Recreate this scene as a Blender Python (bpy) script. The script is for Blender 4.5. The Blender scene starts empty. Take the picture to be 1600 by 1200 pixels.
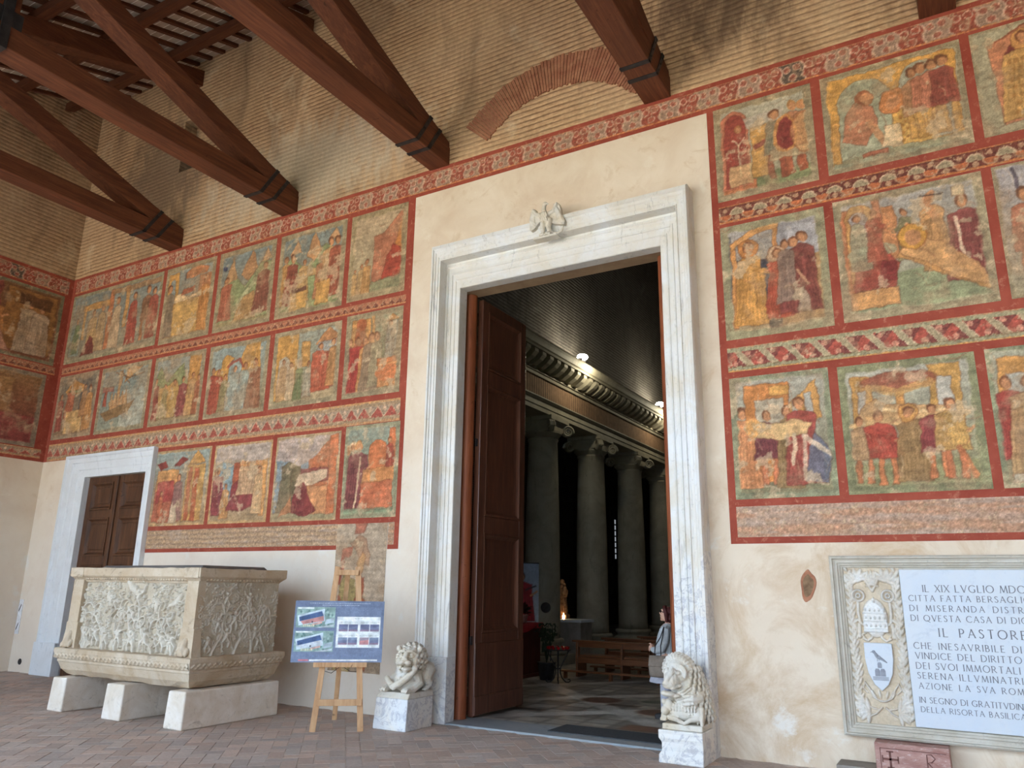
import bpy, bmesh, math, random
import numpy as np
from mathutils import Vector, Matrix

S = bpy.context.scene
COL = S.collection
# ------------------------------------------------------------------ camera
cam = bpy.data.cameras.new('camera'); camera = bpy.data.objects.new('camera', cam); COL.objects.link(camera)
cam.sensor_width = 36.0; cam.lens = 1200.5 / 1600 * 36.0; cam.clip_end = 300; cam.clip_start = 0.05
_r = Vector((0.86553763, 0.50063336, 0.01452068)); _u = Vector((0.11637609, -0.2292307, 0.96639013)); _f = Vector((-0.48713572, 0.83475717, 0.25666955))
camera.matrix_world = Matrix(((_r.x, _u.x, -_f.x, 0.0), (_r.y, _u.y, -_f.y, -9.3815), (_r.z, _u.z, -_f.z, 1.8), (0, 0, 0, 1)))
S.camera = camera
# ------------------------------------------------------------------ sky, sun, exposure
world = bpy.data.worlds.new('sky'); S.world = world; world.use_nodes = True
_wt = world.node_tree; _bg = _wt.nodes['Background']; _bg.inputs[0].default_value = (0.64, 0.82, 1.04, 1)
_tc = _wt.nodes.new('ShaderNodeTexCoord'); _sx = _wt.nodes.new('ShaderNodeSeparateXYZ'); _mr = _wt.nodes.new('ShaderNodeMapRange')   # the sky is brighter on the sun's side
_wt.links.new(_tc.outputs['Generated'], _sx.inputs[0]); _wt.links.new(_sx.outputs[0], _mr.inputs[0])
for _k, _v in ((1, -1.0), (2, 1.0), (3, 7.4), (4, 1.1)): _mr.inputs[_k].default_value = _v
_wt.links.new(_mr.outputs[0], _bg.inputs[1])
sun_d = bpy.data.lights.new('sun', 'SUN'); sun_d.energy = 24.0; sun_d.angle = 0.02; sun_d.color = (1.0, 0.94, 0.84)
sun = bpy.data.objects.new('sun', sun_d); COL.objects.link(sun)
sun.rotation_euler = Vector((0.25, -0.62, -0.78)).to_track_quat('-Z', 'Y').to_euler()   # from behind the church roof on to the square
S.view_settings.view_transform = 'Standard'; S.view_settings.look = 'None'; S.view_settings.gamma = 1.0; S.view_settings.exposure = 0.70
try: S.view_settings.use_curve_mapping = False
except Exception: pass
S.cycles.use_denoising = True
S.cycles.max_bounces = 8; S.cycles.diffuse_bounces = 6; S.cycles.glossy_bounces = 3; S.cycles.caustics_reflective = False; S.cycles.caustics_refractive = False
S.cycles.sample_clamp_indirect = 6.0

# ------------------------------------------------------------------ helpers
def lin(c):
    c = np.asarray(c, float)
    return np.where(c <= 0.04045, c / 12.92, ((np.maximum(c, 0) + 0.055) / 1.055) ** 2.4)
def L(r, g, b): return tuple(lin(np.array((r, g, b)) / 255.0)) + (1.0,)

class NT:
    def __init__(s, name):
        s.m = bpy.data.materials.new(name); s.m.use_nodes = True; s.t = s.m.node_tree
        s.b = s.t.nodes['Principled BSDF']; s.b.inputs['Specular IOR Level'].default_value = 0.25
        s.tc = s.n('ShaderNodeTexCoord')
    def n(s, typ, **kw):
        o = s.t.nodes.new(typ)
        for k, v in kw.items():
            if k in ('op', 'operation'): o.operation = v
            elif k.startswith('i_'):
                key = k[2:]; key = int(key) if key.isdigit() else key.replace('_', ' ')
                if hasattr(v, 'is_linked'): s.t.links.new(v, o.inputs[key])
                else: o.inputs[key].default_value = v
            else: setattr(o, k, v)
        return o
    def link(s, a, b): s.t.links.new(a, b)
    def pos(s, scale=(1, 1, 1)):
        g = s.n('ShaderNodeNewGeometry'); mp = s.n('ShaderNodeMapping'); s.link(g.outputs['Position'], mp.inputs[0]); mp.inputs['Scale'].default_value = scale
        return mp.outputs[0]
    def local(s, scale=(1, 1, 1)):
        mp = s.n('ShaderNodeMapping'); s.link(s.tc.outputs['Object'], mp.inputs[0]); mp.inputs['Scale'].default_value = scale
        return mp.outputs[0]
    def noise(s, vec, scale, detail=5, rough=0.6, dist=0.0):
        o = s.n('ShaderNodeTexNoise'); s.link(vec, o.inputs['Vector']); o.inputs['Scale'].default_value = scale
        o.inputs['Detail'].default_value = detail; o.inputs['Roughness'].default_value = rough; o.inputs['Distortion'].default_value = dist
        return o.outputs['Fac']
    def ramp(s, fac, stops):
        o = s.n('ShaderNodeValToRGB'); s.link(fac, o.inputs[0]); e = o.color_ramp.elements
        while len(e) < len(stops): e.new(0.5)
        for k, (p, c) in enumerate(stops):
            e[k].position = p; e[k].color = c if isinstance(c, tuple) else (c, c, c, 1)
        return o.outputs[0]
    def mix(s, fac, a, b, mode='MIX'):
        o = s.n('ShaderNodeMix'); o.data_type = 'RGBA'; o.blend_type = mode
        for sock, v in ((o.inputs[0], fac), (o.inputs[6], a), (o.inputs[7], b)):
            if hasattr(v, 'is_linked'): s.link(v, sock)
            else: sock.default_value = v
        return o.outputs[2]
    def math(s, op, a, b=None, clamp=False):
        o = s.n('ShaderNodeMath'); o.operation = op; o.use_clamp = clamp
        for k, v in enumerate((a, b)):
            if v is None: continue
            if hasattr(v, 'is_linked'): s.link(v, o.inputs[k])
            else: o.inputs[k].default_value = v
        return o.outputs[0]
    def bump(s, h, strength=0.3, dist=0.02):
        o = s.n('ShaderNodeBump'); s.link(h, o.inputs['Height']); o.inputs['Strength'].default_value = strength; o.inputs['Distance'].default_value = dist
        s.link(o.outputs[0], s.b.inputs['Normal']); return o
    def done(s, col, rough=0.85):
        if hasattr(col, 'is_linked'): s.link(col, s.b.inputs['Base Color'])
        else: s.b.inputs['Base Color'].default_value = col
        if hasattr(rough, 'is_linked'): s.link(rough, s.b.inputs['Roughness'])
        else: s.b.inputs['Roughness'].default_value = rough
        return s.m

def mottled(name, c1, c2, scale=3.0, rough=0.85, bump=0.15, c3=None, stretch=(1, 1, 1), bdist=0.01, bscale=None):
    t = NT(name); p = t.pos(stretch); f = t.noise(p, scale, 7, 0.62, 0.3)
    c = t.ramp(f, [(0.32, c1), (0.68, c2)])
    if c3:
        g = t.noise(p, scale * 4.3, 6, 0.7, 0.4); c = t.mix(t.ramp(g, [(0.56, 0.0), (0.70, 1.0)]), c, c3)
    if bump: t.bump(t.noise(p, bscale or scale * 6, 6, 0.6), bump, bdist)
    return t.done(c, rough)

class MB:
    def __init__(s): s.v = []; s.f = []; s.m = []; s.k = 0
    def add(s, vs, fs):
        o = len(s.v); s.v += [tuple(p) for p in vs]; s.f += [tuple(o + i for i in f) for f in fs]; s.m += [s.k] * len(fs); return s
    def box(s, x0, x1, y0, y1, z0, z1):
        return s.hexa([(x0, y0, z0), (x1, y0, z0), (x1, y1, z0), (x0, y1, z0)], [(x0, y0, z1), (x1, y0, z1), (x1, y1, z1), (x0, y1, z1)])
    def hexa(s, a, b):
        return s.add(list(a) + list(b), [(3, 2, 1, 0), (4, 5, 6, 7), (0, 1, 5, 4), (1, 2, 6, 5), (2, 3, 7, 6), (3, 0, 4, 7)])
    def beam(s, p, q, w, h, up=(0, 0, 1)):
        p, q = Vector(p), Vector(q); d = (q - p).normalized(); r = d.cross(Vector(up)).normalized(); u = r.cross(d)
        g = lambda c: [c - r * w / 2 - u * h / 2, c + r * w / 2 - u * h / 2, c + r * w / 2 + u * h / 2, c - r * w / 2 + u * h / 2]
        return s.hexa(g(p), g(q))
    def quad(s, a, b, c, d): return s.add([a, b, c, d], [(0, 1, 2, 3)])
    def loft(s, rings, closed=True, caps=True):
        n = len(rings[0]); o = []; [o.extend(r) for r in rings]; fs = []
        for i in range(len(rings) - 1):
            for j in range(n if closed else n - 1):
                k = (j + 1) % n; fs.append((i * n + j, i * n + k, (i + 1) * n + k, (i + 1) * n + j))
        if caps and closed: fs += [tuple(range(n))[::-1], tuple((len(rings) - 1) * n + i for i in range(n))]
        return s.add(o, fs)
    def lathe(s, prof, c=(0, 0, 0), n=32, axis='z'):
        rings = []
        for r, h in prof:
            ring = []
            for i in range(n):
                a = 2 * math.pi * i / n; x, y = r * math.cos(a), r * math.sin(a)
                p = (x, y, h) if axis == 'z' else ((h, x, y) if axis == 'x' else (y, h, x))
                ring.append((c[0] + p[0], c[1] + p[1], c[2] + p[2]))
            rings.append(ring)
        return s.loft(rings)
    def tube(s, pts, rad, n=10, round_ends=True):
        pts = [Vector(p) for p in pts]; rad = list(rad) if hasattr(rad, '__len__') else [rad] * len(pts); ext = []
        t0 = (pts[1] - pts[0]).normalized(); t1 = (pts[-1] - pts[-2]).normalized()
        P, Rr = [], []
        if round_ends:
            for a in (80, 50, 25): P.append(pts[0] - t0 * rad[0] * math.sin(math.radians(a))); Rr.append(rad[0] * math.cos(math.radians(a)))
        P += pts; Rr += rad
        if round_ends:
            for a in (25, 50, 80): P.append(pts[-1] + t1 * rad[-1] * math.sin(math.radians(a))); Rr.append(rad[-1] * math.cos(math.radians(a)))
        up = Vector((0, 0, 1)); rings = []; prev = None
        for i, p in enumerate(P):
            t = (P[min(i + 1, len(P) - 1)] - P[max(i - 1, 0)]); t = t.normalized() if t.length > 1e-9 else t0
            if prev is None:
                x = t.cross(up);  x = t.cross(Vector((1, 0, 0))) if x.length < 1e-3 else x
            else: x = prev - t * prev.dot(t)
            x = x.normalized(); y = t.cross(x); prev = x
            rings.append([p + (x * math.cos(2 * math.pi * k / n) + y * math.sin(2 * math.pi * k / n)) * Rr[i] for k in range(n)])
        return s.loft(rings)
    def ell(s, c, r, rot=None, n=16, m=10):
        M = rot if rot is not None else Matrix.Identity(3); rings = []
        for i in range(m + 1):
            a = -math.pi / 2 + math.pi * i / m; a = max(-1.52, min(1.52, a)); rings.append([Vector(c) + M @ Vector((r[0] * math.cos(a) * math.cos(2 * math.pi * k / n), r[1] * math.cos(a) * math.sin(2 * math.pi * k / n), r[2] * math.sin(a))) for k in range(n)])
        return s.loft(rings)
    def prism(s, poly, y0, y1):            # outline in x,z extruded along y
        n = len(poly); a = [(x, y0, z) for x, z in poly]; b = [(x, y1, z) for x, z in poly]
        return s.add(a + b, [tuple(range(n)), tuple(range(2 * n - 1, n - 1, -1))] + [(i, i + n, (i + 1) % n + n, (i + 1) % n) for i in range(n)])

def wloc(o):
    p = Vector((0, 0, 0))
    while o is not None: p += o.location; o = o.parent
    return p
def obj(name, mb, mat=None, parent=None, smooth=False, bevel=0.0, seg=2, loc=None, sub=0):
    me = bpy.data.meshes.new(name); v = np.array([tuple(p) for p in mb.v], float)
    if loc is None:
        base = wloc(parent) if parent else Vector(((v[:, 0].min() + v[:, 0].max()) / 2, (v[:, 1].min() + v[:, 1].max()) / 2, v[:, 2].min()))
        place = Vector((0, 0, 0)) if parent else base
    else: base = Vector(loc); place = base - (wloc(parent) if parent else Vector((0, 0, 0)))
    v = v - np.array(base); me.from_pydata([tuple(p) for p in v], [], mb.f)
    for m in (mat if isinstance(mat, (list, tuple)) else [mat]):
        if m: me.materials.append(m)
    if any(mb.m): me.polygons.foreach_set('material_index', mb.m)
    me.validate(); b = bmesh.new(); b.from_mesh(me); bmesh.ops.recalc_face_normals(b, faces=b.faces[:]); b.to_mesh(me); b.free()
    if smooth: me.polygons.foreach_set('use_smooth', [True] * len(me.polygons))
    o = bpy.data.objects.new(name, me); COL.objects.link(o); o.parent = parent; o.location = place
    if bevel:
        d = o.modifiers.new('bevel', 'BEVEL'); d.width = bevel; d.segments = seg; d.limit_method = 'ANGLE'; d.angle_limit = 0.6
    if sub: d = o.modifiers.new('sub', 'SUBSURF'); d.levels = sub; d.render_levels = sub
    return o
def sculpt(name, mb, mat, parent=None, voxel=0.012, smooth=3, disp=0.0, dscale=0.05, loc=None):
    o = obj(name, mb, mat, parent, smooth=True, loc=loc)
    r = o.modifiers.new('remesh', 'REMESH'); r.mode = 'VOXEL'; r.voxel_size = voxel; r.use_smooth_shade = True
    if smooth: q = o.modifiers.new('smooth', 'SMOOTH'); q.iterations = smooth; q.factor = 0.5
    if disp:
        tx = bpy.data.textures.new(name, 'CLOUDS'); tx.noise_scale = dscale; tx.noise_depth = 3
        q = o.modifiers.new('disp', 'DISPLACE'); q.texture = tx; q.strength = disp; q.mid_level = 0.5
    return o
def tag(o, label, cat, group=None, kind=None):
    o['label'] = label; o['category'] = cat
    if group: o['group'] = group
    if kind: o['kind'] = kind
    return o
def thing(name, loc, label, cat, group=None):
    o = bpy.data.objects.new(name, None); COL.objects.link(o); o.location = loc; o.empty_display_size = 0.2
    return tag(o, label, cat, group)
def struct(o): o['kind'] = 'structure'; return o
def copy_tree(o, parent=None):
    c = o.copy(); COL.objects.link(c); c.parent = parent
    for ch in list(o.children): copy_tree(ch, c)
    return c

# value noise on numpy grids -------------------------------------------------
def vnoise(rng, ny, nx, cy, cx):
    g = rng.random((int(cy) + 3, int(cx) + 3)); y = np.linspace(0, cy, ny); x = np.linspace(0, cx, nx)
    iy, ix = y.astype(int), x.astype(int); fy, fx = (y - iy)[:, None], (x - ix)[None, :]; fy = fy * fy * (3 - 2 * fy); fx = fx * fx * (3 - 2 * fx)
    a = g[np.ix_(iy, ix)]; b = g[np.ix_(iy, ix + 1)]; c = g[np.ix_(iy + 1, ix)]; d = g[np.ix_(iy + 1, ix + 1)]
    return (a * (1 - fx) + b * fx) * (1 - fy) + (c * (1 - fx) + d * fx) * fy
def fbm(rng, ny, nx, cy, cx, o=5, g=0.55):
    r = np.zeros((ny, nx)); a = 1.0; t = 0.0
    for k in range(o):
        r += a * vnoise(rng, ny, nx, max(1, cy * 2 ** k), max(1, cx * 2 ** k)); t += a; a *= g
    return r / t
def grid_mesh(name, P, col, mat, parent=None, loc=None, smooth=False):
    """P: (ny,nx,3) world points, col: (ny,nx,3) sRGB 0..1 or None."""
    ny, nx = P.shape[:2]; me = bpy.data.meshes.new(name); v = P.reshape(-1, 3).copy()
    if loc is None: base = np.array(wloc(parent)) if parent else np.array((v[:, 0].mean(), v[:, 1].mean(), v[:, 2].min()))
    else: base = np.array(loc, float)
    i = np.arange(ny * nx).reshape(ny, nx); f = np.stack([i[:-1, :-1], i[:-1, 1:], i[1:, 1:], i[1:, :-1]], -1).reshape(-1, 4)
    me.vertices.add(len(v)); me.vertices.foreach_set('co', (v - base).ravel())
    me.loops.add(f.size); me.loops.foreach_set('vertex_index', f.ravel().astype(np.int32)); me.polygons.add(len(f))
    me.polygons.foreach_set('loop_start', np.arange(0, f.size, 4, dtype=np.int32)); me.polygons.foreach_set('loop_total', np.full(len(f), 4, np.int32))
    me.update(calc_edges=True)
    if smooth: me.polygons.foreach_set('use_smooth', [True] * len(f))
    if col is not None:
        a = me.color_attributes.new('paint', 'FLOAT_COLOR', 'POINT'); c = np.ones((ny * nx, 4), np.float32); c[:, :3] = lin(np.clip(col, 0, 1)).reshape(-1, 3); a.data.foreach_set('color', c.ravel())
    me.materials.append(mat); o = bpy.data.objects.new(name, me); COL.objects.link(o); o.parent = parent
    o.location = (0, 0, 0) if (parent and loc is None) else (Vector(base) - (wloc(parent) if parent else Vector((0, 0, 0))))
    return o

# ------------------------------------------------------------------ materials
def mat_paint(name, rough=0.9, bump=0.12, gain=1.0):
    t = NT(name); a = t.n('ShaderNodeVertexColor'); a.layer_name = 'paint'
    p = t.pos(); f = t.noise(p, 18, 6, 0.7); g = t.noise(p, 70, 4, 0.6)
    c = t.mix(1.0, a.outputs[0], t.ramp(f, [(0.3, 0.82 * gain), (0.7, 1.12 * gain)]), 'MULTIPLY')
    c = t.mix(1.0, c, t.ramp(g, [(0.3, 0.88), (0.7, 1.08)]), 'MULTIPLY')
    t.bump(t.noise(p, 30, 6, 0.65), bump, 0.01); return t.done(c, rough)
M_FRESCO = mat_paint('fresco_paint', gain=0.95)
def mat_patina(name, rough=0.6):
    t = NT(name); a = t.n('ShaderNodeVertexColor'); a.layer_name = 'paint'; p = t.pos()
    c = t.mix(t.ramp(t.noise(p, 2.6, 7, 0.65, 0.8), [(0.40, 0.0), (0.70, 0.55)]), a.outputs[0], L(150, 132, 108))
    c = t.mix(1.0, c, t.ramp(t.noise(p, 40, 5, 0.7), [(0.3, 0.86), (0.7, 1.1)]), 'MULTIPLY'); t.bump(t.noise(p, 50, 6, 0.7), 0.2, 0.008); return t.done(c, rough)
M_PATINA = mat_patina('stained_marble_relief')
M_PRINT = mat_paint('printed_sheet', 0.55, 0.0)

def mat_brick(name, tint=1.0, axis='x', gray=0.0, patches=()):
    t = NT(name); p = t.pos(); sx = t.n('ShaderNodeSeparateXYZ'); t.link(p, sx.inputs[0])
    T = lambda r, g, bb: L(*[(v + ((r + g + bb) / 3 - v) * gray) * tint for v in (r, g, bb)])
    wob = t.math('MULTIPLY', t.math('SUBTRACT', t.noise(p, 0.7, 3), 0.5), 0.07); zz = t.math('ADD', sx.outputs[2], wob)
    w = t.math('DIVIDE', t.math('PINGPONG', zz, 0.045), 0.045)                                  # courses about 9 cm high with raked joints
    fine = t.noise(t.pos((2.2, 2.2, 14.0)), 2.6, 5, 0.65)                                        # single bricks along a course
    w2 = t.math('ADD', w, t.math('MULTIPLY', t.math('SUBTRACT', fine, 0.5), 0.6))
    brick = t.mix(t.ramp(fine, [(0.35, 0.0), (0.65, 1.0)]), T(156, 122, 90), T(188, 157, 122))
    c = t.mix(t.ramp(w2, [(0.18, 0.0), (0.42, 1.0)]), T(120, 92, 69), brick)
    c = t.mix(t.ramp(t.noise(p, 0.55, 6, 0.6, 0.6), [(0.42, 0.0), (0.64, 0.65)]), c, T(176, 148, 116))
    st = t.noise(t.pos((1.3, 1.3, 0.45)), 0.9, 6, 0.6, 0.8)                                      # damp and soot stains
    c = t.mix(t.ramp(st, [(0.52, 0.0), (0.74, 0.7)]), c, T(98, 76, 58))
    pale = t.noise(p, 0.8, 6, 0.7, 1.0); c = t.mix(t.ramp(pale, [(0.58, 0.0), (0.70, 0.55)]), c, T(196, 176, 146))
    for ctr, rad, colr, vs in patches:                                                           # local soot streaks and smeared mortar
        d = t.n('ShaderNodeVectorMath'); d.operation = 'DISTANCE'; mp = t.n('ShaderNodeMapping'); t.link(p, mp.inputs[0]); mp.inputs['Scale'].default_value = vs; t.link(mp.outputs[0], d.inputs[0]); d.inputs[1].default_value = tuple(a * b for a, b in zip(ctr, vs))
        f = t.math('ADD', t.math('DIVIDE', d.outputs['Value'], rad), t.math('MULTIPLY', t.math('SUBTRACT', t.noise(t.pos((2.4, 2.4, 0.9)), 1.6, 7, 0.7, 0.5), 0.5), 1.9))
        c = t.mix(t.ramp(f, [(0.45, 0.72), (0.95, 0.0)]), c, T(*colr))
    c = t.mix(1.0, c, t.ramp(t.noise(p, 16, 5, 0.7), [(0.3, 0.82), (0.7, 1.14)]), 'MULTIPLY')
    h = t.math('ADD', w2, t.math('MULTIPLY', t.noise(p, 22, 5, 0.7), 0.6))
    t.bump(h, 0.42, 0.022); return t.done(c, 0.95)
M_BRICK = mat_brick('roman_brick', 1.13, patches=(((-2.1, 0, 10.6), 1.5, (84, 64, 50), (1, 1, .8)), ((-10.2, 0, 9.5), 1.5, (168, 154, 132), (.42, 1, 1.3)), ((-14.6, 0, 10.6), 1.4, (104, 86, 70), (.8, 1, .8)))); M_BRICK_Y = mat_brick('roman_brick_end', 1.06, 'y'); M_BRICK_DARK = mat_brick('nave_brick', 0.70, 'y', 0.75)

def mat_plaster(name):
    t = NT(name); p = t.pos(); f = t.noise(p, 1.1, 7, 0.62, 0.5)
    c = t.ramp(f, [(0.30, L(212, 190, 166)), (0.52, L(223, 206, 184)), (0.72, L(231, 217, 198))])
    g = t.noise(p, 3.2, 7, 0.7, 0.8); c = t.mix(t.ramp(g, [(0.57, 0.0), (0.72, 0.75)]), c, L(204, 178, 146))
    w = t.noise(p, 2.3, 6, 0.68, 0.4); c = t.mix(t.ramp(w, [(0.60, 0.0), (0.72, 0.5)]), c, L(236, 228, 212))
    sx = t.n('ShaderNodeSeparateXYZ'); t.link(p, sx.inputs[0])                     # lower wall painted paler and greyer, imitating the cooler light low down
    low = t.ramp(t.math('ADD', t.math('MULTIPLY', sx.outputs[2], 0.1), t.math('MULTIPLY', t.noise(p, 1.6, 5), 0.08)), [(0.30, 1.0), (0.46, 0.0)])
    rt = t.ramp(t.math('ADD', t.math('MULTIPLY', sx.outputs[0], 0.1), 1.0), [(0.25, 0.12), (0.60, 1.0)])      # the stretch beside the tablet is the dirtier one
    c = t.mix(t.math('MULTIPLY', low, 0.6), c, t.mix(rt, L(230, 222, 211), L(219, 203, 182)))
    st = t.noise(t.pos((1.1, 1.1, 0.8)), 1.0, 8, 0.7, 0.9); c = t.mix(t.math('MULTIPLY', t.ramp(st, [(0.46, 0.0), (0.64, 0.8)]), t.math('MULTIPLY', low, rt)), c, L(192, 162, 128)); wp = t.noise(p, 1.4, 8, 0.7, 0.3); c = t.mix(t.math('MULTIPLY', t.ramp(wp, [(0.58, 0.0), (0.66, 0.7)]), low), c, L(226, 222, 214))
    t.bump(t.noise(p, 14, 8, 0.65), 0.16, 0.012); return t.done(c, 0.93)
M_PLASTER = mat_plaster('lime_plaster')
M_RED = mottled('red_ochre', L(140, 62, 48), L(164, 82, 64), 2.6, 0.92, 0.1, L(184, 118, 94))

def mat_marble(name, base, warm, dark, scale=1.0, rough=0.55, streak=True, blue=None):
    t = NT(name); p = t.pos(); q = t.pos((3.2, 3.2, 0.55)) if streak else p
    c = t.mix(t.ramp(t.noise(p, 1.7 * scale, 7, 0.62, 0.8), [(0.34, 0.0), (0.66, 1.0)]), base, warm)
    c = t.mix(t.ramp(t.noise(q, 2.4 * scale, 8, 0.72, 1.2), [(0.57, 0.0), (0.70, 0.7)]), c, dark)
    c = t.mix(t.ramp(t.noise(p, 14 * scale, 6, 0.75), [(0.58, 0.0), (0.72, 0.5)]), c, dark)
    if blue:
        v = t.noise(p, 4.5, 8, 0.72, 2.6); c = t.mix(t.ramp(v, [(0.50, 0.0), (0.58, 0.45), (0.66, 0.0)]), c, blue)
    t.bump(t.noise(p, 26 * scale, 7, 0.7), 0.22, 0.012); return t.done(c, rough)
M_MARBLE = mat_marble('weathered_white_marble', L(224, 224, 224), L(214, 206, 192), L(146, 142, 138))
M_MARBLE_BLUE = mat_marble('grey_veined_marble', L(216, 218, 220), L(226, 220, 210), L(160, 160, 168), 1.0, 0.5, True, L(120, 118, 140))
M_STATUE = mat_marble('carved_marble', L(214, 210, 202), L(204, 190, 166), L(138, 124, 106), 1.6, 0.6, False)
M_SARC = mat_marble('sarcophagus_marble', L(200, 186, 166), L(178, 156, 128), L(112, 95, 77), 1.4, 0.65, False)
M_TRAV = mat_marble('travertine_block', L(228, 220, 210), L(210, 196, 178), L(158, 146, 132), 1.8, 0.75, False)
M_DOORMARBLE = mat_marble('pale_marble_frame', L(224, 228, 232), L(216, 218, 220), L(170, 176, 182), 1.0, 0.5)
M_SLAB = mat_marble('threshold_marble', L(138, 146, 152), L(152, 156, 158), L(106, 112, 118), 1.2, 0.4, False)
M_TABLET = mat_marble('tablet_white_marble', L(196, 204, 214), L(204, 208, 212), L(176, 184, 196), 0.9, 0.35, False)
M_TABFRAME = mat_marble('tablet_frame_marble', L(196, 190, 178), L(176, 166, 148), L(122, 112, 102), 1.4, 0.5, False)
M_REDSTONE = mottled('red_breccia', L(150, 106, 96), L(184, 146, 134), 5, 0.6, 0.1, L(204, 184, 176), (1, 1, 3))
M_GREYSTONE = mottled('grey_stone', L(120, 112, 104), L(150, 142, 132), 4, 0.8, 0.15)
M_LID = mottled('lead_lid', L(86, 82, 80), L(110, 106, 104), 3, 0.6, 0.1)

def mat_wood(name, c1, c2, c3, axis=2, rough=0.5, sc=1.0, spec=0.3):
    t = NT(name); s = [9.0, 9.0, 9.0]; s[axis] = 0.7; p = t.pos(tuple(v * sc for v in s))
    f = t.noise(p, 1.6, 7, 0.6, 1.2); c = t.ramp(f, [(0.30, c1), (0.52, c2), (0.74, c3)])
    c = t.mix(t.ramp(t.noise(t.pos(), 1.3, 5, 0.6), [(0.42, 0.0), (0.70, 0.45)]), c, c1)
    k = t.noise(t.pos((1.2, 1.2, 1.2)), 5.5, 3, 0.5, 2.0); c = t.mix(t.ramp(k, [(0.68, 0.0), (0.76, 0.7)]), c, tuple(v * 0.35 for v in c1[:3]) + (1,))
    t.bump(f, 0.12, 0.01); t.b.inputs['Specular IOR Level'].default_value = spec; return t.done(c, rough)
M_BEAM_Y = mat_wood('stained_beam', L(80, 44, 28), L(102, 58, 37), L(124, 74, 48), 1, 0.7)
M_BEAM_X = mat_wood('stained_purlin', L(80, 44, 28), L(102, 58, 37), L(124, 74, 48), 0, 0.7)
M_POST = mat_wood('orange_brown_wood', L(112, 58, 34), L(142, 78, 48), L(160, 94, 60), 2, 0.5)
M_LEAF = mat_wood('dark_walnut', L(74, 46, 35), L(100, 62, 46), L(120, 78, 58), 2, 0.34, 1.0, 0.5)
M_DOOR2 = mat_wood('brown_door_wood', L(64, 40, 27), L(90, 58, 38), L(110, 74, 50), 2, 0.45)
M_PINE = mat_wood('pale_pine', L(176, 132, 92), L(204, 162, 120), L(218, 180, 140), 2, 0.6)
M_PEW = mat_wood('pew_wood', L(94, 54, 30), L(126, 76, 44), L(150, 96, 58), 0, 0.35, 1.0, 0.5)
M_IRON = mottled('black_iron', L(34, 32, 34), L(56, 52, 52), 9, 0.5, 0.15)
M_TILE = None
def mat_tile():
    t = NT('roof_tile_deck'); p = t.pos(); b = t.n('ShaderNodeTexBrick'); t.link(p, b.inputs['Vector']); b.offset = 0.0
    for k, v in (('Scale', 1.0), ('Brick Width', 0.42), ('Row Height', 0.19), ('Mortar Size', 0.008), ('Mortar Smooth', 0.1), ('Bias', 0.0)): b.inputs[k].default_value = v
    b.inputs['Color1'].default_value = L(170, 150, 132); b.inputs['Color2'].default_value = L(206, 190, 172); b.inputs['Mortar'].default_value = L(250, 246, 236)
    c = t.mix(1.0, b.outputs['Color'], t.ramp(t.noise(p, 7, 5, 0.7), [(0.3, 0.75), (0.7, 1.15)]), 'MULTIPLY'); return t.done(c, 0.9)
M_TILE = mat_tile()
def plain(name, c, rough=0.6, metal=0.0, emit=None, es=0.0):
    t = NT(name); t.b.inputs['Metallic'].default_value = metal
    if emit: t.b.inputs['Emission Color'].default_value = emit; t.b.inputs['Emission Strength'].default_value = es
    f = t.noise(t.pos(), 20, 4); c2 = tuple(min(1, v * 1.15) for v in c[:3]) + (1,); c1 = tuple(v * 0.85 for v in c[:3]) + (1,)
    return t.done(t.ramp(f, [(0.35, c1), (0.65, c2)]), rough)
# ================================================================== SETTING
XL, XR = -17.42, 7.0
def wall_cells(mb, xs, zs, holes, y0, y1, kind):
    for i in range(len(xs) - 1):
        for j in range(len(zs) - 1):
            x0, x1, z0, z1 = xs[i], xs[i + 1], zs[j], zs[j + 1]; cx, cz = (x0 + x1) / 2, (z0 + z1) / 2
            if any(h[0] < cx < h[1] and h[2] < cz < h[3] for h in holes): continue
            mb.k = kind(cz); mb.quad((x0, y0, z0), (x1, y0, z0), (x1, y0, z1), (x0, y0, z1)); mb.quad((x0, y1, z0), (x1, y1, z0), (x1, y1, z1), (x0, y1, z1))
    for hx0, hx1, hz0, hz1 in holes:
        mb.k = kind((hz0 + hz1) / 2)
        mb.quad((hx0, y0, hz0), (hx0, y1, hz0), (hx0, y1, hz1), (hx0, y0, hz1)); mb.quad((hx1, y0, hz0), (hx1, y1, hz0), (hx1, y1, hz1), (hx1, y0, hz1))
        mb.quad((hx0, y0, hz1), (hx1, y0, hz1), (hx1, y1, hz1), (hx0, y1, hz1))
HOLE_MAIN = (-6.72, -2.80, -0.5, 6.60); HOLE_SIDE = (-15.74, -13.72, -0.5, 3.92); SLOT = (-14.05, -13.52, 10.53, 11.80)
w = MB()
xs = sorted({XL, XR, *HOLE_MAIN[:2], *HOLE_SIDE[:2], *SLOT[:2]}); zs = sorted({-0.1, 8.64, 15.0, HOLE_MAIN[3], HOLE_SIDE[3], SLOT[2], SLOT[3]})
wall_cells(w, xs, zs, [HOLE_MAIN, HOLE_SIDE, SLOT], 0.0, 0.42, lambda z: 1 if z > 8.64 else 0)
w.k = 1; w.quad((SLOT[0], .30, SLOT[2]), (SLOT[1], .30, SLOT[2]), (SLOT[1], .30, SLOT[3]), (SLOT[0], .30, SLOT[3]))
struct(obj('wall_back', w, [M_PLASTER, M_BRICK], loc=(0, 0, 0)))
w = MB(); w.k = 0; w.quad((XL, -11.3, -0.1), (XL, 0, -0.1), (XL, 0, 8.60), (XL, -11.3, 8.60)); w.k = 1; w.quad((XL, -11.3, 8.60), (XL, 0, 8.60), (XL, 0, 15), (XL, -11.3, 15))
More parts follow.
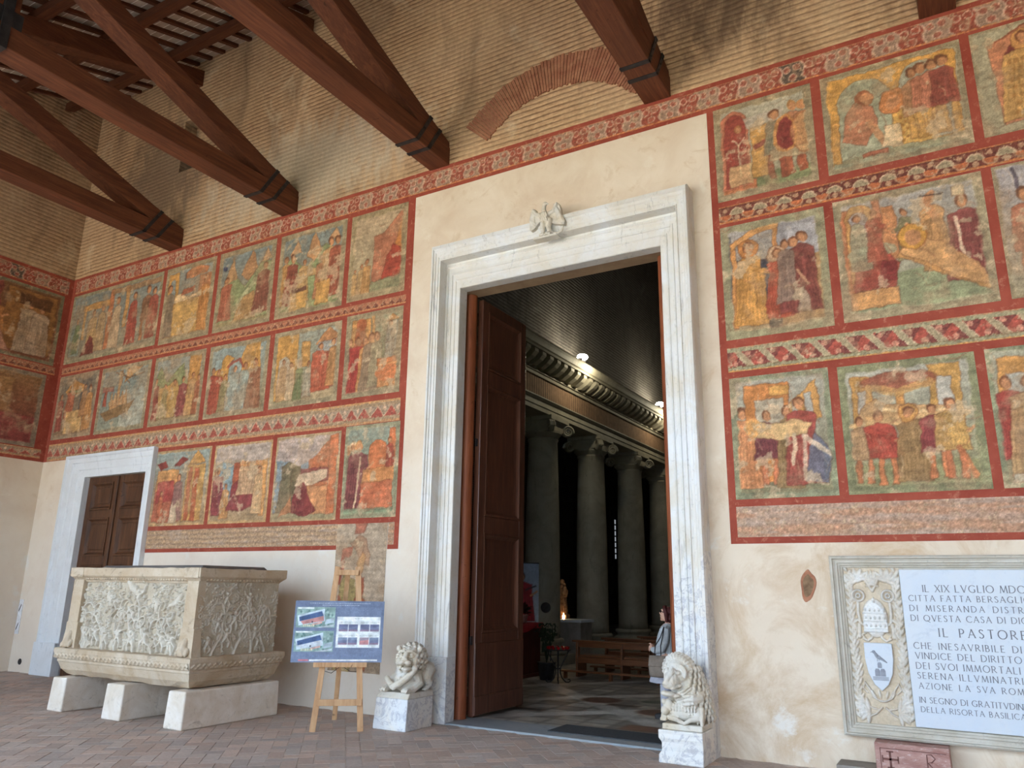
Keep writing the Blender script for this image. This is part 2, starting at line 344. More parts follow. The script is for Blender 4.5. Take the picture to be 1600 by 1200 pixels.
struct(obj('wall_left', w, [M_PLASTER, M_BRICK_Y], loc=(XL, 0, 0)))
w = MB(); w.k = 0; w.quad((XR, -11.3, -0.1), (XR, 0, -0.1), (XR, 0, 8.60), (XR, -11.3, 8.60)); w.k = 1; w.quad((XR, -11.3, 8.60), (XR, 0, 8.60), (XR, 0, 15), (XR, -11.3, 15)); w.k = 2; w.quad((XR - .003, -11.3, 4.3), (XR - .003, 0, 4.3), (XR - .003, 0, 8.60), (XR - .003, -11.3, 8.60))
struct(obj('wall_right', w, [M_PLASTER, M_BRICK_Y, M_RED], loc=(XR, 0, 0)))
for k in range(6):
    x = -15.3 + k * 4.05; w = MB().box(x - .62, x + .62, -11.62, -10.38, 0, .3).lathe([(.58, .3), (.6, .42), (.5, .55), (.47, .6), (.46, 2.5), (.40, 6.3), (.5, 6.4), (.56, 6.6)], (x, -11.0, 0), 28).box(x - .6, x + .6, -11.6, -10.4, 6.6, 6.9)
    o = struct(obj('column_%d' % (k + 1), w, M_TRAV))
w = MB().box(XL, XR, -11.3, -10.7, 6.9, 9.0); struct(obj('wall_front', w, M_TRAV))      # the architrave carried by the portico's colonnade, behind the viewer

# floor: herringbone brick paving, laid diagonally
def mat_paver():
    t = NT('brick_paving'); a = t.n('ShaderNodeVertexColor'); a.layer_name = 'paint'; p = t.pos()
    c = t.mix(1.0, a.outputs[0], t.ramp(t.noise(p, 26, 6, 0.7), [(0.3, 0.82), (0.7, 1.14)]), 'MULTIPLY')
    c = t.mix(t.ramp(t.noise(p, 1.2, 6, 0.65, 0.5), [(0.45, 0.0), (0.7, 0.45)]), c, L(158, 144, 134))
    t.bump(t.noise(p, 60, 5, 0.7), 0.2, 0.006); return t.done(c, 0.8)
def floor_mesh():
    rng = random.Random(4); Lb, Wb, g = 0.33, 0.165, 0.004; V, F, Cc = [], [], []
    def brick(x, y, lx, ly):
        pts = [(x + g, y + g), (x + lx - g, y + g), (x + lx - g, y + ly - g), (x + g, y + ly - g)]
        c, s = math.cos(math.radians(42)), math.sin(math.radians(42)); P = [(px * c - py * s - 8, px * s + py * c - 2.5) for px, py in pts]
        mx, my = sum(p[0] for p in P) / 4, sum(p[1] for p in P) / 4
        if not (XL < mx < 3.2 and -5.6 < my < -0.02): return
        if -6.9 < mx < -2.6 and my > -0.10: return
        P = [(min(max(px, XL), 9), min(py, -0.0)) for px, py in P]; z = rng.uniform(-0.0015, 0.0015); o = len(V); k = rng.uniform(0.93, 1.06); h = rng.uniform(-6, 6)
        col = ((180 + h) * k / 255, 162 * k / 255, (151 - h * 0.6) * k / 255)
        V.extend([(px, py, z) for px, py in P] + [(px + (mx - px) * -0.012, py + (my - py) * -0.012, z - 0.006) for px, py in P]); Cc.extend([col] * 8)
        F.append((o, o + 1, o + 2, o + 3)); F.extend([(o + i, o + 4 + i, o + 4 + (i + 1) % 4, o + (i + 1) % 4) for i in range(4)])
    n = 75
    for i in range(-n, n):                       # herringbone unit: one brick along u, one along v, stepped diagonally
        for j in range(-n // 2, n // 2):
            bx, by = i * Wb + j * 2 * Lb, i * Wb - 0 * Lb
            brick(bx, by, Lb, Wb); brick(bx + Lb, by + Wb - Lb, Wb, Lb)
    o = len(V); V.extend([(XL, -9.5, -0.005), (XR, -9.5, -0.005), (XR, 0.45, -0.005), (XL, 0.45, -0.005), (XL, -11.3, -0.006), (XR, -11.3, -0.006)]); Cc.extend([(200 / 255, 188 / 255, 178 / 255)] * 6); F.append((o, o + 1, o + 2, o + 3)); F.append((o + 4, o + 5, o + 1, o))
    me = bpy.data.meshes.new('floor'); me.from_pydata(V, [], F); a = me.color_attributes.new('paint', 'FLOAT_COLOR', 'POINT')
    c = np.ones((len(V), 4), np.float32); c[:, :3] = lin(np.array(Cc)); a.data.foreach_set('color', c.ravel()); me.materials.append(mat_paver())
    f = bpy.data.objects.new('floor', me); COL.objects.link(f); struct(f)
floor_mesh()
w = MB().quad((-60, -70, -0.35), (4, -70, -0.35), (4, -11.3, -0.35), (-60, -11.3, -0.35)); struct(obj('added_lawn', MB().quad((4, -70, -0.35), (50, -70, -0.35), (50, -11.3, -0.35), (4, -11.3, -0.35)), mottled('added_dark_grass', L(70, 84, 46), L(94, 106, 60), 2, 0.95, 0.1))); struct(obj('ground', w, mottled('pale_square_paving', L(196, 186, 170), L(214, 204, 188), 0.6, 0.9, 0.05)))  # unseen dark grass added to cut light bounced from the right side

# roof deck: terracotta tiles laid on battens, sloping down from the church wall
SL = 0.338
rz = lambda y, off: 12.97 + off + SL * y
w = MB().hexa([(XL, -11.8, rz(-11.8, .29)), (XR, -11.8, rz(-11.8, .29)), (XR, 0, rz(0, .29)), (XL, 0, rz(0, .29))], [(XL, -11.8, rz(-11.8, .37)), (XR, -11.8, rz(-11.8, .37)), (XR, 0, rz(0, .37)), (XL, 0, rz(0, .37))])
struct(obj('ceiling', w, M_TILE))

# ------------------------------------------------------------------ roof timbers
def tagp(o, label): o['label'] = label; return o
def truss(xc, label):
    root = thing('roof_truss', (xc, 0, 8.63), label, 'roof truss', 'roof trusses of the portico')
    x0, x1 = xc - 0.2, xc + 0.2
    b = MB().box(x0, x1, -10.69, 0.0, 8.63, 8.96); obj('tie_beam', b, M_BEAM_Y, root, bevel=0.012)
    lo = lambda y: 8.66 - 0.352 * y; hi = lambda y: 8.66 + 0.36 - 0.352 * y
    b = MB(); R1 = [(x0 + .015, 0, 8.96), (x1 - .015, 0, 8.96), (x1 - .015, 0, 9.06), (x0 + .015, 0, 9.06)]
    R2 = [(x0 + .015, -.78, 8.96), (x1 - .015, -.78, 8.96), (x1 - .015, -.78, hi(-.78)), (x0 + .015, -.78, hi(-.78))]
    R3 = [(x0 + .015, -5.3, lo(-5.3)), (x1 - .015, -5.3, lo(-5.3)), (x1 - .015, -5.3, hi(-5.3)), (x0 + .015, -5.3, hi(-5.3))]
    b.loft([R1, R2, R3]); obj('rafter', b, M_BEAM_Y, root, bevel=0.01)
    b = MB().loft([[(x0 + .03, y, rz(y, -.40)), (x1 - .03, y, rz(y, -.40)), (x1 - .03, y, rz(y, 0)), (x0 + .03, y, rz(y, 0))] for y in (0.0, -5.6, -10.69)]); obj('long_rafter', b, M_BEAM_Y, root, bevel=0.01)
    b = MB().box(xc - .15, xc + .15, -5.48, -5.16, 9.15, lo(-5.3) + .05); obj('king_post', b, M_BEAM_Y, root, bevel=0.01)
    b = MB().box(xc - .19, xc + .19, -5.52, -5.12, 8.9, 9.2).box(xc - .215, xc + .215, -5.38, -5.26, 8.60, 9.6); obj('iron_stirrup', b, M_IRON, root)
    for ya, yb in ((-0.72, -0.90), (-0.46, -0.60)):
        b = MB(); t = 0.012; za, zt = 8.62, hi(ya) + .012; w_ = 0.075
        # bottom strip, two slanting sides, top strip wrapping tie beam and rafter together
        yb2 = yb
        b.hexa([(x0 - t, yb2 - w_ / 2, za), (x1 + t, yb2 - w_ / 2, za), (x1 + t, yb2 + w_ / 2, za), (x0 - t, yb2 + w_ / 2, za)], [(x0 - t, yb2 - w_ / 2, za + t), (x1 + t, yb2 - w_ / 2, za + t), (x1 + t, yb2 + w_ / 2, za + t), (x0 - t, yb2 + w_ / 2, za + t)])
        yt = ya + 0.16
        for xa, xb in ((x0 - t, x0), (x1, x1 + t)):
            b.hexa([(xa, yb2 - w_ / 2, za), (xb, yb2 - w_ / 2, za), (xb, yb2 + w_ / 2, za), (xa, yb2 + w_ / 2, za)], [(xa, yt - w_ / 2, hi(yt)), (xb, yt - w_ / 2, hi(yt)), (xb, yt + w_ / 2, hi(yt)), (xa, yt + w_ / 2, hi(yt))])
            for k in (0.2, 0.5, 0.8): b.ell((xa if xa < xc else xb, yb2 + (yt - yb2) * k, za + (hi(yt) - za) * k), (.014, .016, .016), n=8, m=5)
        b.hexa([(x0 - t, yt - w_ / 2, hi(yt)), (x1 + t, yt - w_ / 2, hi(yt)), (x1 + t, yt + w_ / 2, hi(yt) - .02), (x0 - t, yt + w_ / 2, hi(yt) - .02)], [(x0 - t, yt - w_ / 2, hi(yt) + t), (x1 + t, yt - w_ / 2, hi(yt) + t), (x1 + t, yt + w_ / 2, hi(yt) + t - .02), (x0 - t, yt + w_ / 2, hi(yt) + t - .02)])
        obj('iron_strap', b, M_IRON, root)
    return root
TX = [-13.78, -10.44, -6.95, -3.11, 0.45]
TL = ['brown timber roof truss that lands beside the end wall, above the small side door', 'second brown timber truss out from the end wall, landing above the green hillside fresco', 'brown timber truss whose strapped end lands over the pale plaster, beside the brick arch',
      'brown timber truss whose beam end cuts across the tip of the brick relieving arch', 'brown truss showing only its dark beam end over the arcade fresco at the frieze']
for x, l in zip(TX, TL): truss(x, l)
PY = [-0.80, -2.12, -3.44, -4.76]
PL_ = ['reddish roof purlin running closest to the brick wall', 'reddish roof purlin second from the brick wall', 'reddish roof purlin third from the brick wall', 'reddish roof purlin over the ridge posts, fourth from the brick wall']
for y, l in zip(PY, PL_):
    o = obj('roof_purlin', MB().loft([[(x, y - .11, rz(y, .0) - .037), (x, y + .11, rz(y, 0) + .037), (x, y + .11, rz(y, .2) + .037), (x, y - .11, rz(y, .2) - .037)] for x in (XL, 1.2)]), M_BEAM_X, bevel=0.01)
    tag(o, l, 'purlin', 'roof purlins')
bt = obj('roof_batten', MB().hexa([(-.045, -6.2, rz(-6.2, .21)), (.045, -6.2, rz(-6.2, .21)), (.045, -0.02, rz(-0.02, .21)), (-.045, -.02, rz(-.02, .21))], [(-.045, -6.2, rz(-6.2, .285)), (.045, -6.2, rz(-6.2, .285)), (.045, -.02, rz(-.02, .285)), (-.045, -.02, rz(-.02, .285))]), M_BEAM_Y, loc=(0, 0, 12))
tag(bt, 'thin red-brown roof batten under the pale tiles, parallel to its neighbours', 'batten', 'battens under the roof tiles')
bx = [-17.2 + 0.42 * k for k in range(23)]
for k, x in enumerate(bx):
    o = bt if k == 0 else bt.copy()
    if k: COL.objects.link(o)
    o.location.x = x

# brick relieving arch above the door, in the brick wall
b = MB(); rngA = random.Random(2)
pa, pb, pc = (-6.42, 9.22), (-4.75, 9.98), (-3.02, 9.22)
def circ(p, q, r):
    ax, ay, bx_, by, cx, cy = *p, *q, *r; dd = 2 * (ax * (by - cy) + bx_ * (cy - ay) + cx * (ay - by))
    ux = ((ax * ax + ay * ay) * (by - cy) + (bx_ * bx_ + by * by) * (cy - ay) + (cx * cx + cy * cy) * (ay - by)) / dd
    uy = ((ax * ax + ay * ay) * (cx - bx_) + (bx_ * bx_ + by * by) * (ax - cx) + (cx * cx + cy * cy) * (bx_ - ax)) / dd
    return ux, uy, math.hypot(ax - ux, ay - uy)
cx, cz, ro = circ(pa, pb, pc); a0, a1 = math.atan2(pa[1] - cz, pa[0] - cx), math.atan2(pc[1] - cz, pc[0] - cx); nb = 62
for i in range(nb):
    u0 = a0 + (a1 - a0) * (i + .09) / nb; u1 = a0 + (a1 - a0) * (i + .91) / nb; ri = ro - 0.56 + rngA.uniform(-.02, .02); r2 = ro + rngA.uniform(-.03, .02); y = -0.018 - rngA.uniform(0, .012)
    P = [(cx + math.cos(a) * r, cz + math.sin(a) * r) for a, r in ((u0, ri), (u1, ri), (u1, r2), (u0, r2))]; b.prism(P, y, -0.0005)
o = obj('relieving_arch', b, mottled('red_arch_brick', L(140, 88, 66), L(172, 120, 90), 7, 0.95, 0.4, L(110, 72, 56)))
tag(o, 'shallow relieving arch of upright reddish bricks set in the wall over the main door', 'brick arch')

# red painted framing bands of the fresco fields
b = MB(); yb = -0.002
def band(x0, x1, z0, z1):
    yb = -0.002 if x1 - x0 > z1 - z0 else -0.0028
    b.quad((x0, yb, z0), (x1, yb, z0), (x1, yb, z1), (x0, yb, z1))
LV = dict(top=(8.20, 8.27))
band(XL, 3.2, 8.575, 8.65); band(XL, 3.2, 8.20, 8.275)
b.quad((XL, -.0012, 4.33), (-7.42, -.0012, 4.33), (-7.42, -.0012, 8.65), (XL, -.0012, 8.65)); b.quad((-13.56, -.0012, 2.345), (-8.64, -.0012, 2.345), (-8.64, -.0012, 4.33), (-13.56, -.0012, 4.33)); b.quad((-8.64, -.0012, 2.76), (-7.42, -.0012, 2.76), (-7.42, -.0012, 4.33), (-8.64, -.0012, 4.33)); b.quad((-2.42, -.0012, 2.345), (3.2, -.0012, 2.345), (3.2, -.0012, 8.65), (-2.42, -.0012, 8.65))
# dividers left
for z0, z1, xsL in ((6.50, 8.21, (-14.045, -12.395, -10.70, -8.935)), (4.76, 6.27, (-15.83, -14.04, -12.375, -10.62, -8.882))):
    for x in xsL: band(x, x + 0.105, z0, z1)
for x in (-11.872, -10.285, -8.712): band(x, x + 0.085, 2.78, 4.30)
band(-13.56, -13.50, 2.345, 4.30)
for z0, z1 in ((6.46, 6.53), (6.27, 6.32), (4.70, 4.79), (4.28, 4.345), (2.745, 2.815)): band(XL if z0 > 4.4 else -13.56, -7.42, z0, z1)
band(XL, -13.56, 4.33, 4.40)
band(-13.56, -8.66, 2.345, 2.415); band(-7.63, -7.42, 2.345, 2.415); band(-7.51, -7.42, 2.345, 8.20)
band(XL, XL + 0.10, 4.33, 8.2)
# right
for z0, z1, xsR in ((6.78, 8.21, (-1.055, 0.63)), (4.84, 6.45, (-1.04, 0.64)), (2.84, 4.38, (-1.165, 0.32))):
    for x in xsR: band(x, x + 0.092, z0, z1)
for z0, z1 in ((6.72, 6.80), (6.42, 6.48), (4.76, 4.86), (4.37, 4.45), (2.775, 2.855), (2.345, 2.42)): band(-2.42, 3.2, z0, z1)
band(-2.42, -2.335, 2.345, 8.20)
o = obj('painted_border', b, M_RED, loc=(0, 0, 0)); tag(o, 'dark red painted bands framing the rows of fresco fields on the long wall', 'painted border')
# ================================================================== FRESCOES (loose, generic fields of colour and figures)
GR = (150, 142, 116); SK = (196, 138, 96); BL = (138, 150, 154); OC = (202, 152, 80); RD = (168, 76, 58); PU = (126, 58, 58); TN = (190, 150, 110); GN = (128, 136, 100); PK = (190, 122, 92); CR = (208, 180, 138); PLG = (176, 168, 156); DKB = (70, 74, 92)
class Pic:
    def __init__(s, x0, x1, z0, z1, step, seed, bg, border=GR, bw=0.07, warp=0.030, sw=0.010):
        s.sw = sw
        s.W, s.H = x1 - x0, z1 - z0; s.ar = s.W / s.H; s.nx, s.ny = int(s.W / step) + 2, int(s.H / step) + 2; s.rng = np.random.default_rng(seed); s.b = (x0, x1, z0, z1)
        X, Y = np.meshgrid(np.linspace(0, s.ar, s.nx), np.linspace(0, 1, s.ny)); s.X0, s.Y0 = X, Y
        k = warp; s.X = X + (fbm(s.rng, s.ny, s.nx, 8, 8 * s.ar, 6, .62) - .5) * k * 2; s.Y = Y + (fbm(s.rng, s.ny, s.nx, 8, 8 * s.ar, 6, .62) - .5) * k * 2
        t = s.Y[..., None]; top, bot = (np.array(c, float) / 255 for c in (bg if isinstance(bg[0], (tuple, list)) else (bg, bg))); s.img = bot * (1 - t) + top * t
        s.img = s.img * (0.86 + 0.28 * fbm(s.rng, s.ny, s.nx, 5, 5 * s.ar))[..., None]; s.border, s.bw = border, bw
    def paint(s, m, c, a=0.93):
        c = np.array(c, float) / 255; n = (0.86 + 0.28 * vnoise(s.rng, s.ny, s.nx, 14, 14 * s.ar))[..., None]; m = (np.clip(m, 0, 1) * a)[..., None]; s.img = s.img * (1 - m) + np.clip(c * n, 0, 1) * m
    def soft(s, d): return np.clip(0.5 - d / s.sw, 0, 1)
    def ell(s, c, x, y, rx, ry, a=.93, line=None):
        x *= s.ar; q = np.sqrt(((s.X - x) / rx) ** 2 + ((s.Y - y) / ry) ** 2); d = (q - 1) * min(rx, ry); s.paint(s.soft(d), c, a)
        if line: s.paint(s.soft(np.abs(d) - .004), line, .7)
    def poly(s, c, pts, a=.93, line=(86, 50, 38)):
        P = [(x * s.ar, y) for x, y in pts]; ins = np.zeros(s.X.shape, bool); d = np.full(s.X.shape, 9.0); n = len(P)
        for i in range(n):
            (xa, ya), (xb, yb_) = P[i], P[(i + 1) % n]
            if ya != yb_: ins ^= ((ya > s.Y) != (yb_ > s.Y)) & (s.X < (xb - xa) * (s.Y - ya) / (yb_ - ya) + xa)
            dx, dy = xb - xa, yb_ - ya; q = np.clip(((s.X - xa) * dx + (s.Y - ya) * dy) / max(dx * dx + dy * dy, 1e-9), 0, 1); d = np.minimum(d, np.hypot(s.X - xa - q * dx, s.Y - ya - q * dy))
        s.paint(s.soft(np.where(ins, -d, d)), c, a)
        if line: s.paint(s.soft(d - .003), line, .45)
    def rect(s, c, x0, y0, x1, y1, a=.93, line=(86, 50, 38)): s.poly(c, [(x0, y0), (x1, y0), (x1, y1), (x0, y1)], a, line)
    def line(s, c, w, pts, a=.8):
        d = np.full(s.X.shape, 9.0)
        for (xa, ya), (xb, yb_) in zip(pts[:-1], pts[1:]):
            xa, xb = xa * s.ar, xb * s.ar; dx, dy = xb - xa, yb_ - ya; q = np.clip(((s.X - xa) * dx + (s.Y - ya) * dy) / max(dx * dx + dy * dy, 1e-9), 0, 1); d = np.minimum(d, np.hypot(s.X - xa - q * dx, s.Y - ya - q * dy))
        s.paint(s.soft(d - w), c, a)
    def fig(s, x, y, h, c, skin=SK, halo=None, w=.30, lean=0.0, legs=None, hair=(110, 66, 44), arm=0, trim=None):
        k = h / s.ar; sh = y + .80 * h; hx = x + lean * k; dk = tuple(v * .70 for v in c); lt = tuple(min(255, v * 1.18 + 8) for v in c)
        bot = y + (.34 * h if legs else 0)
        if legs:
            for q in (-.07, .08): s.poly(legs, [(x + (q - .035) * k, y), (x + (q + .05) * k, y), (x + (q + .03) * k, bot + .02), (x + (q - .03) * k, bot + .02)])
        ws = .115 * w / .3; wb = (.16 if not legs else .145) * w / .3
        s.poly(c, [(x - wb * k, bot), (x + wb * k, bot), (hx + ws * 1.0 * k, y + .62 * h), (hx + ws * k, sh - .03 * h), (hx + .04 * k, sh + .02 * h), (hx - .04 * k, sh + .02 * h), (hx - ws * k, sh - .03 * h), (hx - ws * 1.05 * k, y + .6 * h)])
        for q in (-.85, -.6, -.38, -.15, .1, .35, .55, .8): s.line(dk, (.003 + .004 * s.rng.random()) * h + .001, [(hx + ws * q * .8 * k, sh - .12 * h), (x + wb * q * k, bot + .02)], .55)
        s.line(lt, .005 * h + .002, [(hx + ws * .1 * k, sh - .15 * h), (x + wb * .15 * k, bot + .04)], .6)
        if trim: s.line(trim, .012 * h, [(hx - ws * .7 * k, sh - .06 * h), (hx, sh - .16 * h), (hx + ws * .7 * k, sh - .06 * h)], .85); s.line(trim, .012 * h, [(hx, sh - .16 * h), (x, bot + .12 * h)], .85)
        if halo: s.ell(halo, hx, sh + .10 * h, .115 * h, .115 * h, .93, (120, 70, 44))
        s.ell(hair, hx, sh + .115 * h, .062 * h, .075 * h); s.ell(skin, hx + .006 * k, sh + .095 * h, .046 * h, .062 * h)
        if arm:
            s.line(dk, .034 * h, [(hx, sh - .10 * h), (hx + arm * .18 * k, sh - .22 * h)], .7); s.line(c, .026 * h, [(hx, sh - .10 * h), (hx + arm * .18 * k, sh - .22 * h)], .9); s.line(skin, .017 * h, [(hx + arm * .17 * k, sh - .22 * h), (hx + arm * .28 * k, sh - .15 * h)], .9)
    def arch(s, c, x0, x1, y0, y1, line=(96, 60, 40)):
        r = (x1 - x0) / 2; xc = (x0 + x1) / 2; rv = r * s.ar; ys = y1 - rv
        s.poly(c, [(x0, y0), (x1, y0)] + [(xc + r * math.cos(math.radians(a)), ys + rv * math.sin(math.radians(a))) for a in range(0, 181, 15)], .93, line)
    def hills(s, c, pts): s.poly(c, [(-.05, -.05)] + pts + [(1.05, -.05)])
    def finish(s, name, label, y=-0.004, plane='y', at=0.0, group='fresco scenes on the portico walls', fade=.5, cat='fresco', lost=.64, tint=1.0):
        x0, x1, z0, z1 = s.b
        if s.bw:
            e = np.minimum(np.minimum(s.X, s.ar - s.X), np.minimum(s.Y, 1 - s.Y)); s.paint(np.clip((s.bw - e) / .012, 0, 1), s.border, .93); s.paint(np.clip(1 - np.abs(e - s.bw) / .007, 0, 1), (206, 190, 156), .22)
        rng, ny, nx, ar = s.rng, s.ny, s.nx, s.ar
        if s.bw:
            for k in range(46):                       # scuffs, brush strokes and cracks in the paint layer
                xa, ya = rng.uniform(.03, .97), rng.uniform(.03, .97); an = rng.uniform(-.5, .5) + (1.57 if rng.random() < .6 else 0); l = rng.uniform(.03, .16); c = ((92, 60, 44), (216, 190, 150), (150, 88, 66))[k % 3]
                s.line(c, rng.uniform(.0008, .0035), [(xa, ya), (xa + l * .5 * math.cos(an) / ar, ya + l * .5 * math.sin(an)), (xa + l * math.cos(an + .3) / ar, ya + l * math.sin(an + .3))], rng.uniform(.25, .6))
        m = np.clip((fbm(rng, ny, nx, 4, 4 * ar, 6, .62) - .54) / .14, 0, 1) * fade; s.img = s.img * (1 - m[..., None]) + np.array((168, 142, 114)) / 255 * m[..., None]
        m = np.clip((fbm(rng, ny, nx, 7, 7 * ar, 5, .6) - lost) / .05, 0, 1) * .7; s.img = s.img * (1 - m[..., None]) + np.array((196, 178, 148)) / 255 * m[..., None]
        rows = 0.5 + 0.5 * np.sin(2 * np.pi * (s.Y0 * s.H / 0.085 + 1.2 * fbm(rng, ny, nx, 3, 3 * ar))); s.img *= (1 - .07 * rows)[..., None]
        s.img *= (0.80 + 0.40 * fbm(rng, ny, nx, 22, 22 * ar, 4, .7))[..., None] * tint; s.img *= (0.90 + .2 * rng.random((ny, nx)))[..., None]
        s.img = np.clip(s.img, 0, 1); g = s.img.mean(-1, keepdims=True); s.img = np.clip((g + (s.img - g) * .86) * .91 + np.array((206, 166, 128)) / 255 * .09 + .02, 0, 1) * np.array((1.05, .985, .92))
        A, B = np.meshgrid(np.linspace(x0, x1, nx), np.linspace(z0, z1, ny)); Yp = np.full_like(A, y)
        P = np.stack([A, Yp, B], -1) if plane == 'y' else np.stack([np.full_like(A, at + 0.004), A, B], -1)
        o = grid_mesh(name, P, s.img, M_FRESCO); return tag(o, label, cat, group)
def F(*a, **k): return Pic(*a, **k)

# ---- right of the main door, top row
p = F(-2.33, -1.06, 6.80, 8.20, .0105, 1, ((178, 182, 170), (150, 150, 126)))
p.rect((116, 132, 92), 0, 0, 1, .2, .9, None); p.rect((190, 110, 72), .05, .03, .42, .16); p.arch((196, 112, 86), .06, .36, .1, .92); p.arch((150, 62, 56), .1, .33, .12, .88)
p.fig(.25, .14, .64, (160, 66, 58), trim=(224, 206, 176), hair=(170, 110, 70)); p.rect((204, 178, 128), .13, .12, .38, .34, .8); p.rect(OC, .38, .17, .55, .70); p.line(PU, .03, [(.42, .5), (.5, .52)]); p.poly((180, 178, 170), [(.32, .82), (.72, .84), (.68, .72), (.34, .7)], .9, None)
p.fig(.62, .12, .72, (138, 138, 118), legs=(150, 74, 54)); p.fig(.80, .13, .76, (190, 124, 90), legs=(176, 92, 64), hair=(200, 140, 80)); p.fig(.90, .13, .74, (180, 128, 92), legs=(170, 92, 66), hair=(196, 132, 78)); p.rect((176, 164, 132), .56, .3, .95, .40, .8)
p.ell((206, 142, 78), .715, .55, .105, .19); p.ell((126, 46, 50), .72, .55, .08, .165); p.ell((196, 150, 100), .90, .52, .12, .2, .6, (150, 84, 50))
p.finish('fresco', 'fresco of soldiers with shields and a red-robed bearded man, topmost field beside the main door')
p = F(-0.945, .625, 6.82, 8.21, .0105, 2, ((168, 168, 146), (150, 150, 130)), bw=.05)
p.rect((216, 160, 74), .04, .08, .95, .94); p.arch((152, 168, 152), .11, .50, .12, .88); p.arch((158, 172, 164), .56, .90, .14, .90); p.rect((140, 150, 128), .05, .03, .95, .13, .9, None); p.rect(OC, .05, .1, .11, .5)
p.poly((190, 120, 90), [(.13, .28), (.30, .2), (.40, .45), (.36, .58), (.26, .66), (.16, .56)]); p.line(SK, .03, [(.33, .44), (.42, .2)]); p.ell((150, 84, 54), .31, .68, .07, .08); p.ell(SK, .325, .67, .05, .06); p.rect((166, 92, 70), .26, .09, .44, .13)
p.poly((206, 164, 84), [(.48, .13), (.76, .12), (.74, .36), (.62, .54), (.50, .48)]); p.poly((216, 196, 160), [(.40, .15), (.54, .13), (.54, .36), (.44, .36)]); p.ell((196, 122, 70), .52, .58, .12, .12, .93, (130, 66, 42)); p.ell(SK, .515, .57, .06, .07)
for i in range(7):
    for j in range(4): p.ell((150, 96, 46), .55 + i * .028, .17 + j * .08 + (i % 2) * .03, .013, .017, .7)
for i, (x, c) in enumerate(((.66, (176, 128, 92)), (.72, (188, 116, 90)), (.79, (192, 120, 96)), (.86, (146, 70, 62)))): p.fig(x, .16, .70 + .02 * i, c, legs=(206, 158, 84))
p.finish('fresco', 'fresco of two ochre arches with a seated man and kneeling man in spotted robe')
p = F(.725, 2.4, 6.84, 8.22, .011, 3, ((170, 172, 150), (160, 156, 130)), bw=.03)
p.poly((204, 130, 96), [(.13, .08), (.6, .08), (.6, .9), (.36, .98), (.10, .84)]); p.line((130, 70, 50), .008, [(.1, .84), (.36, .97)]); p.arch((126, 52, 54), .18, .46, .12, .86); p.fig(.30, .10, .80, (200, 160, 92), w=.5, halo=(204, 150, 84))
for i in range(5):
    for j in range(7): p.ell((150, 104, 54), .21 + i * .04 + (j % 2) * .015, .16 + j * .08, .018, .022, .6)
p.fig(.75, .1, .7, RD); p.finish('fresco', 'fresco of a saint in spotted yellow robe under a salmon gable, topmost row')
# ---- right, middle row
p = F(-2.33, -1.045, 4.87, 6.43, .0105, 4, ((152, 158, 168), (170, 150, 110)), border=(146, 148, 118))
p.rect((170, 132, 84), .55, .08, .95, .72, .9, None); p.rect((156, 162, 176), .5, .62, .92, .95, .95, None); p.rect((58, 64, 84), .12, .3, .22, .68); p.rect((62, 66, 84), .36, .32, .5, .66); p.rect((52, 60, 78), .06, .35, .1, .9, .7, None)
p.rect((206, 140, 74), .09, .08, .14, .84); p.rect((206, 140, 74), .5, .4, .55, .9); p.poly((208, 148, 82), [(.08, .82), (.28, .93), (.56, .96), (.56, .9), (.3, .87), (.1, .77)])
p.fig(.27, .10, .74, (214, 152, 72), halo=(196, 122, 58), w=.36, arm=1); p.fig(.54, .14, .60, (180, 74, 54), halo=(200, 168, 134), w=.34); p.fig(.70, .17, .64, (122, 60, 60), w=.4); p.fig(.78, .15, .7, (134, 66, 62)); p.fig(.62, .25, .55, (140, 120, 110)); p.poly((176, 168, 146), [(.70, .16), (.82, .14), (.78, .36), (.72, .36)], .8)
p.rect((84, 82, 74), .42, .06, .54, .13); p.line((216, 168, 130), .01, [(.72, .52), (.82, .38)]); p.finish('fresco', 'fresco of a haloed man in an ochre robe facing kneeling red and purple figures')
p = F(-0.94, .635, 4.88, 6.45, .0105, 5, ((164, 166, 170), (150, 158, 130)), border=(150, 144, 116), bw=.06)
p.rect((134, 150, 116), .06, .06, .94, .34, .9, None); p.rect((202, 118, 74), .05, .1, .11, .9); p.arch((204, 156, 90), .08, .27, .3, .93); p.arch((160, 164, 176), .11, .23, .4, .87); p.rect((204, 118, 78), .27, .38, .33, .95); p.rect((210, 138, 86), .33, .45, .42, .88); p.rect((208, 150, 92), .06, .08, .40, .22)
p.poly((158, 66, 58), [(.08, .22), (.38, .22), (.42, .42), (.32, .52), (.12, .5)]); p.poly((128, 46, 48), [(.26, .26), (.40, .28), (.40, .44), (.30, .46)]); p.fig(.16, .40, .46, (154, 150, 124)); p.line((158, 166, 140), .045, [(.12, .52), (.28, .56), (.36, .54)]); p.fig(.27, .46, .42, (166, 84, 66), arm=1)
p.fig(.48, .42, .42, (126, 124, 90), arm=-1); p.fig(.66, .30, .62, (196, 146, 92), arm=-1); p.line(SK, .028, [(.68, .72), (.62, .84), (.67, .9)]); p.line((60, 44, 40), .007, [(.60, .89), (.74, .885)])
p.fig(.86, .20, .66, (132, 62, 62), w=.42); p.rect((216, 196, 156), .80, .84, .88, .92); p.line((224, 206, 178), .012, [(.80, .68), (.84, .26)]); p.poly((196, 144, 84), [(.40, .46), (.97, .08), (.99, .16), (.92, .24), (.44, .54)]); p.poly((206, 158, 104), [(.42, .50), (.52, .60), (.70, .52), (.94, .26), (.95, .14), (.86, .16), (.62, .36), (.44, .46)]); p.ell((214, 156, 66), .52, .60, .10, .10, .93, (140, 80, 40)); p.ell(SK, .52, .59, .055, .06)
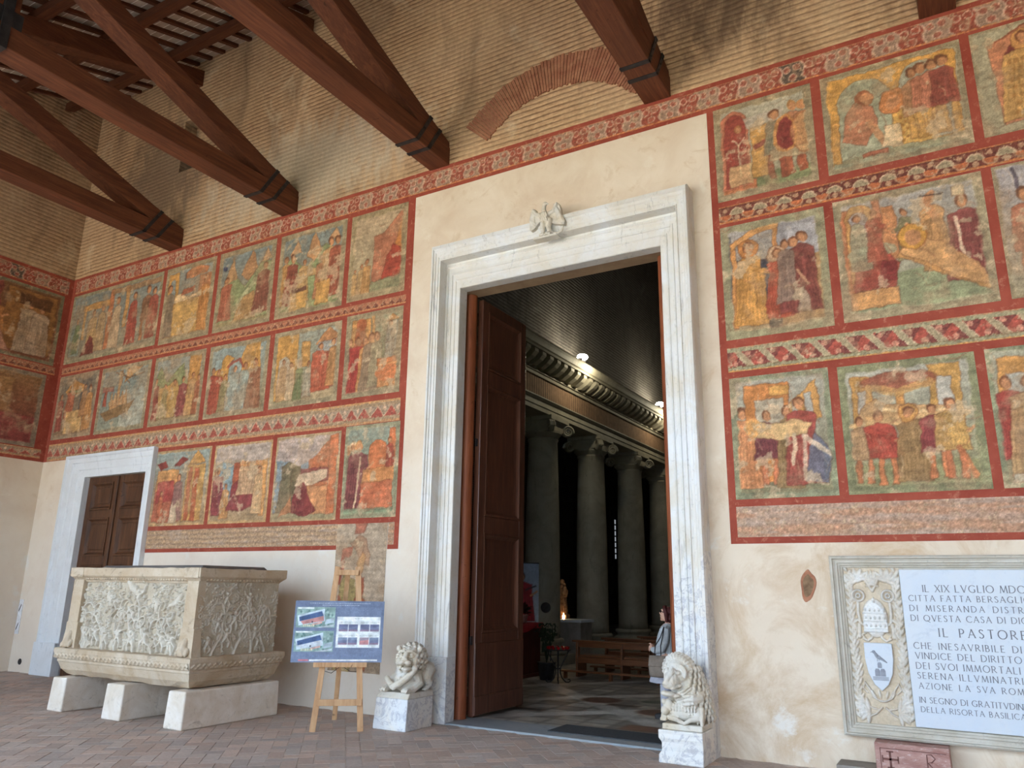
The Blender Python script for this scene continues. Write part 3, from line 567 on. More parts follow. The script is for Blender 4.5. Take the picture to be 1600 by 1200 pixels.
p.finish('fresco', 'fresco of a pale man on a slanting plank between seated ruler and purple-robed man')
p = F(.735, 2.4, 4.88, 6.46, .011, 6, ((160, 162, 176), (156, 150, 122)), border=(150, 140, 112), bw=.03)
p.rect((202, 156, 92), .2, .3, .45, .98); p.fig(.16, .08, .74, (178, 104, 78), legs=(180, 110, 80)); p.fig(.28, .08, .78, (196, 156, 108), legs=(186, 130, 96)); p.fig(.42, .1, .74, (150, 120, 90)); p.fig(.6, .1, .74, RD); p.line((70, 66, 84), .012, [(.12, .95), (.13, .8)])
p.finish('fresco', 'fresco of a huddle of tan figures before a yellow tower, middle row')
# ---- right, bottom row
p = F(-2.33, -1.17, 2.865, 4.37, .0105, 7, ((168, 172, 166), (118, 122, 92)), border=(132, 146, 120), bw=.05)
p.rect((206, 128, 64), .14, .12, .60, .92); p.rect((172, 172, 158), .25, .45, .54, .80); p.poly((206, 150, 78), [(.58, .72), (.88, .92), (.9, .6), (.6, .55)]); p.rect((162, 172, 174), .64, .62, .70, .76); p.rect((162, 172, 174), .76, .64, .83, .82); p.rect((208, 158, 82), .40, .82, .60, .90)
p.fig(.10, .08, .68, (212, 140, 92), w=.4); p.fig(.36, .10, .62, (112, 54, 66), legs=(198, 116, 80), w=.36); p.fig(.56, .08, .66, (134, 112, 74)); p.fig(.70, .1, .7, (156, 66, 62), w=.4); p.poly((96, 106, 132), [(.70, .12), (.92, .10), (.96, .34), (.84, .50), (.76, .40)]); p.line((222, 206, 182), .014, [(.72, .5), (.70, .14)]); p.line((226, 210, 184), .02, [(.74, .46), (.94, .32)])
p.poly((214, 182, 126), [(.20, .50), (.46, .46), (.76, .48), (.80, .56), (.66, .60), (.36, .60), (.2, .62)]); p.ell((214, 160, 92), .21, .57, .07, .08); p.line((228, 214, 180), .016, [(.62, .48), (.60, .26)])
p.finish('fresco', 'fresco of a white-shrouded body carried before an orange doorway, beside the main door')
p = F(-1.07, .315, 2.865, 4.355, .0105, 8, ((172, 178, 172), (128, 134, 96)), border=(128, 138, 104), bw=.06)
p.rect((140, 146, 104), .06, .06, .94, .22, .9, None); p.rect((204, 150, 76), .09, .3, .24, .90); p.rect((168, 176, 178), .13, .45, .19, .78); p.rect((206, 156, 78), .66, .3, .88, .94); p.rect((172, 180, 180), .71, .45, .82, .84); p.rect((200, 140, 72), .42, .5, .48, .76)
p.ell((160, 88, 68), .44, .84, .25, .075, .93, (110, 60, 44)); p.line((196, 154, 92), .03, [(.22, .80), (.44, .755), (.66, .81)])
p.poly((202, 160, 108), [(.10, .55), (.16, .66), (.26, .70), (.36, .66), (.76, .62), (.80, .54), (.46, .50)]); p.line((216, 180, 124), .02, [(.08, .52), (.9, .56)]); p.line((222, 196, 146), .012, [(.3, .62), (.52, .58), (.74, .59)])
p.fig(.13, .08, .52, (176, 142, 104), legs=(196, 118, 78)); p.fig(.30, .07, .56, (172, 64, 54), legs=(206, 122, 76), w=.46, lean=-.04, arm=1); p.fig(.49, .08, .56, (150, 118, 76), halo=(206, 150, 78), w=.4); p.fig(.66, .09, .56, (140, 56, 62), legs=(206, 122, 78), w=.42); p.fig(.78, .08, .6, (198, 158, 88), legs=(206, 118, 78), w=.42, arm=1); p.line((206, 120, 76), .02, [(.82, .3), (.9, .1)])
p.finish('fresco', 'fresco of men in red and ochre tunics shouldering a bier under a red canopy')
p = F(.41, 2.2, 2.865, 4.36, .011, 9, ((168, 176, 160), (140, 136, 104)), border=(132, 146, 118), bw=.04)
p.rect((210, 150, 78), .05, .3, .4, .92); p.rect((168, 180, 180), .09, .5, .34, .80); p.fig(.09, .2, .60, (164, 60, 58)); p.fig(.20, .08, .72, (186, 152, 106), w=.46); p.fig(.35, .1, .7, (196, 160, 112)); p.fig(.6, .1, .7, PU); p.rect((206, 206, 188), .06, .04, .5, .1)
p.finish('fresco', 'fresco of a red-robed man beside a tan cloak at a yellow doorway')
# ---- left of the main door, top row
p = F(-17.3, -14.05, 6.55, 8.20, .02, 11, ((118, 140, 150), (146, 140, 118)), border=(140, 142, 116), bw=.05)
p.rect((196, 144, 76), .14, .72, .46, .82); p.rect((120, 144, 140), .04, .1, .16, .5); p.rect((196, 146, 84), .16, .3, .19, .8); p.rect((188, 112, 72), .44, .1, .49, .95); p.rect((190, 140, 80), .62, .35, .66, .92); p.rect((164, 122, 84), .47, .86, .98, .94, .8)
p.fig(.28, .1, .62, (190, 156, 106), w=.4); p.poly((116, 52, 48), [(.18, .08), (.34, .08), (.30, .30), (.26, .34)]); p.fig(.38, .1, .66, (186, 158, 118)); p.fig(.10, .14, .5, (110, 130, 92)); p.fig(.54, .1, .72, (196, 172, 140)); p.fig(.72, .1, .72, (172, 74, 62)); p.fig(.86, .12, .74, (140, 96, 70), legs=(180, 120, 80)); p.fig(.93, .12, .7, (166, 80, 66))
p.finish('fresco', 'wide blue-grey fresco of robed figures split by an orange pillar, top row at the corner', fade=.6)
p = F(-13.94, -12.40, 6.52, 8.20, .017, 12, ((126, 148, 158), (164, 134, 92)))
p.rect((198, 146, 72), .06, .4, .28, .92); p.arch((124, 148, 160), .12, .22, .5, .84); p.rect((184, 110, 70), .70, .3, .95, .80); p.poly((190, 120, 78), [(.4, .88), (.6, .97), (.86, .9), (.84, .82), (.44, .8)]); p.fig(.12, .08, .7, (136, 122, 104)); p.fig(.84, .08, .72, (196, 134, 72)); p.rect((206, 164, 92), .24, .08, .74, .52); p.poly((216, 190, 146), [(.22, .50), (.78, .54), (.76, .62), (.54, .54), (.34, .62), (.24, .62)]); p.poly((172, 92, 66), [(.36, .58), (.64, .62), (.62, .68), (.4, .66)]); p.line((96, 90, 96), .01, [(.42, .78), (.42, .9)])
p.finish('fresco', 'fresco of an ochre altar block with white cloth, between yellow tower and orange house')
p = F(-12.29, -10.71, 6.52, 8.20, .016, 13, ((112, 138, 154), (150, 130, 90)))
p.hills((132, 152, 108), [(0, .5), (.3, .68), (.5, .5), (.8, .78), (1, .72)]); p.poly((190, 148, 104), [(.12, .55), (.26, .90), (.36, .62)]); p.poly((184, 136, 94), [(.42, .66), (.6, .94), (.72, .70), (.56, .56)]); p.poly((190, 150, 110), [(.76, .75), (.86, .92), (.95, .78)]); p.line((178, 184, 146), .03, [(.4, .3), (.7, .56), (.92, .7)]); p.poly((172, 132, 84), [(.34, .08), (.5, .38), (.68, .42), (.74, .1)]); p.fig(.18, .12, .56, (178, 96, 74), w=.4); p.fig(.84, .14, .62, (128, 72, 60), w=.46); p.rect((150, 136, 98), .04, .03, .96, .1, .8, None); p.ell((60, 74, 120), .12, .78, .04, .04)
p.finish('fresco', 'fresco of green hills with tan peaks between two standing figures')
p = F(-10.59, -8.94, 6.52, 8.19, .015, 14, ((110, 136, 150), (150, 132, 92)))
p.hills((132, 154, 108), [(0, .5), (.2, .72), (.42, .52), (.7, .78), (1, .6)]); p.poly((196, 144, 98), [(.42, .68), (.54, .94), (.66, .7), (.54, .58)]); p.poly((194, 150, 108), [(.18, .72), (.26, .9), (.36, .74)]); p.poly((194, 150, 108), [(.74, .8), (.84, .94), (.92, .8)])
for x, c, h in ((.12, (186, 136, 78), .6), (.22, (140, 70, 58), .6), (.40, (204, 164, 108), .52), (.66, (186, 122, 86), .5), (.78, (206, 160, 112), .7), (.88, (164, 84, 66), .7)): p.fig(x, .14, h, c, w=.36)
p.rect((206, 160, 88), .22, .06, .48, .30); p.rect((104, 70, 60), .24, .27, .46, .32); p.rect((206, 158, 86), .6, .08, .8, .34); p.poly((204, 166, 112), [(.28, .40), (.6, .42), (.58, .5), (.3, .5)])
p.finish('fresco', 'fresco of a burial among green hills with ochre tomb chests')
p = F(-8.83, -7.57, 6.54, 8.17, .014, 15, ((182, 166, 142), (150, 146, 118)), border=(152, 142, 112))
p.poly((180, 110, 84), [(.42, .18), (.44, .70), (.60, .72), (.76, .84), (.94, .96), (.94, .2)]); p.poly((204, 130, 66), [(.80, .5), (.9, .82), (.95, .82), (.95, .4)]); p.poly((166, 62, 50), [(.60, .18), (.66, .42), (.78, .56), (.9, .5), (.93, .22)]); p.rect((128, 136, 104), .4, .06, .95, .18); p.fig(.12, .05, .32, (204, 162, 98)); p.fig(.24, .06, .36, (206, 170, 116)); p.fig(.33, .06, .4, (200, 150, 90)); p.line((120, 130, 90), .015, [(.05, .22), (.05, .8)])
p.finish('fresco', 'damaged fresco, mostly bare beige plaster above a red-draped mass, top row by the pale plaster', lost=.7)
# ---- left, middle row
p = F(-17.3, -15.835, 4.81, 6.26, .02, 16, ((120, 120, 112), (134, 110, 84)), border=(150, 140, 120), bw=.06)
p.rect((80, 84, 90), .6, .3, .85, .9, .8); p.poly((198, 140, 74), [(.2, .74), (.4, .92), (.66, .8), (.66, .7), (.3, .66)]); p.rect((110, 134, 92), .3, .7, .6, .75); p.fig(.36, .3, .54, (184, 100, 72), w=.4); p.rect((204, 168, 108), .3, .08, .72, .42); p.fig(.12, .12, .6, (150, 72, 62)); p.fig(.84, .1, .7, (196, 140, 80)); p.fig(.7, .3, .5, (176, 128, 84))
p.finish('fresco', 'dark fresco of a figure under a canopy over a tan altar, near the corner', fade=.6)
p = F(-15.72, -14.045, 4.80, 6.25, .018, 17, ((116, 140, 148), (146, 160, 146)))
p.rect((168, 178, 172), .5, .05, .95, .6, .8, None); p.poly((134, 104, 66), [(.08, .30), (.76, .44), (.62, .26), (.22, .18)]); p.poly((206, 152, 96), [(.26, .34), (.6, .42), (.58, .54), (.24, .46)]); p.rect((190, 146, 96), .38, .44, .44, .92); p.poly((196, 146, 92), [(.50, .72), (.84, .92), (.80, .98), (.52, .92)]); p.line((120, 80, 50), .012, [(.3, .9), (.6, .78), (.88, .84)]); p.line((120, 80, 50), .012, [(.42, .9), (.6, .7)])
for i in range(5): p.fig(.28 + i * .07, .40, .2, (204, 168, 124))
p.fig(.14, .4, .3, (166, 76, 60)); p.rect((176, 88, 74), .06, .62, .3, .7, .7); p.finish('fresco', 'fresco of a brown boat with sailors on pale green water')
p = F(-13.92, -12.38, 4.80, 6.24, .017, 18, ((138, 154, 156), (156, 136, 96)))
p.poly((132, 146, 98), [(0, .55), (.14, .85), (.3, .62), (.58, .86), (.72, .5), (.6, .1), (0, .1)]); p.poly((190, 146, 84), [(.1, .5), (.5, .62), (.6, .3), (.3, .1), (.05, .2)]); p.rect((198, 140, 70), .70, .3, .92, .96); p.fig(.08, .08, .62, (150, 70, 62)); p.fig(.46, .1, .54, (196, 158, 90), w=.4); p.fig(.62, .1, .56, (146, 70, 72), w=.4); p.fig(.80, .1, .6, (196, 152, 96), w=.36); p.fig(.92, .1, .56, (170, 100, 70)); p.fig(.28, .1, .5, (160, 146, 96))
p.finish('fresco', 'fresco of a crowd before a green hill and a yellow tower')
p = F(-12.26, -10.63, 4.80, 6.235, .016, 19, ((128, 154, 164), (154, 142, 104)))
p.poly((206, 150, 70), [(.08, .1), (.08, .60), (.3, .84), (.56, .74), (.62, .94), (.86, .96), (.9, .1)]); p.arch((132, 160, 168), .36, .58, .12, .78); p.line((160, 66, 52), .02, [(.34, .66), (.42, .74), (.54, .74), (.6, .64)]); p.arch((110, 90, 70), .70, .84, .1, .6); p.rect((134, 160, 168), .12, .66, .24, .80)
for x, c, h in ((.1, (164, 66, 56), .64), (.2, (170, 80, 62), .6), (.32, (144, 140, 100), .52), (.46, (160, 176, 172), .62), (.64, (150, 172, 172), .64), (.80, (146, 96, 72), .66)): p.fig(x, .07, h, c, w=.4)
p.finish('fresco', 'fresco of figures in pale blue before a yellow arched palace')
p = F(-10.51, -8.89, 4.81, 6.24, .015, 20, ((150, 164, 160), (140, 140, 104)))
p.rect((204, 150, 72), .06, .1, .38, .94); p.arch((170, 172, 162), .1, .28, .1, .66); p.rect((196, 146, 78), .44, .5, .56, .82); p.poly((190, 130, 82), [(.64, .76), (.82, .94), (.97, .82), (.97, .74)]); p.rect((152, 164, 170), .68, .4, .94, .78); p.rect((176, 160, 126), .5, .06, .95, .18); p.line((160, 80, 60), .012, [(.48, .14), (.94, .2)])
p.fig(.18, .08, .56, (200, 160, 108)); p.fig(.30, .08, .5, (206, 186, 152)); p.fig(.42, .08, .5, (118, 134, 92)); p.fig(.72, .16, .62, (186, 86, 62), w=.56); p.fig(.9, .2, .6, (190, 136, 84)); p.fig(.55, .1, .46, (170, 168, 150)); p.finish('fresco', 'fresco of a ruler in red on a throne beside a yellow arched gate')
p = F(-8.78, -7.56, 4.81, 6.28, .014, 21, ((146, 152, 128), (140, 132, 94)))
p.rect((206, 146, 80), .1, .5, .44, .92); p.arch((178, 96, 62), .18, .36, .5, .94); p.rect((204, 150, 88), .46, .4, .52, .96); p.poly((200, 142, 82), [(.70, .84), (.82, .93), (.96, .86)]); p.rect((142, 156, 150), .74, .5, .92, .84)
p.fig(.10, .06, .66, (134, 50, 54), w=.46); p.fig(.24, .05, .68, (170, 60, 56), w=.46); p.fig(.36, .06, .66, (204, 150, 90)); p.fig(.46, .06, .7, (150, 130, 108), w=.4); p.fig(.56, .1, .66, (160, 150, 120)); p.fig(.80, .36, .5, (160, 156, 140)); p.rect((208, 124, 74), .58, .34, .95, .42); p.rect((204, 138, 84), .60, .08, .93, .36); p.ell((208, 122, 76), .76, .24, .16, .1)
p.finish('fresco', 'fresco of purple and red cloaked men at an orange table, by the pale plaster')
# ---- left, bottom row
p = F(-13.50, -11.88, 2.83, 4.27, .016, 22, ((136, 164, 172), (164, 136, 100)), border=(190, 158, 112), bw=.035)
p.poly((178, 96, 74), [(.06, .05), (.08, .62), (.5, .66), (.56, .05)]); p.rect((206, 150, 90), .08, .46, .46, .74); p.rect((206, 160, 88), .60, .05, .92, .78); p.rect((184, 92, 62), .63, .05, .70, .74); p.rect((184, 92, 62), .74, .05, .82, .74); p.poly((204, 150, 78), [(.62, .78), (.76, .97), (.92, .80)]); p.poly((134, 50, 48), [(.06, .82), (.2, .86), (.26, .78), (.12, .74)]); p.poly((128, 50, 48), [(.36, .78), (.5, .90), (.62, .86), (.46, .78)]); p.poly((168, 66, 66), [(.1, .3), (.12, .58), (.4, .6), (.42, .32)]); p.fig(.48, .06, .62, (146, 110, 110), w=.36); p.poly((206, 192, 166), [(.36, .04), (.52, .04), (.48, .3), (.44, .24), (.42, .34)]); p.fig(.2, .06, .4, (190, 104, 74))
p.finish('fresco', 'fresco of an orange striped tower under dark red birds, lowest field beside the side door', fade=.35)
p = F(-11.785, -10.30, 2.83, 4.26, .015, 23, ((176, 166, 160), (164, 142, 108)), border=(198, 164, 112), bw=.035)
p.poly((122, 158, 178), [(.03, .2), (.04, .72), (.2, .78), (.4, .7), (.42, .2)]); p.rect((182, 88, 62), .36, .4, .48, .74); p.rect((206, 142, 78), .48, .6, .9, .76); p.rect((208, 150, 86), .86, .08, .95, .82); p.fig(.10, .1, .62, (134, 62, 72), w=.46); p.fig(.06, .1, .6, (140, 62, 70)); p.fig(.26, .06, .44, (202, 148, 92), w=.36); p.poly((140, 58, 66), [(.30, .16), (.36, .46), (.56, .62), (.74, .5), (.78, .22), (.6, .14)])
for x in (.52, .6, .68, .76, .82): p.fig(x, .34, .44, (200, 168, 132), hair=(216, 196, 160))
p.fig(.82, .1, .6, (206, 172, 128)); p.poly((176, 168, 164), [(.03, .97), (.97, .97), (.97, .78), (.7, .74), (.5, .80), (.3, .78), (.03, .76)], .95, None); p.finish('fresco', 'fresco with a bare grey upper edge over mitred men and a kneeling plum-robed figure', fade=.35)
p = F(-10.20, -8.72, 2.82, 4.28, .014, 24, ((176, 168, 162), (146, 142, 108)), border=(176, 156, 116), bw=.035)
p.rect((118, 152, 178), .03, .1, .24, .72); p.rect((116, 150, 180), .42, .5, .56, .78); p.poly((190, 104, 66), [(.52, .1), (.54, .70), (.66, .76), (.84, .92), (.84, .1)]); p.rect((204, 110, 68), .84, .08, .96, .96); p.rect((128, 56, 60), .40, .44, .84, .60); p.fig(.24, .1, .72, (112, 106, 80), w=.42, hair=(128, 50, 46)); p.fig(.36, .3, .5, (120, 112, 84), hair=(180, 90, 60)); p.poly((222, 204, 176), [(.34, .42), (.40, .54), (.58, .56), (.82, .58), (.82, .48), (.6, .40), (.4, .36)]); p.poly((206, 146, 98), [(.5, .08), (.84, .08), (.84, .40), (.52, .38)]); p.poly((120, 46, 52), [(.30, .10), (.36, .40), (.48, .44), (.60, .22), (.70, .12), (.5, .04)]); p.poly((184, 112, 70), [(.12, .05), (.3, .3), (.32, .1)]); p.poly((178, 168, 168), [(.03, .97), (.80, .97), (.70, .78), (.56, .70), (.4, .64), (.2, .70), (.03, .72)], .95, None)
p.finish('fresco', 'fresco of a dark-robed man with a broad hat by a white deathbed, lowest row', fade=.35)
p = F(-8.625, -7.50, 2.83, 4.33, .013, 25, ((136, 156, 150), (132, 148, 116)), border=(142, 148, 122), bw=.05)
p.rect((210, 110, 66), .82, .4, .94, .94); p.arch((206, 112, 66), .46, .80, .2, .82); p.fig(.08, .1, .7, (118, 116, 90), hair=(214, 172, 124)); p.fig(.17, .1, .74, (126, 112, 96), hair=(216, 190, 150)); p.fig(.27, .08, .76, (124, 62, 68), w=.46, arm=1, hair=(212, 150, 90)); p.line((222, 200, 160), .012, [(.26, .1), (.30, .64)]); p.fig(.84, .4, .44, (164, 74, 60)); p.rect((210, 142, 84), .36, .36, .94, .52); p.rect((200, 108, 74), .34, .08, .92, .38); p.rect((120, 152, 122), .05, .03, .95, .1, .8)
p.finish('fresco', 'fresco of mitred bishops with a staff before an orange throne, by the pale plaster', fade=.35)
# ---- end wall
p = Pic(-2.6, -0.16, 6.50, 8.18, .02, 31, ((120, 84, 54), (126, 74, 54)), border=(122, 128, 104), bw=.05)
p.rect((126, 54, 52), 0, .3, .46, 1, .9, None); p.rect((150, 104, 54), .5, .1, .95, .92); p.fig(.42, .1, .64, (178, 118, 62), w=.5, arm=1); p.poly((176, 130, 112), [(.36, .06), (.6, .06), (.5, .3)]); p.fig(.72, .08, .72, (172, 156, 136), w=.4); p.fig(.82, .08, .7, (180, 162, 142), w=.4); p.rect((90, 56, 36), .62, .72, .9, .86, .8)
p.finish('fresco', 'dim brown fresco of white-robed figures, upper field of the end wall', plane='x', at=XL, fade=.6)
p = Pic(-2.6, -0.26, 4.62, 6.26, .02, 32, ((150, 116, 74), (128, 56, 56)), border=(136, 132, 118), bw=.06)
p.rect((176, 138, 82), .3, .42, .72, .86, .6, None); p.fig(.40, .34, .5, (186, 146, 84)); p.fig(.54, .34, .5, (182, 140, 82)); p.rect((136, 58, 60), 0, .05, 1, .40, .8, None); p.rect((120, 74, 62), 0, .2, .5, .3, .6, None)
p.finish('fresco', 'faded yellow and red fresco, lower field of the end wall', plane='x', at=XL, fade=.7)
# ---- fragment on the plaster
p = Pic(-8.66, -7.64, 0.55, 2.745, .012, 33, ((172, 162, 146), (166, 154, 138)), bw=0)
p.poly((140, 146, 132), [(.22, .84), (.36, .9), (.5, .9), (.5, .8), (.3, .76)], .9, None); p.poly((160, 96, 78), [(.34, 1.0), (.6, 1.0), (.56, .93), (.38, .93)]); p.poly((166, 132, 106), [(.3, .86), (.46, .92), (.6, .90), (.68, .78), (.66, .70), (.5, .76)], .9); p.poly((168, 70, 56), [(.16, .82), (.36, .84), (.34, .78), (.22, .76), (.16, .58), (.12, .58)]); p.poly((150, 140, 84), [(.1, .0), (.14, .56), (.24, .66), (.44, .6), (.44, .0)], .85); p.poly((206, 152, 90), [(.46, .72), (.56, .80), (.62, .76), (.56, .66), (.46, .62)]); p.poly((178, 92, 64), [(.42, .46), (.5, .64), (.6, .62), (.58, .48)]); p.poly((196, 104, 62), [(.56, .5), (.66, .46), (.76, .2), (.7, .0), (.56, .1)]); p.line((150, 80, 66), .012, [(.14, .5), (.2, .0)])
p.finish('fresco_fragment', 'grey plaster patch with the red and ochre remains of a standing figure, behind the easel', group=None, cat='fresco', y=-0.005)
# ------------------------------------------------------------------ painted friezes
def frieze(x0, x1, z0, z1, step, seed, fn, label, plane='y', at=0.0, fade=.45, name='painted_frieze', group='painted friezes between the fresco rows', y=-0.005):
    p = Pic(x0, x1, z0, z1, step, seed, ((150, 100, 80), (150, 100, 80)), bw=0, warp=.06 if (z1 - z0) < .4 else .02); X = p.X * p.H + x0; Z = np.clip(p.Y, 0, 1); fn(p, X, Z); return p.finish(name, label, y=y, plane=plane, at=at, group=group, fade=fade, cat='painted frieze', lost=.66)
def ring(p, X, Z, per, ph, zc, r, c, H, w=.16, a=.85, fill=None):
    dx = ((X - ph) / per - np.round((X - ph) / per)) * per; d = np.hypot(dx, (Z - zc) * H)
    if fill: p.paint(np.clip((r - d) / .008 + .5, 0, 1), fill, .8)
    p.paint(np.clip((w * r - np.abs(d - r)) / .006 + .5, 0, 1), c, a)
def fr_top(p, X, Z):
    per = .56; q = (X + .10 * (Z - .5)) / per + .07 * np.sin(Z * 6.28); f = q - np.floor(q); red = (f < .5)
    p.paint(np.ones_like(X), (158, 132, 120), 1); p.paint(red * 1.0, (152, 68, 56), .95)
    dk = (np.floor(q) % 5 == 2) & (f > .5) & (X > -2.5); p.paint(dk * 1.0, (74, 68, 66), .9)
    e = np.minimum(np.abs(f), np.minimum(np.abs(f - .5), np.abs(f - 1))); p.paint(np.clip((.035 - e) / .02, 0, 1), (206, 178, 164), .85)
    H = p.H
    for ph, zc in ((.07, .70), (.20, .74), (.14, .28)): ring(p, X, Z, per / 2, ph, zc, .048, (210, 182, 166), H, .14, .8, (166, 84, 70))
    p.paint(np.clip((.07 - Z) / .02, 0, 1), (208, 132, 78), .9); p.paint(np.clip((Z - .95) / .02, 0, 1), (196, 140, 104), .8)
def fr_hats(p, X, Z):
    H = p.H; per = .30; p.paint(np.ones_like(X), (106, 52, 46), 1)
    dx = (X / per - np.round(X / per)) * per; d = np.hypot(dx, (Z - .42) * H); p.paint(np.clip((.085 - d) / .008, 0, 1) * (Z > .42), (158, 152, 126), .95); p.paint(np.clip((.012 - np.abs(d - .088)) / .006, 0, 1) * (Z > .42), (216, 196, 166), .9)
    dx = ((X / per + .5) - np.round(X / per + .5)) * per; d = np.hypot(dx, (Z - .46) * H); p.paint(np.clip((.075 - d) / .008, 0, 1) * (Z < .46), (190, 104, 64), .95); p.paint(np.clip((.012 - np.abs(d - .078)) / .006, 0, 1) * (Z < .46), (206, 166, 130), .7)
    ring(p, X, Z, per, .15, .72, .016, (190, 150, 120), H, .9); ring(p, X, Z, per, 0, .25, .018, (196, 160, 128), H, .9)
    p.paint(np.clip((.12 - Z) / .03, 0, 1), (208, 124, 66), .9); p.paint(np.clip((Z - .92) / .03, 0, 1), (206, 126, 72), .8)
def fr_ribbon(p, X, Z):
    H = p.H; p.paint(np.ones_like(X), (152, 156, 126), 1); m = ((Z > .20) & (Z < .82)); p.paint(m * 1.0, (122, 58, 58), .97); per = .30; zz = (Z - .2) / .62
    q = (X / per - zz * .5); f = q - np.floor(q); p.paint(m * (f < .42), (176, 78, 68), .95)
    q = (X / per + zz * .5); f = q - np.floor(q); p.paint(m * (f < .30), (168, 164, 134), .95); e = np.minimum(np.abs(f), np.abs(f - .30)); p.paint(m * np.clip((.03 - e) / .02, 0, 1), (216, 196, 168), .8)
    ring(p, X, Z, per, .02, .70, .018, (214, 150, 128), H, .9); ring(p, X, Z, per, .17, .32, .018, (214, 150, 128), H, .9); p.paint(np.clip((.06 - Z) / .02, 0, 1), (206, 146, 78), .9); p.paint(np.clip((Z - .96) / .02, 0, 1), (198, 130, 90), .8); p.paint(np.clip(.02 - np.abs(Z - .18), 0, .02) * 50, (110, 74, 40), .8)
def fr_small(p, X, Z):
    p.paint(np.ones_like(X), (176, 110, 84), 1); per = .17; f = X / per - np.floor(X / per); t = np.abs(f - .5) * 2; p.paint(np.clip((t - (Z - .2) / .6) / .1, 0, 1) * (Z > .2) * (Z < .85), (116, 60, 52), .9)
    p.paint(np.clip((.10 - np.abs(t - (Z - .2) / .6)) / .05, 0, 1) * (Z > .2) * (Z < .85), (206, 160, 128), .8); p.paint(np.clip((.2 - Z) / .04, 0, 1), (204, 132, 80), .9)
def fr_tri(p, X, Z):
    p.paint(np.ones_like(X), (164, 142, 116), 1); m = ((Z > .26) & (Z < .74)); zz = (Z - .26) / .48; p.paint(m * 1.0, (150, 138, 126), .9); per = .28; f = X / per - np.floor(X / per); t = 1 - np.abs(f - .5) * 2
    p.paint(np.clip((t - zz) / .06, 0, 1) * m, (166, 74, 66), .95); p.paint(np.clip((.09 - np.abs(t - zz)) / .04, 0, 1) * m, (214, 178, 150), .8); p.paint(np.clip((.12 - Z) / .02, 0, 1), (200, 140, 92), .7); p.paint(np.clip((Z - .9) / .02, 0, 1), (206, 150, 88), .7); ring(p, X, Z, per, 0, .62, .018, (216, 186, 160), p.H, .9)
def fr_stripe(c1, c2, n):
    def fn(p, X, Z):
        p.paint(np.ones_like(X), c1, 1); s = .5 + .5 * np.sin(Z * 6.28 * n + 3.5 * fbm(p.rng, p.ny, p.nx, 2, 14)); p.paint(np.clip(s * 1.6 - .5, 0, 1), c2, .75); p.paint(np.clip((fbm(p.rng, p.ny, p.nx, 7, 16) - .53) / .14, 0, 1), (176, 166, 160), .6)
    return fn
frieze(-17.3, 3.2, 8.265, 8.580, .016, 41, fr_top, 'long frieze of red and grey scroll blocks running directly under the brick wall')
frieze(-2.33, 3.2, 6.48, 6.725, .011, 42, fr_hats, 'maroon frieze of small dome shapes between the upper and middle rows, by the arcade fresco')
frieze(-2.33, 3.2, 4.45, 4.765, .011, 43, fr_ribbon, 'frieze of a folded red and green ribbon above the bier fresco')
frieze(-17.3, -7.52, 6.315, 6.465, .016, 44, fr_small, 'narrow zigzag frieze under the green hillside frescoes')
frieze(-17.3, -7.52, 4.34, 4.71, .016, 45, fr_tri, 'frieze of red triangles running over the small side door')
frieze(-2.335, 3.2, 2.42, 2.78, .012, 46, fr_stripe((182, 142, 118), (170, 150, 140), 2), 'faded striped band along the foot of the frescoes, over the inscribed tablet', name='painted_dado', group=None)
frieze(-13.50, -8.66, 2.412, 2.75, .014, 47, fr_stripe((186, 160, 130), (140, 122, 110), 4), 'grey and tan striped band along the foot of the frescoes, behind the sarcophagus', name='painted_dado', group=None)
frieze(-7.63, -7.51, 2.412, 2.75, .014, 48, fr_stripe((180, 140, 112), (150, 130, 116), 4), 'short stub of striped band between grey patch and red frame corner', name='painted_dado', group=None)
b = MB(); b.quad((XL + .002, -3.2, 4.33), (XL + .002, 0, 4.33), (XL + .002, 0, 8.63), (XL + .002, -3.2, 8.63)); o = obj('painted_border', b, M_RED, loc=(XL, 0, 0)); tag(o, 'dim red painted ground framing the two frescoes of the end wall', 'painted border')
for z0, z1, sd, fn, l in ((8.24, 8.56, 51, fr_top, 'dim scroll frieze across the top of the end wall frescoes'), (6.30, 6.48, 52, fr_small, 'dim frieze between the two frescoes of the end wall'), (4.40, 4.60, 53, fr_tri, 'dim frieze at the foot of the end wall frescoes')):
    frieze(-2.9, -.1, z0, z1, .02, sd, fn, l, plane='x', at=XL, fade=.7)

# ================================================================== MAIN DOOR
# profile across the architrave: (fraction from outer to inner edge, projection)
PROF = [(0, 0.0), (0, .24), (.03, .28), (.10, .285), (.12, .262), (.17, .262), (.19, .245), (.27, .24), (.29, .225), (.345, .225), (.355, .245), (.375, .245), (.377, .065),
        (.42, .06), (.44, .078), (.48, .085), (.50, .066), (.60, .066), (.61, .080), (.66, .085), (.67, .070), (.78, .070), (.79, .085), (.82, .09), (.84, .078), (.985, .078), (1.0, .065), (1.0, -.12)]
def frame(name, xlo, xli, xri, xro, zto, zti, prof, mat, z0, zsplit=None, k=1.0, smooth=False):
    b = MB(); rings = [[], [], [], []]
    for s_, q in prof:
        xl = xlo + (xli - xlo) * s_; xr = xro + (xri - xro) * s_; zt = zto + (zti - zto) * s_; y = -q * k
        rings[0].append((xl, y, z0)); rings[1].append((xl, y, zt)); rings[2].append((xr, y, zt)); rings[3].append((xr, y, z0))
    n = len(prof); rr = [rings[0]]
    for a, c in zip(rings[:-1], rings[1:]):        # subdivide long runs so that stains and joints have vertices
        rr.append(c)
    b.loft(rr, closed=False, caps=False); return b
b = frame('f', -6.84, -6.395, -3.13, -2.67, 7.06, 6.335, PROF, M_MARBLE, 0.0)
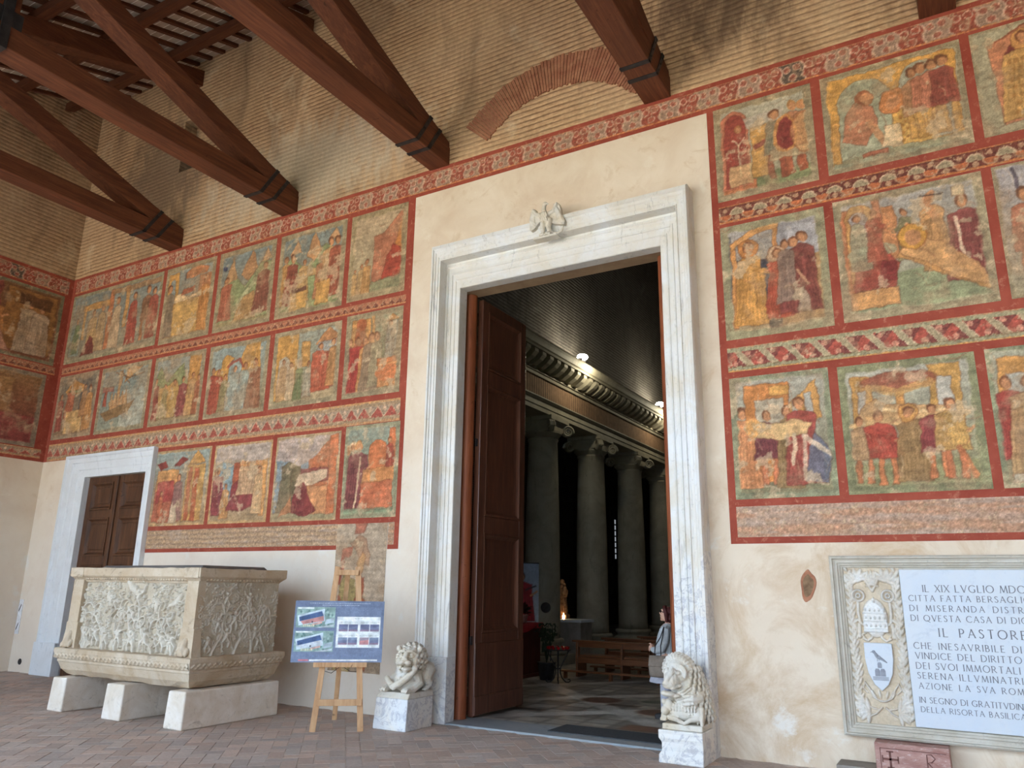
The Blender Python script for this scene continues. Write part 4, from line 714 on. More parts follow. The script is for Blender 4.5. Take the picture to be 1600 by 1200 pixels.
fr = obj('trim_1', b, M_MARBLE, loc=(-4.76, 0, 0)); struct(fr)
fr['label'] = 'tall moulded white marble surround of the main doorway'
# plain foot blocks of the jambs
for x0, x1, zt, m in ((-6.86, -6.38, 0.86, M_MARBLE_BLUE),):
    o = obj('jamb_foot', MB().box(x0, x1, -.13, 0.10, 0, zt), m, fr, bevel=.012)
b = MB(); b.k = 0
for i, (w_, s_) in enumerate(((.46, 0),)): pass
# a veined repair piece low on the jamb by the second lion: a flat marble facing with the same steps
b = frame('g', -6.84, -6.395, -3.1295, -2.6685, 7.06, 6.335, [(a, q + .0015) for a, q in PROF], None, 0.0)
n = len(PROF); b2 = MB(); R2 = [(xx, yy, 0.0) for xx, yy, zz in b.v[3 * n:4 * n]]; R3 = []
rj = random.Random(9)
for xx, yy, zz in R2: R3.append((xx, yy, 2.05 + .22 * math.sin(xx * 23) + rj.uniform(-.05, .05)))
b2.loft([R2, R3], closed=False, caps=False); obj('veined_repair', b2, M_MARBLE_BLUE, fr)
# reveal behind the frame: brown plastered soffit and jambs
b = MB(); yr0, yr1 = .12, .42
b.hexa([(-6.55, yr0, 6.345), (-3.0, yr0, 6.345), (-3.0, .42, 6.345), (-6.55, .42, 6.345)], [(-6.55, yr0, 6.6), (-3.0, yr0, 6.6), (-3.0, .42, 6.6), (-6.55, .42, 6.6)])
b.box(-6.72, -6.56, .02, .42, -.0, 6.6); b.box(-3.01, -2.80, .02, .42, 0, 6.6)
o = obj('trim_2', b, mottled('brown_lintel_plaster', L(150, 124, 98), L(172, 146, 116), 4, .9, .15)); struct(o)
# eagle relief on the lintel
eg = MB(); Y = -.29
def flat(poly, y0, y1): eg.prism(poly, y0, y1)
flat([(-5.0, 7.20), (-4.975, 7.228), (-4.935, 7.215), (-4.91, 7.14), (-4.84, 7.115), (-4.82, 7.02), (-4.885, 6.975), (-4.92, 6.935), (-4.965, 6.90), (-5.02, 6.885), (-5.025, 7.06)], -.315, -.24)
flat([(-4.71, 7.10), (-4.65, 7.115), (-4.628, 7.20), (-4.60, 7.238), (-4.555, 7.225), (-4.535, 7.17), (-4.505, 7.04), (-4.455, 6.93), (-4.46, 6.868), (-4.53, 6.88), (-4.645, 6.92), (-4.71, 6.98)], -.315, -.24)
for k in range(5): u = k / 4; eg.tube([(-4.995 + .035 * u, -.318, 7.17 - .015 * k), (-5.012 + .055 * u, -.322, 7.04 - .01 * k), (-5.015 + .085 * u, -.312, 6.895 + .018 * k)], [.015, .017, .010], 8)
for k in range(6): u = k / 5; eg.tube([(-4.60 + .05 * u - .02, -.318, 7.215 - .035 * k), (-4.56 + .02 * (1 - u), -.324, 7.07 - .022 * k), (-4.475 - .13 * u, -.312, 6.885 + .012 * k)], [.016, .018, .010], 8)
eg.tube([(-4.97, -.32, 7.205), (-4.91, -.325, 7.12), (-4.83, -.33, 7.09)], [.024, .030, .036]); eg.tube([(-4.585, -.32, 7.215), (-4.64, -.325, 7.11), (-4.72, -.33, 7.08)], [.026, .030, .036])
eg.ell((-4.772, -.32, 7.035), (.075, .075, .11)); eg.ell((-4.772, -.335, 7.075), (.062, .06, .06))
for i in range(4):
    for k in range(4): eg.tube([(-4.82 + .032 * k + .014 * (i % 2), -.39, 7.09 - .036 * i), (-4.82 + .032 * k + .014 * (i % 2), -.385, 7.065 - .036 * i)], [.010, .013], 7)
eg.tube([(-4.79, -.31, 7.11), (-4.792, -.32, 7.18), (-4.778, -.33, 7.235)], [.046, .033, .032]); eg.ell((-4.762, -.338, 7.25), (.038, .032, .031)); eg.tube([(-4.735, -.345, 7.25), (-4.712, -.348, 7.238), (-4.71, -.348, 7.218)], [.015, .011, .005])
for x in (-4.80, -4.705):
    eg.tube([(x + .008, -.33, 6.975), (x, -.335, 6.88), (x, -.33, 6.79)], [.048, .042, .028])
    for k in (-1, 0, 1): eg.tube([(x + .016 * k, -.372, 6.94), (x + .014 * k, -.366, 6.84)], [.011, .008], 7); eg.tube([(x + .008 * k, -.335, 6.79), (x + .030 * k, -.37, 6.758), (x + .034 * k, -.375, 6.74)], [.015, .017, .009], 8)
eg.tube([(-4.69, -.31, 6.85), (-4.65, -.31, 6.775), (-4.575, -.31, 6.752), (-4.50, -.31, 6.785), (-4.488, -.31, 6.84), (-4.53, -.31, 6.852)], [.020, .022, .022, .020, .017, .012])
eg.loft([[(-4.96, -.345, 6.715), (-4.56, -.345, 6.715), (-4.56, -.20, 6.715), (-4.96, -.20, 6.715)], [(-4.93, -.36, 6.742), (-4.58, -.36, 6.742), (-4.58, -.20, 6.742), (-4.93, -.20, 6.742)]])
o = sculpt('eagle_relief', eg, M_STATUE, None, .0065, 1, .006, .02); tag(o, 'carved marble eagle with raised wings on the door lintel', 'eagle relief')

# wooden leaves, both standing open into the church
def leaf(name, x, sx, label):
    root = bpy.data.objects.new(name, None); COL.objects.link(root); root.location = (x, .42, 0); root['kind'] = 'structure'; root['label'] = label
    W_, H0, H1 = 1.42, .03, 6.30; y0 = .45; xf = x + sx * .05; xb = x - sx * .05; lo, hi = min(xf, xb), max(xf, xb)
    b = MB(); y1 = y0 + W_
    rails = [(H0, .42), (.42, .95), (1.02, 1.16), (2.60, 2.86), (4.92, 5.16), (6.14, H1)]
    b.box(lo, hi, y0, y0 + .17, H0, H1); b.box(lo, hi, y1 - .17, y1, H0, H1)
    for z0, z1 in rails[2:]: b.box(lo, hi, y0 + .17, y1 - .17, z0, z1)
    obj('door_frame', b, M_LEAF, root, bevel=.012)
    for z0, z1 in ((1.16, 2.60), (2.86, 4.92), (5.16, 6.14)):
        b = MB(); c = x - sx * .0
        for k, (d, t) in enumerate(((0, .05), (.035, .062), (.07, .03), (.10, .012))):
            pass
        yy0, yy1 = y0 + .17, y1 - .17; ri = []
        for d, t in ((0, .05), (.0, .062), (.03, .064), (.055, .04), (.08, .022), (.13, .014)): ri.append([(x + sx * t, yy0 + d, z0 + d), (x + sx * t, yy1 - d, z0 + d), (x + sx * t, yy1 - d, z1 - d), (x + sx * t, yy0 + d, z1 - d)])
        b.loft(ri, True, False); b.add(ri[-1], [(0, 1, 2, 3)]); obj('door_panel', b, M_LEAF, root)
        b = MB().box(min(x, x - sx * .03), max(x, x - sx * .03), yy0, yy1, z0, z1); obj('panel_back', b, M_LEAF, root)
    b = MB().box(lo - .008, hi + .008, y0 + .005, y1 - .005, .30, 1.02); obj('kick_board', b, M_LEAF, root, bevel=.008)
    b = MB().box(lo - .02, hi + .02, y0 + .005, y1 - .005, .05, .30); obj('bottom_rail', b, M_LEAF, root, bevel=.01)
    b = MB().lathe([(.105, .0), (.105, 6.33)], (x - sx * .10, .31, 0), 28); obj('hinge_post', b, M_POST, root, smooth=False)
    for z in (1.0, 3.9): obj('hinge_band', MB().box(x - .01, x + .01, .40, .47, z, z + .12), M_IRON, root)
    return root
leaf('door_1', -6.34, 1, 'tall dark panelled leaf of the main door, standing open into the church')
leaf('door_2', -3.295, -1, 'second leaf of the main door seen edge-on as an orange-brown strip beside the marble jamb')
o = obj('threshold', MB().box(-6.62, -2.95, -.10, .55, -.02, .022), M_SLAB, bevel=.008); tag(o, 'worn blue-grey marble threshold slab of the main doorway', 'threshold')
o = obj('door_mat', MB().box(-4.95, -3.42, .14, .70, .0221, .034), mottled('dark_mat', L(58, 60, 62), L(74, 76, 78), 30, .95, .2)); tag(o, 'dark rubber door mat lying on the threshold of the main doorway', 'mat')

# ------------------------------------------------------------------ small side door
PR2 = [(0, 0), (0, .10), (.12, .11), (.16, .085), (.34, .08), (.37, .06), (.66, .055), (.70, .04), (1, .035), (1, -.10)]
b = frame('s', -16.40, -15.72, -13.72, -13.46, 4.37, 3.90, PR2, None, 0.0)
o = obj('trim_3', b, M_DOORMARBLE, loc=(-14.7, 0, 0)); struct(o); o['label'] = 'pale bluish marble surround of the small side door'
obj('jamb_foot', MB().box(-16.43, -15.70, -.13, .05, 0, .62), M_DOORMARBLE, o, bevel=.01); obj('jamb_foot', MB().box(-13.74, -13.44, -.13, .05, 0, .62), M_DOORMARBLE, o, bevel=.01)
root = bpy.data.objects.new('door_3', None); COL.objects.link(root); root.location = (-14.72, .1, 0); root['kind'] = 'structure'; root['label'] = 'brown panelled double door behind the sarcophagus'
for x0, x1 in ((-15.72, -14.725), (-14.715, -13.72)):
    b = MB(); zr = [(.0, .45), (1.05, 1.2), (2.12, 2.30), (3.06, 3.22), (3.78, 3.90)]
    b.box(x0, x0 + .14, .08, .15, 0, 3.9); b.box(x1 - .14, x1, .08, .15, 0, 3.9)
    for z0, z1 in zr: b.box(x0 + .14, x1 - .14, .08, .15, z0, z1)
    lf = obj('door_leaf', b, M_DOOR2, root, bevel=.01)
    for z0, z1 in ((.45, 1.05), (1.2, 2.12), (2.30, 3.06), (3.22, 3.78)):
        b = MB(); ri = []
        for d, t in ((0, .08), (0, .065), (.03, .07), (.07, .12), (.12, .13), (.13, .115)): ri.append([(x0 + .14 + d, t, z0 + d), (x1 - .14 - d, t, z0 + d), (x1 - .14 - d, t, z1 - d), (x0 + .14 + d, t, z1 - d)])
        b.loft(ri, True, False); b.add(ri[-1], [(0, 1, 2, 3)]); obj('door_panel', b, M_DOOR2, lf)
obj('meeting_stile', MB().box(-14.76, -14.68, .05, .085, 0, 3.88), M_DOOR2, root, bevel=.012)

# small things on the plaster
b = MB().box(-17.40, -17.26, -.012, 0, .73, 1.42); root = obj('wall_plate', b, plain('white_plate', L(222, 222, 226), .5), bevel=.003); tag(root, 'narrow white plate with two dark slots on the wall at the corner', 'wall plate')
for z in (.83, 1.2): obj('slot', MB().loft([[(-17.375, -.014, z), (-17.36, -.014, z - .03), (-17.30, -.014, z + .10), (-17.31, -.014, z + .13)], [(-17.375, -.011, z), (-17.36, -.011, z - .03), (-17.30, -.011, z + .10), (-17.31, -.011, z + .13)]]), M_IRON, root)
o = obj('wall_vent', MB().lathe([(.0, -.016), (.05, -.016), (.06, -.006), (.06, 0)], (-17.03, 0, .20), 20, 'y'), M_IRON); tag(o, 'small round dark vent low on the plaster near the corner', 'vent')
# almond-shaped hole in the plaster that shows older red plaster
b = MB(); rings = []
for k, (f, yy) in enumerate(((1.0, 0.0), (.97, -.006), (.86, -.008), (.70, -.004), (.66, -.0035), (.3, -.0025))):
    ring_ = []
    for i in range(36):
        a = 2 * math.pi * i / 36; r = 1 + .08 * math.sin(3 * a + 1) + .05 * math.sin(5 * a); ring_.append((-1.588 + .082 * f * r * math.copysign(abs(math.cos(a)) ** 1.25, math.cos(a)) + .018 * f * math.sin(a), yy, 1.875 + .175 * f * r * math.sin(a)))
    rings.append(ring_)
mats = [mottled('old_red_plaster', L(150, 96, 74), L(176, 124, 96), 9, .95, .3), mottled('dark_mortar', L(108, 84, 64), L(146, 118, 90), 14, .95, .4)]
for k in range(5): b.k = 0 if k < 3 else 1; b.loft(rings[k:k + 2], True, False)
b.k = 1; b.add(rings[-1], [tuple(range(36))])
o = obj('plaster_hole', b, mats); tag(o, 'almond-shaped broken patch of red plaster beside the inscribed tablet', 'plaster hole')
# ================================================================== CARVED RELIEFS
class HF:
    """height field in metres on a (ny,nx) grid over W x H metres"""
    def __init__(s, W, H, step, seed): s.W, s.H, s.st = W, H, step; s.nx, s.ny = int(W / step) + 2, int(H / step) + 2; s.pat = None; s.oy = 0.0; s.h = np.zeros((s.ny, s.nx)); s.rng = np.random.default_rng(seed)
    def win(s, x, y, r):
        i0, i1 = max(0, int((x - r) / s.W * (s.nx - 1))), min(s.nx, int((x + r) / s.W * (s.nx - 1)) + 2); j0, j1 = max(0, int((y - r) / s.H * (s.ny - 1))), min(s.ny, int((y + r) / s.H * (s.ny - 1)) + 2)
        if i1 <= i0 or j1 <= j0: return None
        X = np.linspace(0, s.W, s.nx)[None, i0:i1]; Y = np.linspace(0, s.H, s.ny)[j0:j1, None]; return (slice(j0, j1), slice(i0, i1)), X, Y
    def stamp(s, x, y, rx, ry, h, ang=0.0, p=.5):
        y = y + s.oy
        q = s.win(x, y, max(rx, ry))
        if q is None: return
        sl, X, Y = q; c, sn = math.cos(ang), math.sin(ang); u = ((X - x) * c + (Y - y) * sn) / rx; v = (-(X - x) * sn + (Y - y) * c) / ry; d = np.maximum(0, 1 - u * u - v * v) ** p * h; s.h[sl] = np.maximum(s.h[sl], d)
    def stroke(s, pts, r, h):
        r = r if hasattr(r, '__len__') else [r] * len(pts)
        for (a, b), (r0, r1) in zip(zip(pts[:-1], pts[1:]), zip(r[:-1], r[1:])):
            n = max(2, int(math.hypot(b[0] - a[0], b[1] - a[1]) / (s.st * .8)))
            for k in range(n + 1): t = k / n; q = r0 + (r1 - r0) * t; s.stamp(a[0] + (b[0] - a[0]) * t, a[1] + (b[1] - a[1]) * t, q, q, h * (.7 + .3 * q / max(r)))
    def wander(s, x, y, a, L_, r, h, curl=0.0, wob=.35):
        pts = [(x, y)]; n = max(4, int(L_ / .03))
        for k in range(n): a += curl * .03 / max(L_, .01) * 6 + s.rng.normal(0, wob * .35); x += math.cos(a) * .03; y += math.sin(a) * .03; pts.append((x, y))
        s.stroke(pts, list(np.linspace(r, r * .55, len(pts))), h); return pts, a
    def leaf(s, x, y, a, l, w, h): s.stamp(x + math.cos(a) * l * .5, y + math.sin(a) * l * .5, l * .55, w, h, a, .6)
    def figure(s, x, y, k, h):
        rg = s.rng; s.stamp(x, y + .50 * k, .12 * k, .18 * k, h); s.stamp(x + .02 * k, y + .76 * k, .085 * k, .10 * k, h * 1.05)
        for sg in (-1, 1):
            q = rg.uniform(.05, .2); s.stroke([(x + sg * .05 * k, y + .38 * k), (x + sg * (.06 + q) * k, y + .2 * k), (x + sg * (.04 + q * .7) * k, y)], [.065 * k, .055 * k, .04 * k], h * .9); q = rg.uniform(.14, .32); s.stroke([(x + sg * .09 * k, y + .60 * k), (x + sg * q * k, y + rg.uniform(.5, .8) * k), (x + sg * (q + .06) * k, y + rg.uniform(.4, .98) * k)], [.05 * k, .04 * k, .03 * k], h * .85)
    def mesh(s, name, org, eu, ev, en, mat, parent=None, smooth=True, back=None):
        U, V = np.meshgrid(np.linspace(0, s.W, s.nx), np.linspace(0, s.H, s.ny)); P = np.array(org, float) + U[..., None] * np.array(eu, float) + V[..., None] * np.array(ev, float) + s.h[..., None] * np.array(en, float); col = None
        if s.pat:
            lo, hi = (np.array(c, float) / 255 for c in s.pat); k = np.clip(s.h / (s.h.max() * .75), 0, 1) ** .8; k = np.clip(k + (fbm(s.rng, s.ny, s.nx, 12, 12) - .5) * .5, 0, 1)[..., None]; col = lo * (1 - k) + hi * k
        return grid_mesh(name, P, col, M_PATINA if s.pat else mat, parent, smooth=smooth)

def vine_relief(W, H, seed, n, h=.038, figs=(), trunk=()):
    f = HF(W, H, .0075, seed); rg = f.rng; f.h += fbm(rg, f.ny, f.nx, 20, 26, 3) * .006
    for x, lean in trunk:
        pts, a = f.wander(x, .0, math.pi / 2 + lean, H * .62, .024, h, 0, .5); x1, y1 = pts[-1]
        for q in (-.9, -.35, .4, .95): f.wander(x1, y1, a + q, .36 * H, .017, h * .95, q, .5)
        xm, ym = pts[len(pts) // 2]
        for q in (-1.0, 1.0): f.wander(xm, ym, a + q, .3 * H, .016, h * .9, q * 1.2, .5)
    for k in range(n):
        x, y = rg.uniform(0, W), rg.uniform(.04 * H, H); a = rg.uniform(0, 6.28); f.wander(x, y, a, rg.uniform(.08, .22), rg.uniform(.008, .014), h * rg.uniform(.55, .85), rg.uniform(-2, 2))
        for q in range(4): f.leaf(x + rg.normal(0, .025), y + rg.normal(0, .025), rg.uniform(0, 6.28), rg.uniform(.03, .055), rg.uniform(.008, .014), h * rg.uniform(.35, .7))
        if k % 4 == 0:
            gx, gy = rg.uniform(.03, W - .03), rg.uniform(.35 * H, H - .03)
            for q in range(14): f.stamp(gx + rg.normal(0, .022), gy + rg.normal(0, .03), .012, .012, h * .8)
    for x, y, k in figs: f.figure(x, y, k, h * 1.25)
    return f

# ------------------------------------------------------------------ sarcophagus on three travertine blocks
SX0, SX1, SY0, SY1 = -11.72, -8.90, -2.30, -.88
for k, (x0, x1, l) in enumerate(((-11.76, -11.40, 'white travertine block under the end of the sarcophagus towards the side door'), (-10.47, -10.06, 'white travertine block under the middle of the sarcophagus'), (-9.16, -8.80, 'white travertine block under the corner of the sarcophagus towards the easel'))):
    b = MB().loft([[(x0, -2.42, 0), (x1, -2.42, 0), (x1 - .01, -.80, 0), (x0, -.80, 0)], [(x0 + .015, -2.40, .455), (x1 - .0, -2.41, .462), (x1 - .01, -.82, .462), (x0 + .01, -.82, .455)]]); o = obj('travertine_block', b, M_TRAV, bevel=.02, seg=3); tag(o, l, 'stone block', 'blocks carrying the sarcophagus')
root = thing('sarcophagus', (-10.3, -1.6, .46), 'carved marble sarcophagus covered in vine scenes, resting on three white blocks', 'sarcophagus')
def ring4(d, z): return [(SX0 - d, SY0 - d, z), (SX1 + d, SY0 - d, z), (SX1 + d, SY1 + d, z), (SX0 - d, SY1 + d, z)]
rb = random.Random(5)
def ringN(d, z, j=0.0, n=14):
    c = ring4(d, z); out = []
    for a, e in zip(c, c[1:] + c[:1]):
        for k in range(n): t = k / n; out.append((a[0] + (e[0] - a[0]) * t, a[1] + (e[1] - a[1]) * t, a[2] + rb.uniform(-j, j)))
    return out
b = MB().loft([ringN(-.10, .472, .008), ringN(-.05, .49, .014), ringN(.015, .56, .006), ringN(.05, .66, .0), ringN(.06, .672), ringN(.06, .70), ringN(.075, .715), ringN(.10, .79), ringN(.105, .80), ringN(.105, .85), ringN(.09, .86), ringN(.0, .865)]); obj('moulded_base', b, M_SARC, root)
f = HF(2.98, .085, .008, 61); [f.stroke([(x, .015), (x + .05, .06), (x + .10, .02)], .014, .014) for x in np.arange(0, 2.95, .085)]; f.h += fbm(f.rng, f.ny, f.nx, 3, 60, 3) * .012; f.mesh('base_ornament', (SX0 - .09, SY0 - .080, .715), (1, 0, 0), (0, -.25, .97), (0, -1, 0), M_SARC, root)
f = HF(1.58, .085, .008, 62); [f.stroke([(x, .015), (x + .05, .06), (x + .10, .02)], .014, .014) for x in np.arange(0, 1.55, .085)]; f.h += fbm(f.rng, f.ny, f.nx, 3, 40, 3) * .012; f.mesh('base_ornament', (SX1 + .080, SY0 - .08, .715), (0, 1, 0), (.25, 0, .97), (1, 0, 0), M_SARC, root)
b = MB().loft([ringN(-.055, .86), ringN(-.055, 1.84)]); obj('chest', b, M_SARC, root)
b = MB().loft([ringN(-.02, 1.80), ringN(.0, 1.83), ringN(.02, 1.85), ringN(.055, 1.88), ringN(.06, 1.89), ringN(.06, 2.0, .006), ringN(-.12, 2.0)]); obj('rim', b, M_SARC, root)
b = MB()
b.box(SX0 + .28, SX1 - .25, SY0 - .016, SY0 + .02, 1.835, 1.855)
for x in np.arange(SX0 + .3, SX1 - .25, .056): b.ell((x, SY0 - .012, 1.845), (.022, .022, .018), n=8, m=5)
obj('bead_row', b, M_SARC, root, smooth=True); b = MB().box(SX1 - .02, SX1 + .016, SY0 + .08, SY1 - .04, 1.835, 1.855)
for y in np.arange(SY0 + .1, SY1 - .05, .056): b.ell((SX1 + .012, y, 1.845), (.022, .022, .018), n=8, m=5)
obj('bead_row', b, M_SARC, root, smooth=True)
b = MB().loft([[(SX0 + .5, SY0 + .06, 2.0), (SX1 - .02, SY0 + .02, 2.0), (SX1 - .02, SY1 - .25, 2.0), (SX0 + .5, SY1 - .1, 2.0)], [(SX0 + .55, SY0 + .10, 2.035), (SX1 - .06, SY0 + .06, 2.04), (SX1 - .06, SY1 - .28, 2.04), (SX0 + .55, SY1 - .12, 2.035)]]); obj('lid', b, M_LID, root, bevel=.01)
for x0, x1 in ((SX0 - .02, SX0 + .26), (SX1 - .25, SX1 + .02)):
    b = MB().loft([[(x0 - .03, SY0 - .05, .86), (x1 + .03, SY0 - .05, .86), (x1 + .03, SY0 + .1, .86), (x0 - .03, SY0 + .1, .86)], [(x0 - .02, SY0 - .05, .90), (x1 + .02, SY0 - .05, .90), (x1 + .02, SY0 + .1, .9), (x0 - .02, SY0 + .1, .9)], [(x0, SY0 - .03, 1.10), (x1, SY0 - .03, 1.10), (x1, SY0 + .1, 1.1), (x0, SY0 + .1, 1.1)], [(x0, SY0 - .03, 1.22), (x1, SY0 - .03, 1.22), (x1, SY0 + .1, 1.22), (x0, SY0 + .1, 1.22)], [(x0 + .02, SY0 - .025, 1.225), (x1 - .02, SY0 - .025, 1.225), (x1 - .02, SY0 + .1, 1.225), (x0 + .02, SY0 + .1, 1.225)], [(x0 + .02, SY0 - .02, 1.83), (x1 - .02, SY0 - .02, 1.83), (x1 - .02, SY0 + .1, 1.83), (x0 + .02, SY0 + .1, 1.83)]])
    p_ = obj('corner_post', b, M_SARC, root, bevel=.006)
    b = MB(); xc = (x0 + x1) / 2
    b.tube([(xc, SY0 - .02, 1.06), (xc, SY0 - .05, .97), (xc, SY0 - .06, .92)], [.05, .06, .06])
    for t in (-.10, -.035, .035, .10): b.tube([(xc + t * .8, SY0 - .045, .95), (xc + t * .9, SY0 - .075, .91), (xc + t * .9, SY0 - .085, .89)], [.032, .032, .024])
    sculpt('claw_foot', b, M_SARC, p_, .012, 1)
    obj('capital_block', MB().box(x0 - .01, x1 + .01, SY0 - .068, SY0 + .05, 1.87, 2.005), M_SARC, p_, bevel=.006)
FIGS = [(.42, .05, .34), (.66, .02, .30), (.28, .12, .26), (.95, .04, .36), (1.22, .34, .30), (1.24, .02, .30), (1.55, .05, .34), (1.78, .02, .3), (1.30, .56, .34), (.78, .52, .26), (2.0, .30, .28), (1.9, .03, .34), (.16, .03, .3), (1.62, .32, .26), (2.12, .05, .3)]
f = vine_relief(2.30, .96, 7, 150, .055, FIGS, ((.14, .1), (.62, -.15), (.90, .1), (1.32, -.05), (1.72, .15), (2.14, 0)))
[f.stroke([(x, .02), (x, .15), (x + .09, .15), (x + .09, .02)], .022, .030) for x in (.54, 1.08, 1.42, 2.02)]; [f.stamp(x, .07, .055, .085, .038) for x in (.20, .80, 1.66)]
f.stroke([(1.02, .95), (1.10, .86), (1.24, .80), (1.40, .82)], [.05, .06, .05, .02], .045); f.stamp(.62, .72, .05, .11, .05, .5); f.stroke([(1.98, .64), (2.10, .68), (2.2, .78)], [.03, .05, .03], .045); f.stamp(1.70, .62, .05, .09, .05)
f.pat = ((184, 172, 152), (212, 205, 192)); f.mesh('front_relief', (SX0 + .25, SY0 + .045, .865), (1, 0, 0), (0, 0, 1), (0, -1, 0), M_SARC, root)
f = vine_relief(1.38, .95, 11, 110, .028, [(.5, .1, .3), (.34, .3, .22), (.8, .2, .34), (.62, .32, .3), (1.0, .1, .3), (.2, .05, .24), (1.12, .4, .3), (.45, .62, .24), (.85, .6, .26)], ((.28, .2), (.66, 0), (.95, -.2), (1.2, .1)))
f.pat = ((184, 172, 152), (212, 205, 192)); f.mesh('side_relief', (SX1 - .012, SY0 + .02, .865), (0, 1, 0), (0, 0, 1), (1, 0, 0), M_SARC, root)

# ------------------------------------------------------------------ easel with information board
n_ = Vector((.63, -.775, .10)).normalized(); hx = Vector((.775, .63, 0)).normalized(); up_ = hx.cross(-n_) if hx.cross(-n_).z > 0 else n_.cross(hx)
up_ = (Vector((0, 0, 1)) - n_ * n_.z).normalized(); p0 = Vector((-7.21, -1.33, 0))
def ep(a, h, o=0.0):     # a along the board, h up the lean, o out of the board
    return p0 + hx * a + up_ * h + n_ * o
root = thing('easel', (-7.3, -1.25, 0), 'pale pine artist easel standing between the sarcophagus and the carved lion', 'easel')
def slat(a0, h0, a1, h1, w, t, o, name, m=M_PINE, wdir=None):
    b = MB(); A0, A1 = ep(a0, h0, o), ep(a1, h1, o); d = (A1 - A0).normalized(); s_ = d.cross(n_).normalized() * w / 2; q = n_ * t / 2
    b.hexa([A0 - s_ - q, A0 + s_ - q, A0 + s_ + q, A0 - s_ + q], [A1 - s_ - q, A1 + s_ - q, A1 + s_ + q, A1 - s_ + q]); return obj(name, b, m, root, bevel=.003)
slat(-.30, .0, -.135, 2.06, .075, .028, -.01, 'leg'); slat(.30, .0, .135, 2.06, .075, .028, -.01, 'leg')
slat(-.275, .345, .30, .345, .08, .024, .018, 'crossbar'); slat(-.35, .80, .33, .80, .06, .07, .03, 'ledge'); slat(-.15, 1.98, .15, 1.98, .07, .024, .018, 'top_bar')
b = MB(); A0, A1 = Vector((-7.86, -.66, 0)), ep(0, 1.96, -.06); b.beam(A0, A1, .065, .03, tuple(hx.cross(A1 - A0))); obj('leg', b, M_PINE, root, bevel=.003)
b = MB().tube([ep(-.27, .74, -.02), ep(-.12, .70, -.06), ep(-.02, .78, -.16)], .004, 6).tube([ep(.27, .72, -.02), ep(.12, .72, -.06), ep(.02, .78, -.16)], .004, 6); obj('stay_cord', b, M_IRON, root)
BW, BH = 1.165, .775; a0, h0 = -.645, .83
b = MB(); q = [ep(a0, h0, .008), ep(a0 + BW, h0, .008), ep(a0 + BW, h0 + BH, .008), ep(a0, h0 + BH, .008)]; b.hexa(q, [v + n_ * .010 for v in q])
bd = obj('info_board', b, plain('board_edge', L(120, 128, 150), .5)); tag(bd, 'blue printed information board with aerial photographs, propped on the pine easel', 'information board')
p = Pic(0, BW, 0, BH, .0045, 71, ((120, 133, 160), (126, 139, 166)), bw=0, warp=0.0, sw=.006); R_ = p.rng
def R4(c, x0, y0, x1, y1, a=1): p.rect(c, x0, y0, x1, y1, a, None)
def txt(c, x0, x1, y, h=.0065):
    x = x0
    while x < x1: w_ = R_.uniform(.008, .03); R4(c, x, y, min(x + w_, x1), y + h, .75); x += w_ + .006
txt((216, 224, 236), .16, .84, .955, .010); txt((216, 224, 236), .30, .72, .922, .010)
for y in (.885, .865, .845, .825, .805, .785, .765): txt((150, 166, 196), .47, .97, y)
for y0, sd in ((.56, 0), (.17, 1)):
    R4((150, 178, 172), .02, y0, .45, y0 + .335)
    for k in range(60): p.ell((96, 128, 124) if k % 2 else (176, 200, 196), R_.uniform(.03, .44), R_.uniform(y0 + .02, y0 + .32), .018, .02, .7)
    p.poly((206, 222, 232), [(.03, y0 + .20), (.33, y0 + .31), (.34, y0 + .10), (.05, y0 + .03)], 1, None); p.poly((82, 104, 146), [(.05, y0 + .17), (.30, y0 + .27), (.32, y0 + .19), (.06, y0 + .10)], 1, None); p.poly((206, 150, 146) if not sd else (214, 222, 230), [(.07, y0 + .10), (.32, y0 + .19), (.33, y0 + .11), (.10, y0 + .05)], 1, None)
    p.poly((222, 178, 168), [(.20, y0 + .06), (.31, y0 + .10), (.31, y0 + .07), (.20, y0 + .03)], 1, None); p.poly((190, 206, 216), [(.34, y0 + .05), (.44, y0 + .08), (.44, y0 + .16), (.35, y0 + .13)], 1, None)
    for k in range(6): R4((214, 210, 180), .10 + k * .022, y0 + .015, .115 + k * .022, y0 + .05)
    p.poly((206, 216, 222), [(.24, y0 + .0), (.44, y0 + .05), (.44, y0 + .02), (.34, y0)], 1, None); p.ell((56, 52, 66), .20, y0 + .09, .013, .013); R4((236, 244, 246), .03, y0 + .305, .21, y0 + .33)
R4((240, 246, 248), .475, .235, .965, .74); txt((150, 160, 160), .67, .76, .708)
for x, yy in ((.50, .50), (.61, .50), (.74, .50), (.85, .50), (.50, .285), (.61, .285), (.74, .285), (.85, .285)):
    R4((196, 140, 140) if (x > .7 and x < .8 and yy < .4) else (128, 136, 166), x, yy, x + .102, yy + .115); p.poly((104, 108, 140) if yy > .4 else (150, 168, 190), [(x, yy + .06), (x + .102, yy + .08), (x + .102, yy + .115), (x, yy + .115)], .6, None); R4((182, 134, 146), x, yy, x + .1, yy + .03, .5); txt((140, 160, 156), x, x + .10, yy + .15, .005); txt((140, 160, 156), x, x + .08, yy + .135, .005)
txt((150, 164, 194), .58, .86, .19); txt((150, 164, 194), .50, .95, .165)
for k in range(26): R4((128, 146, 182), .10 + k * .032, .085, .10 + k * .032 + R_.uniform(.008, .026), .125, .6)
R4((240, 242, 244), .20, .022, .95, .048); R4((226, 140, 150), .08, .022, .19, .05)
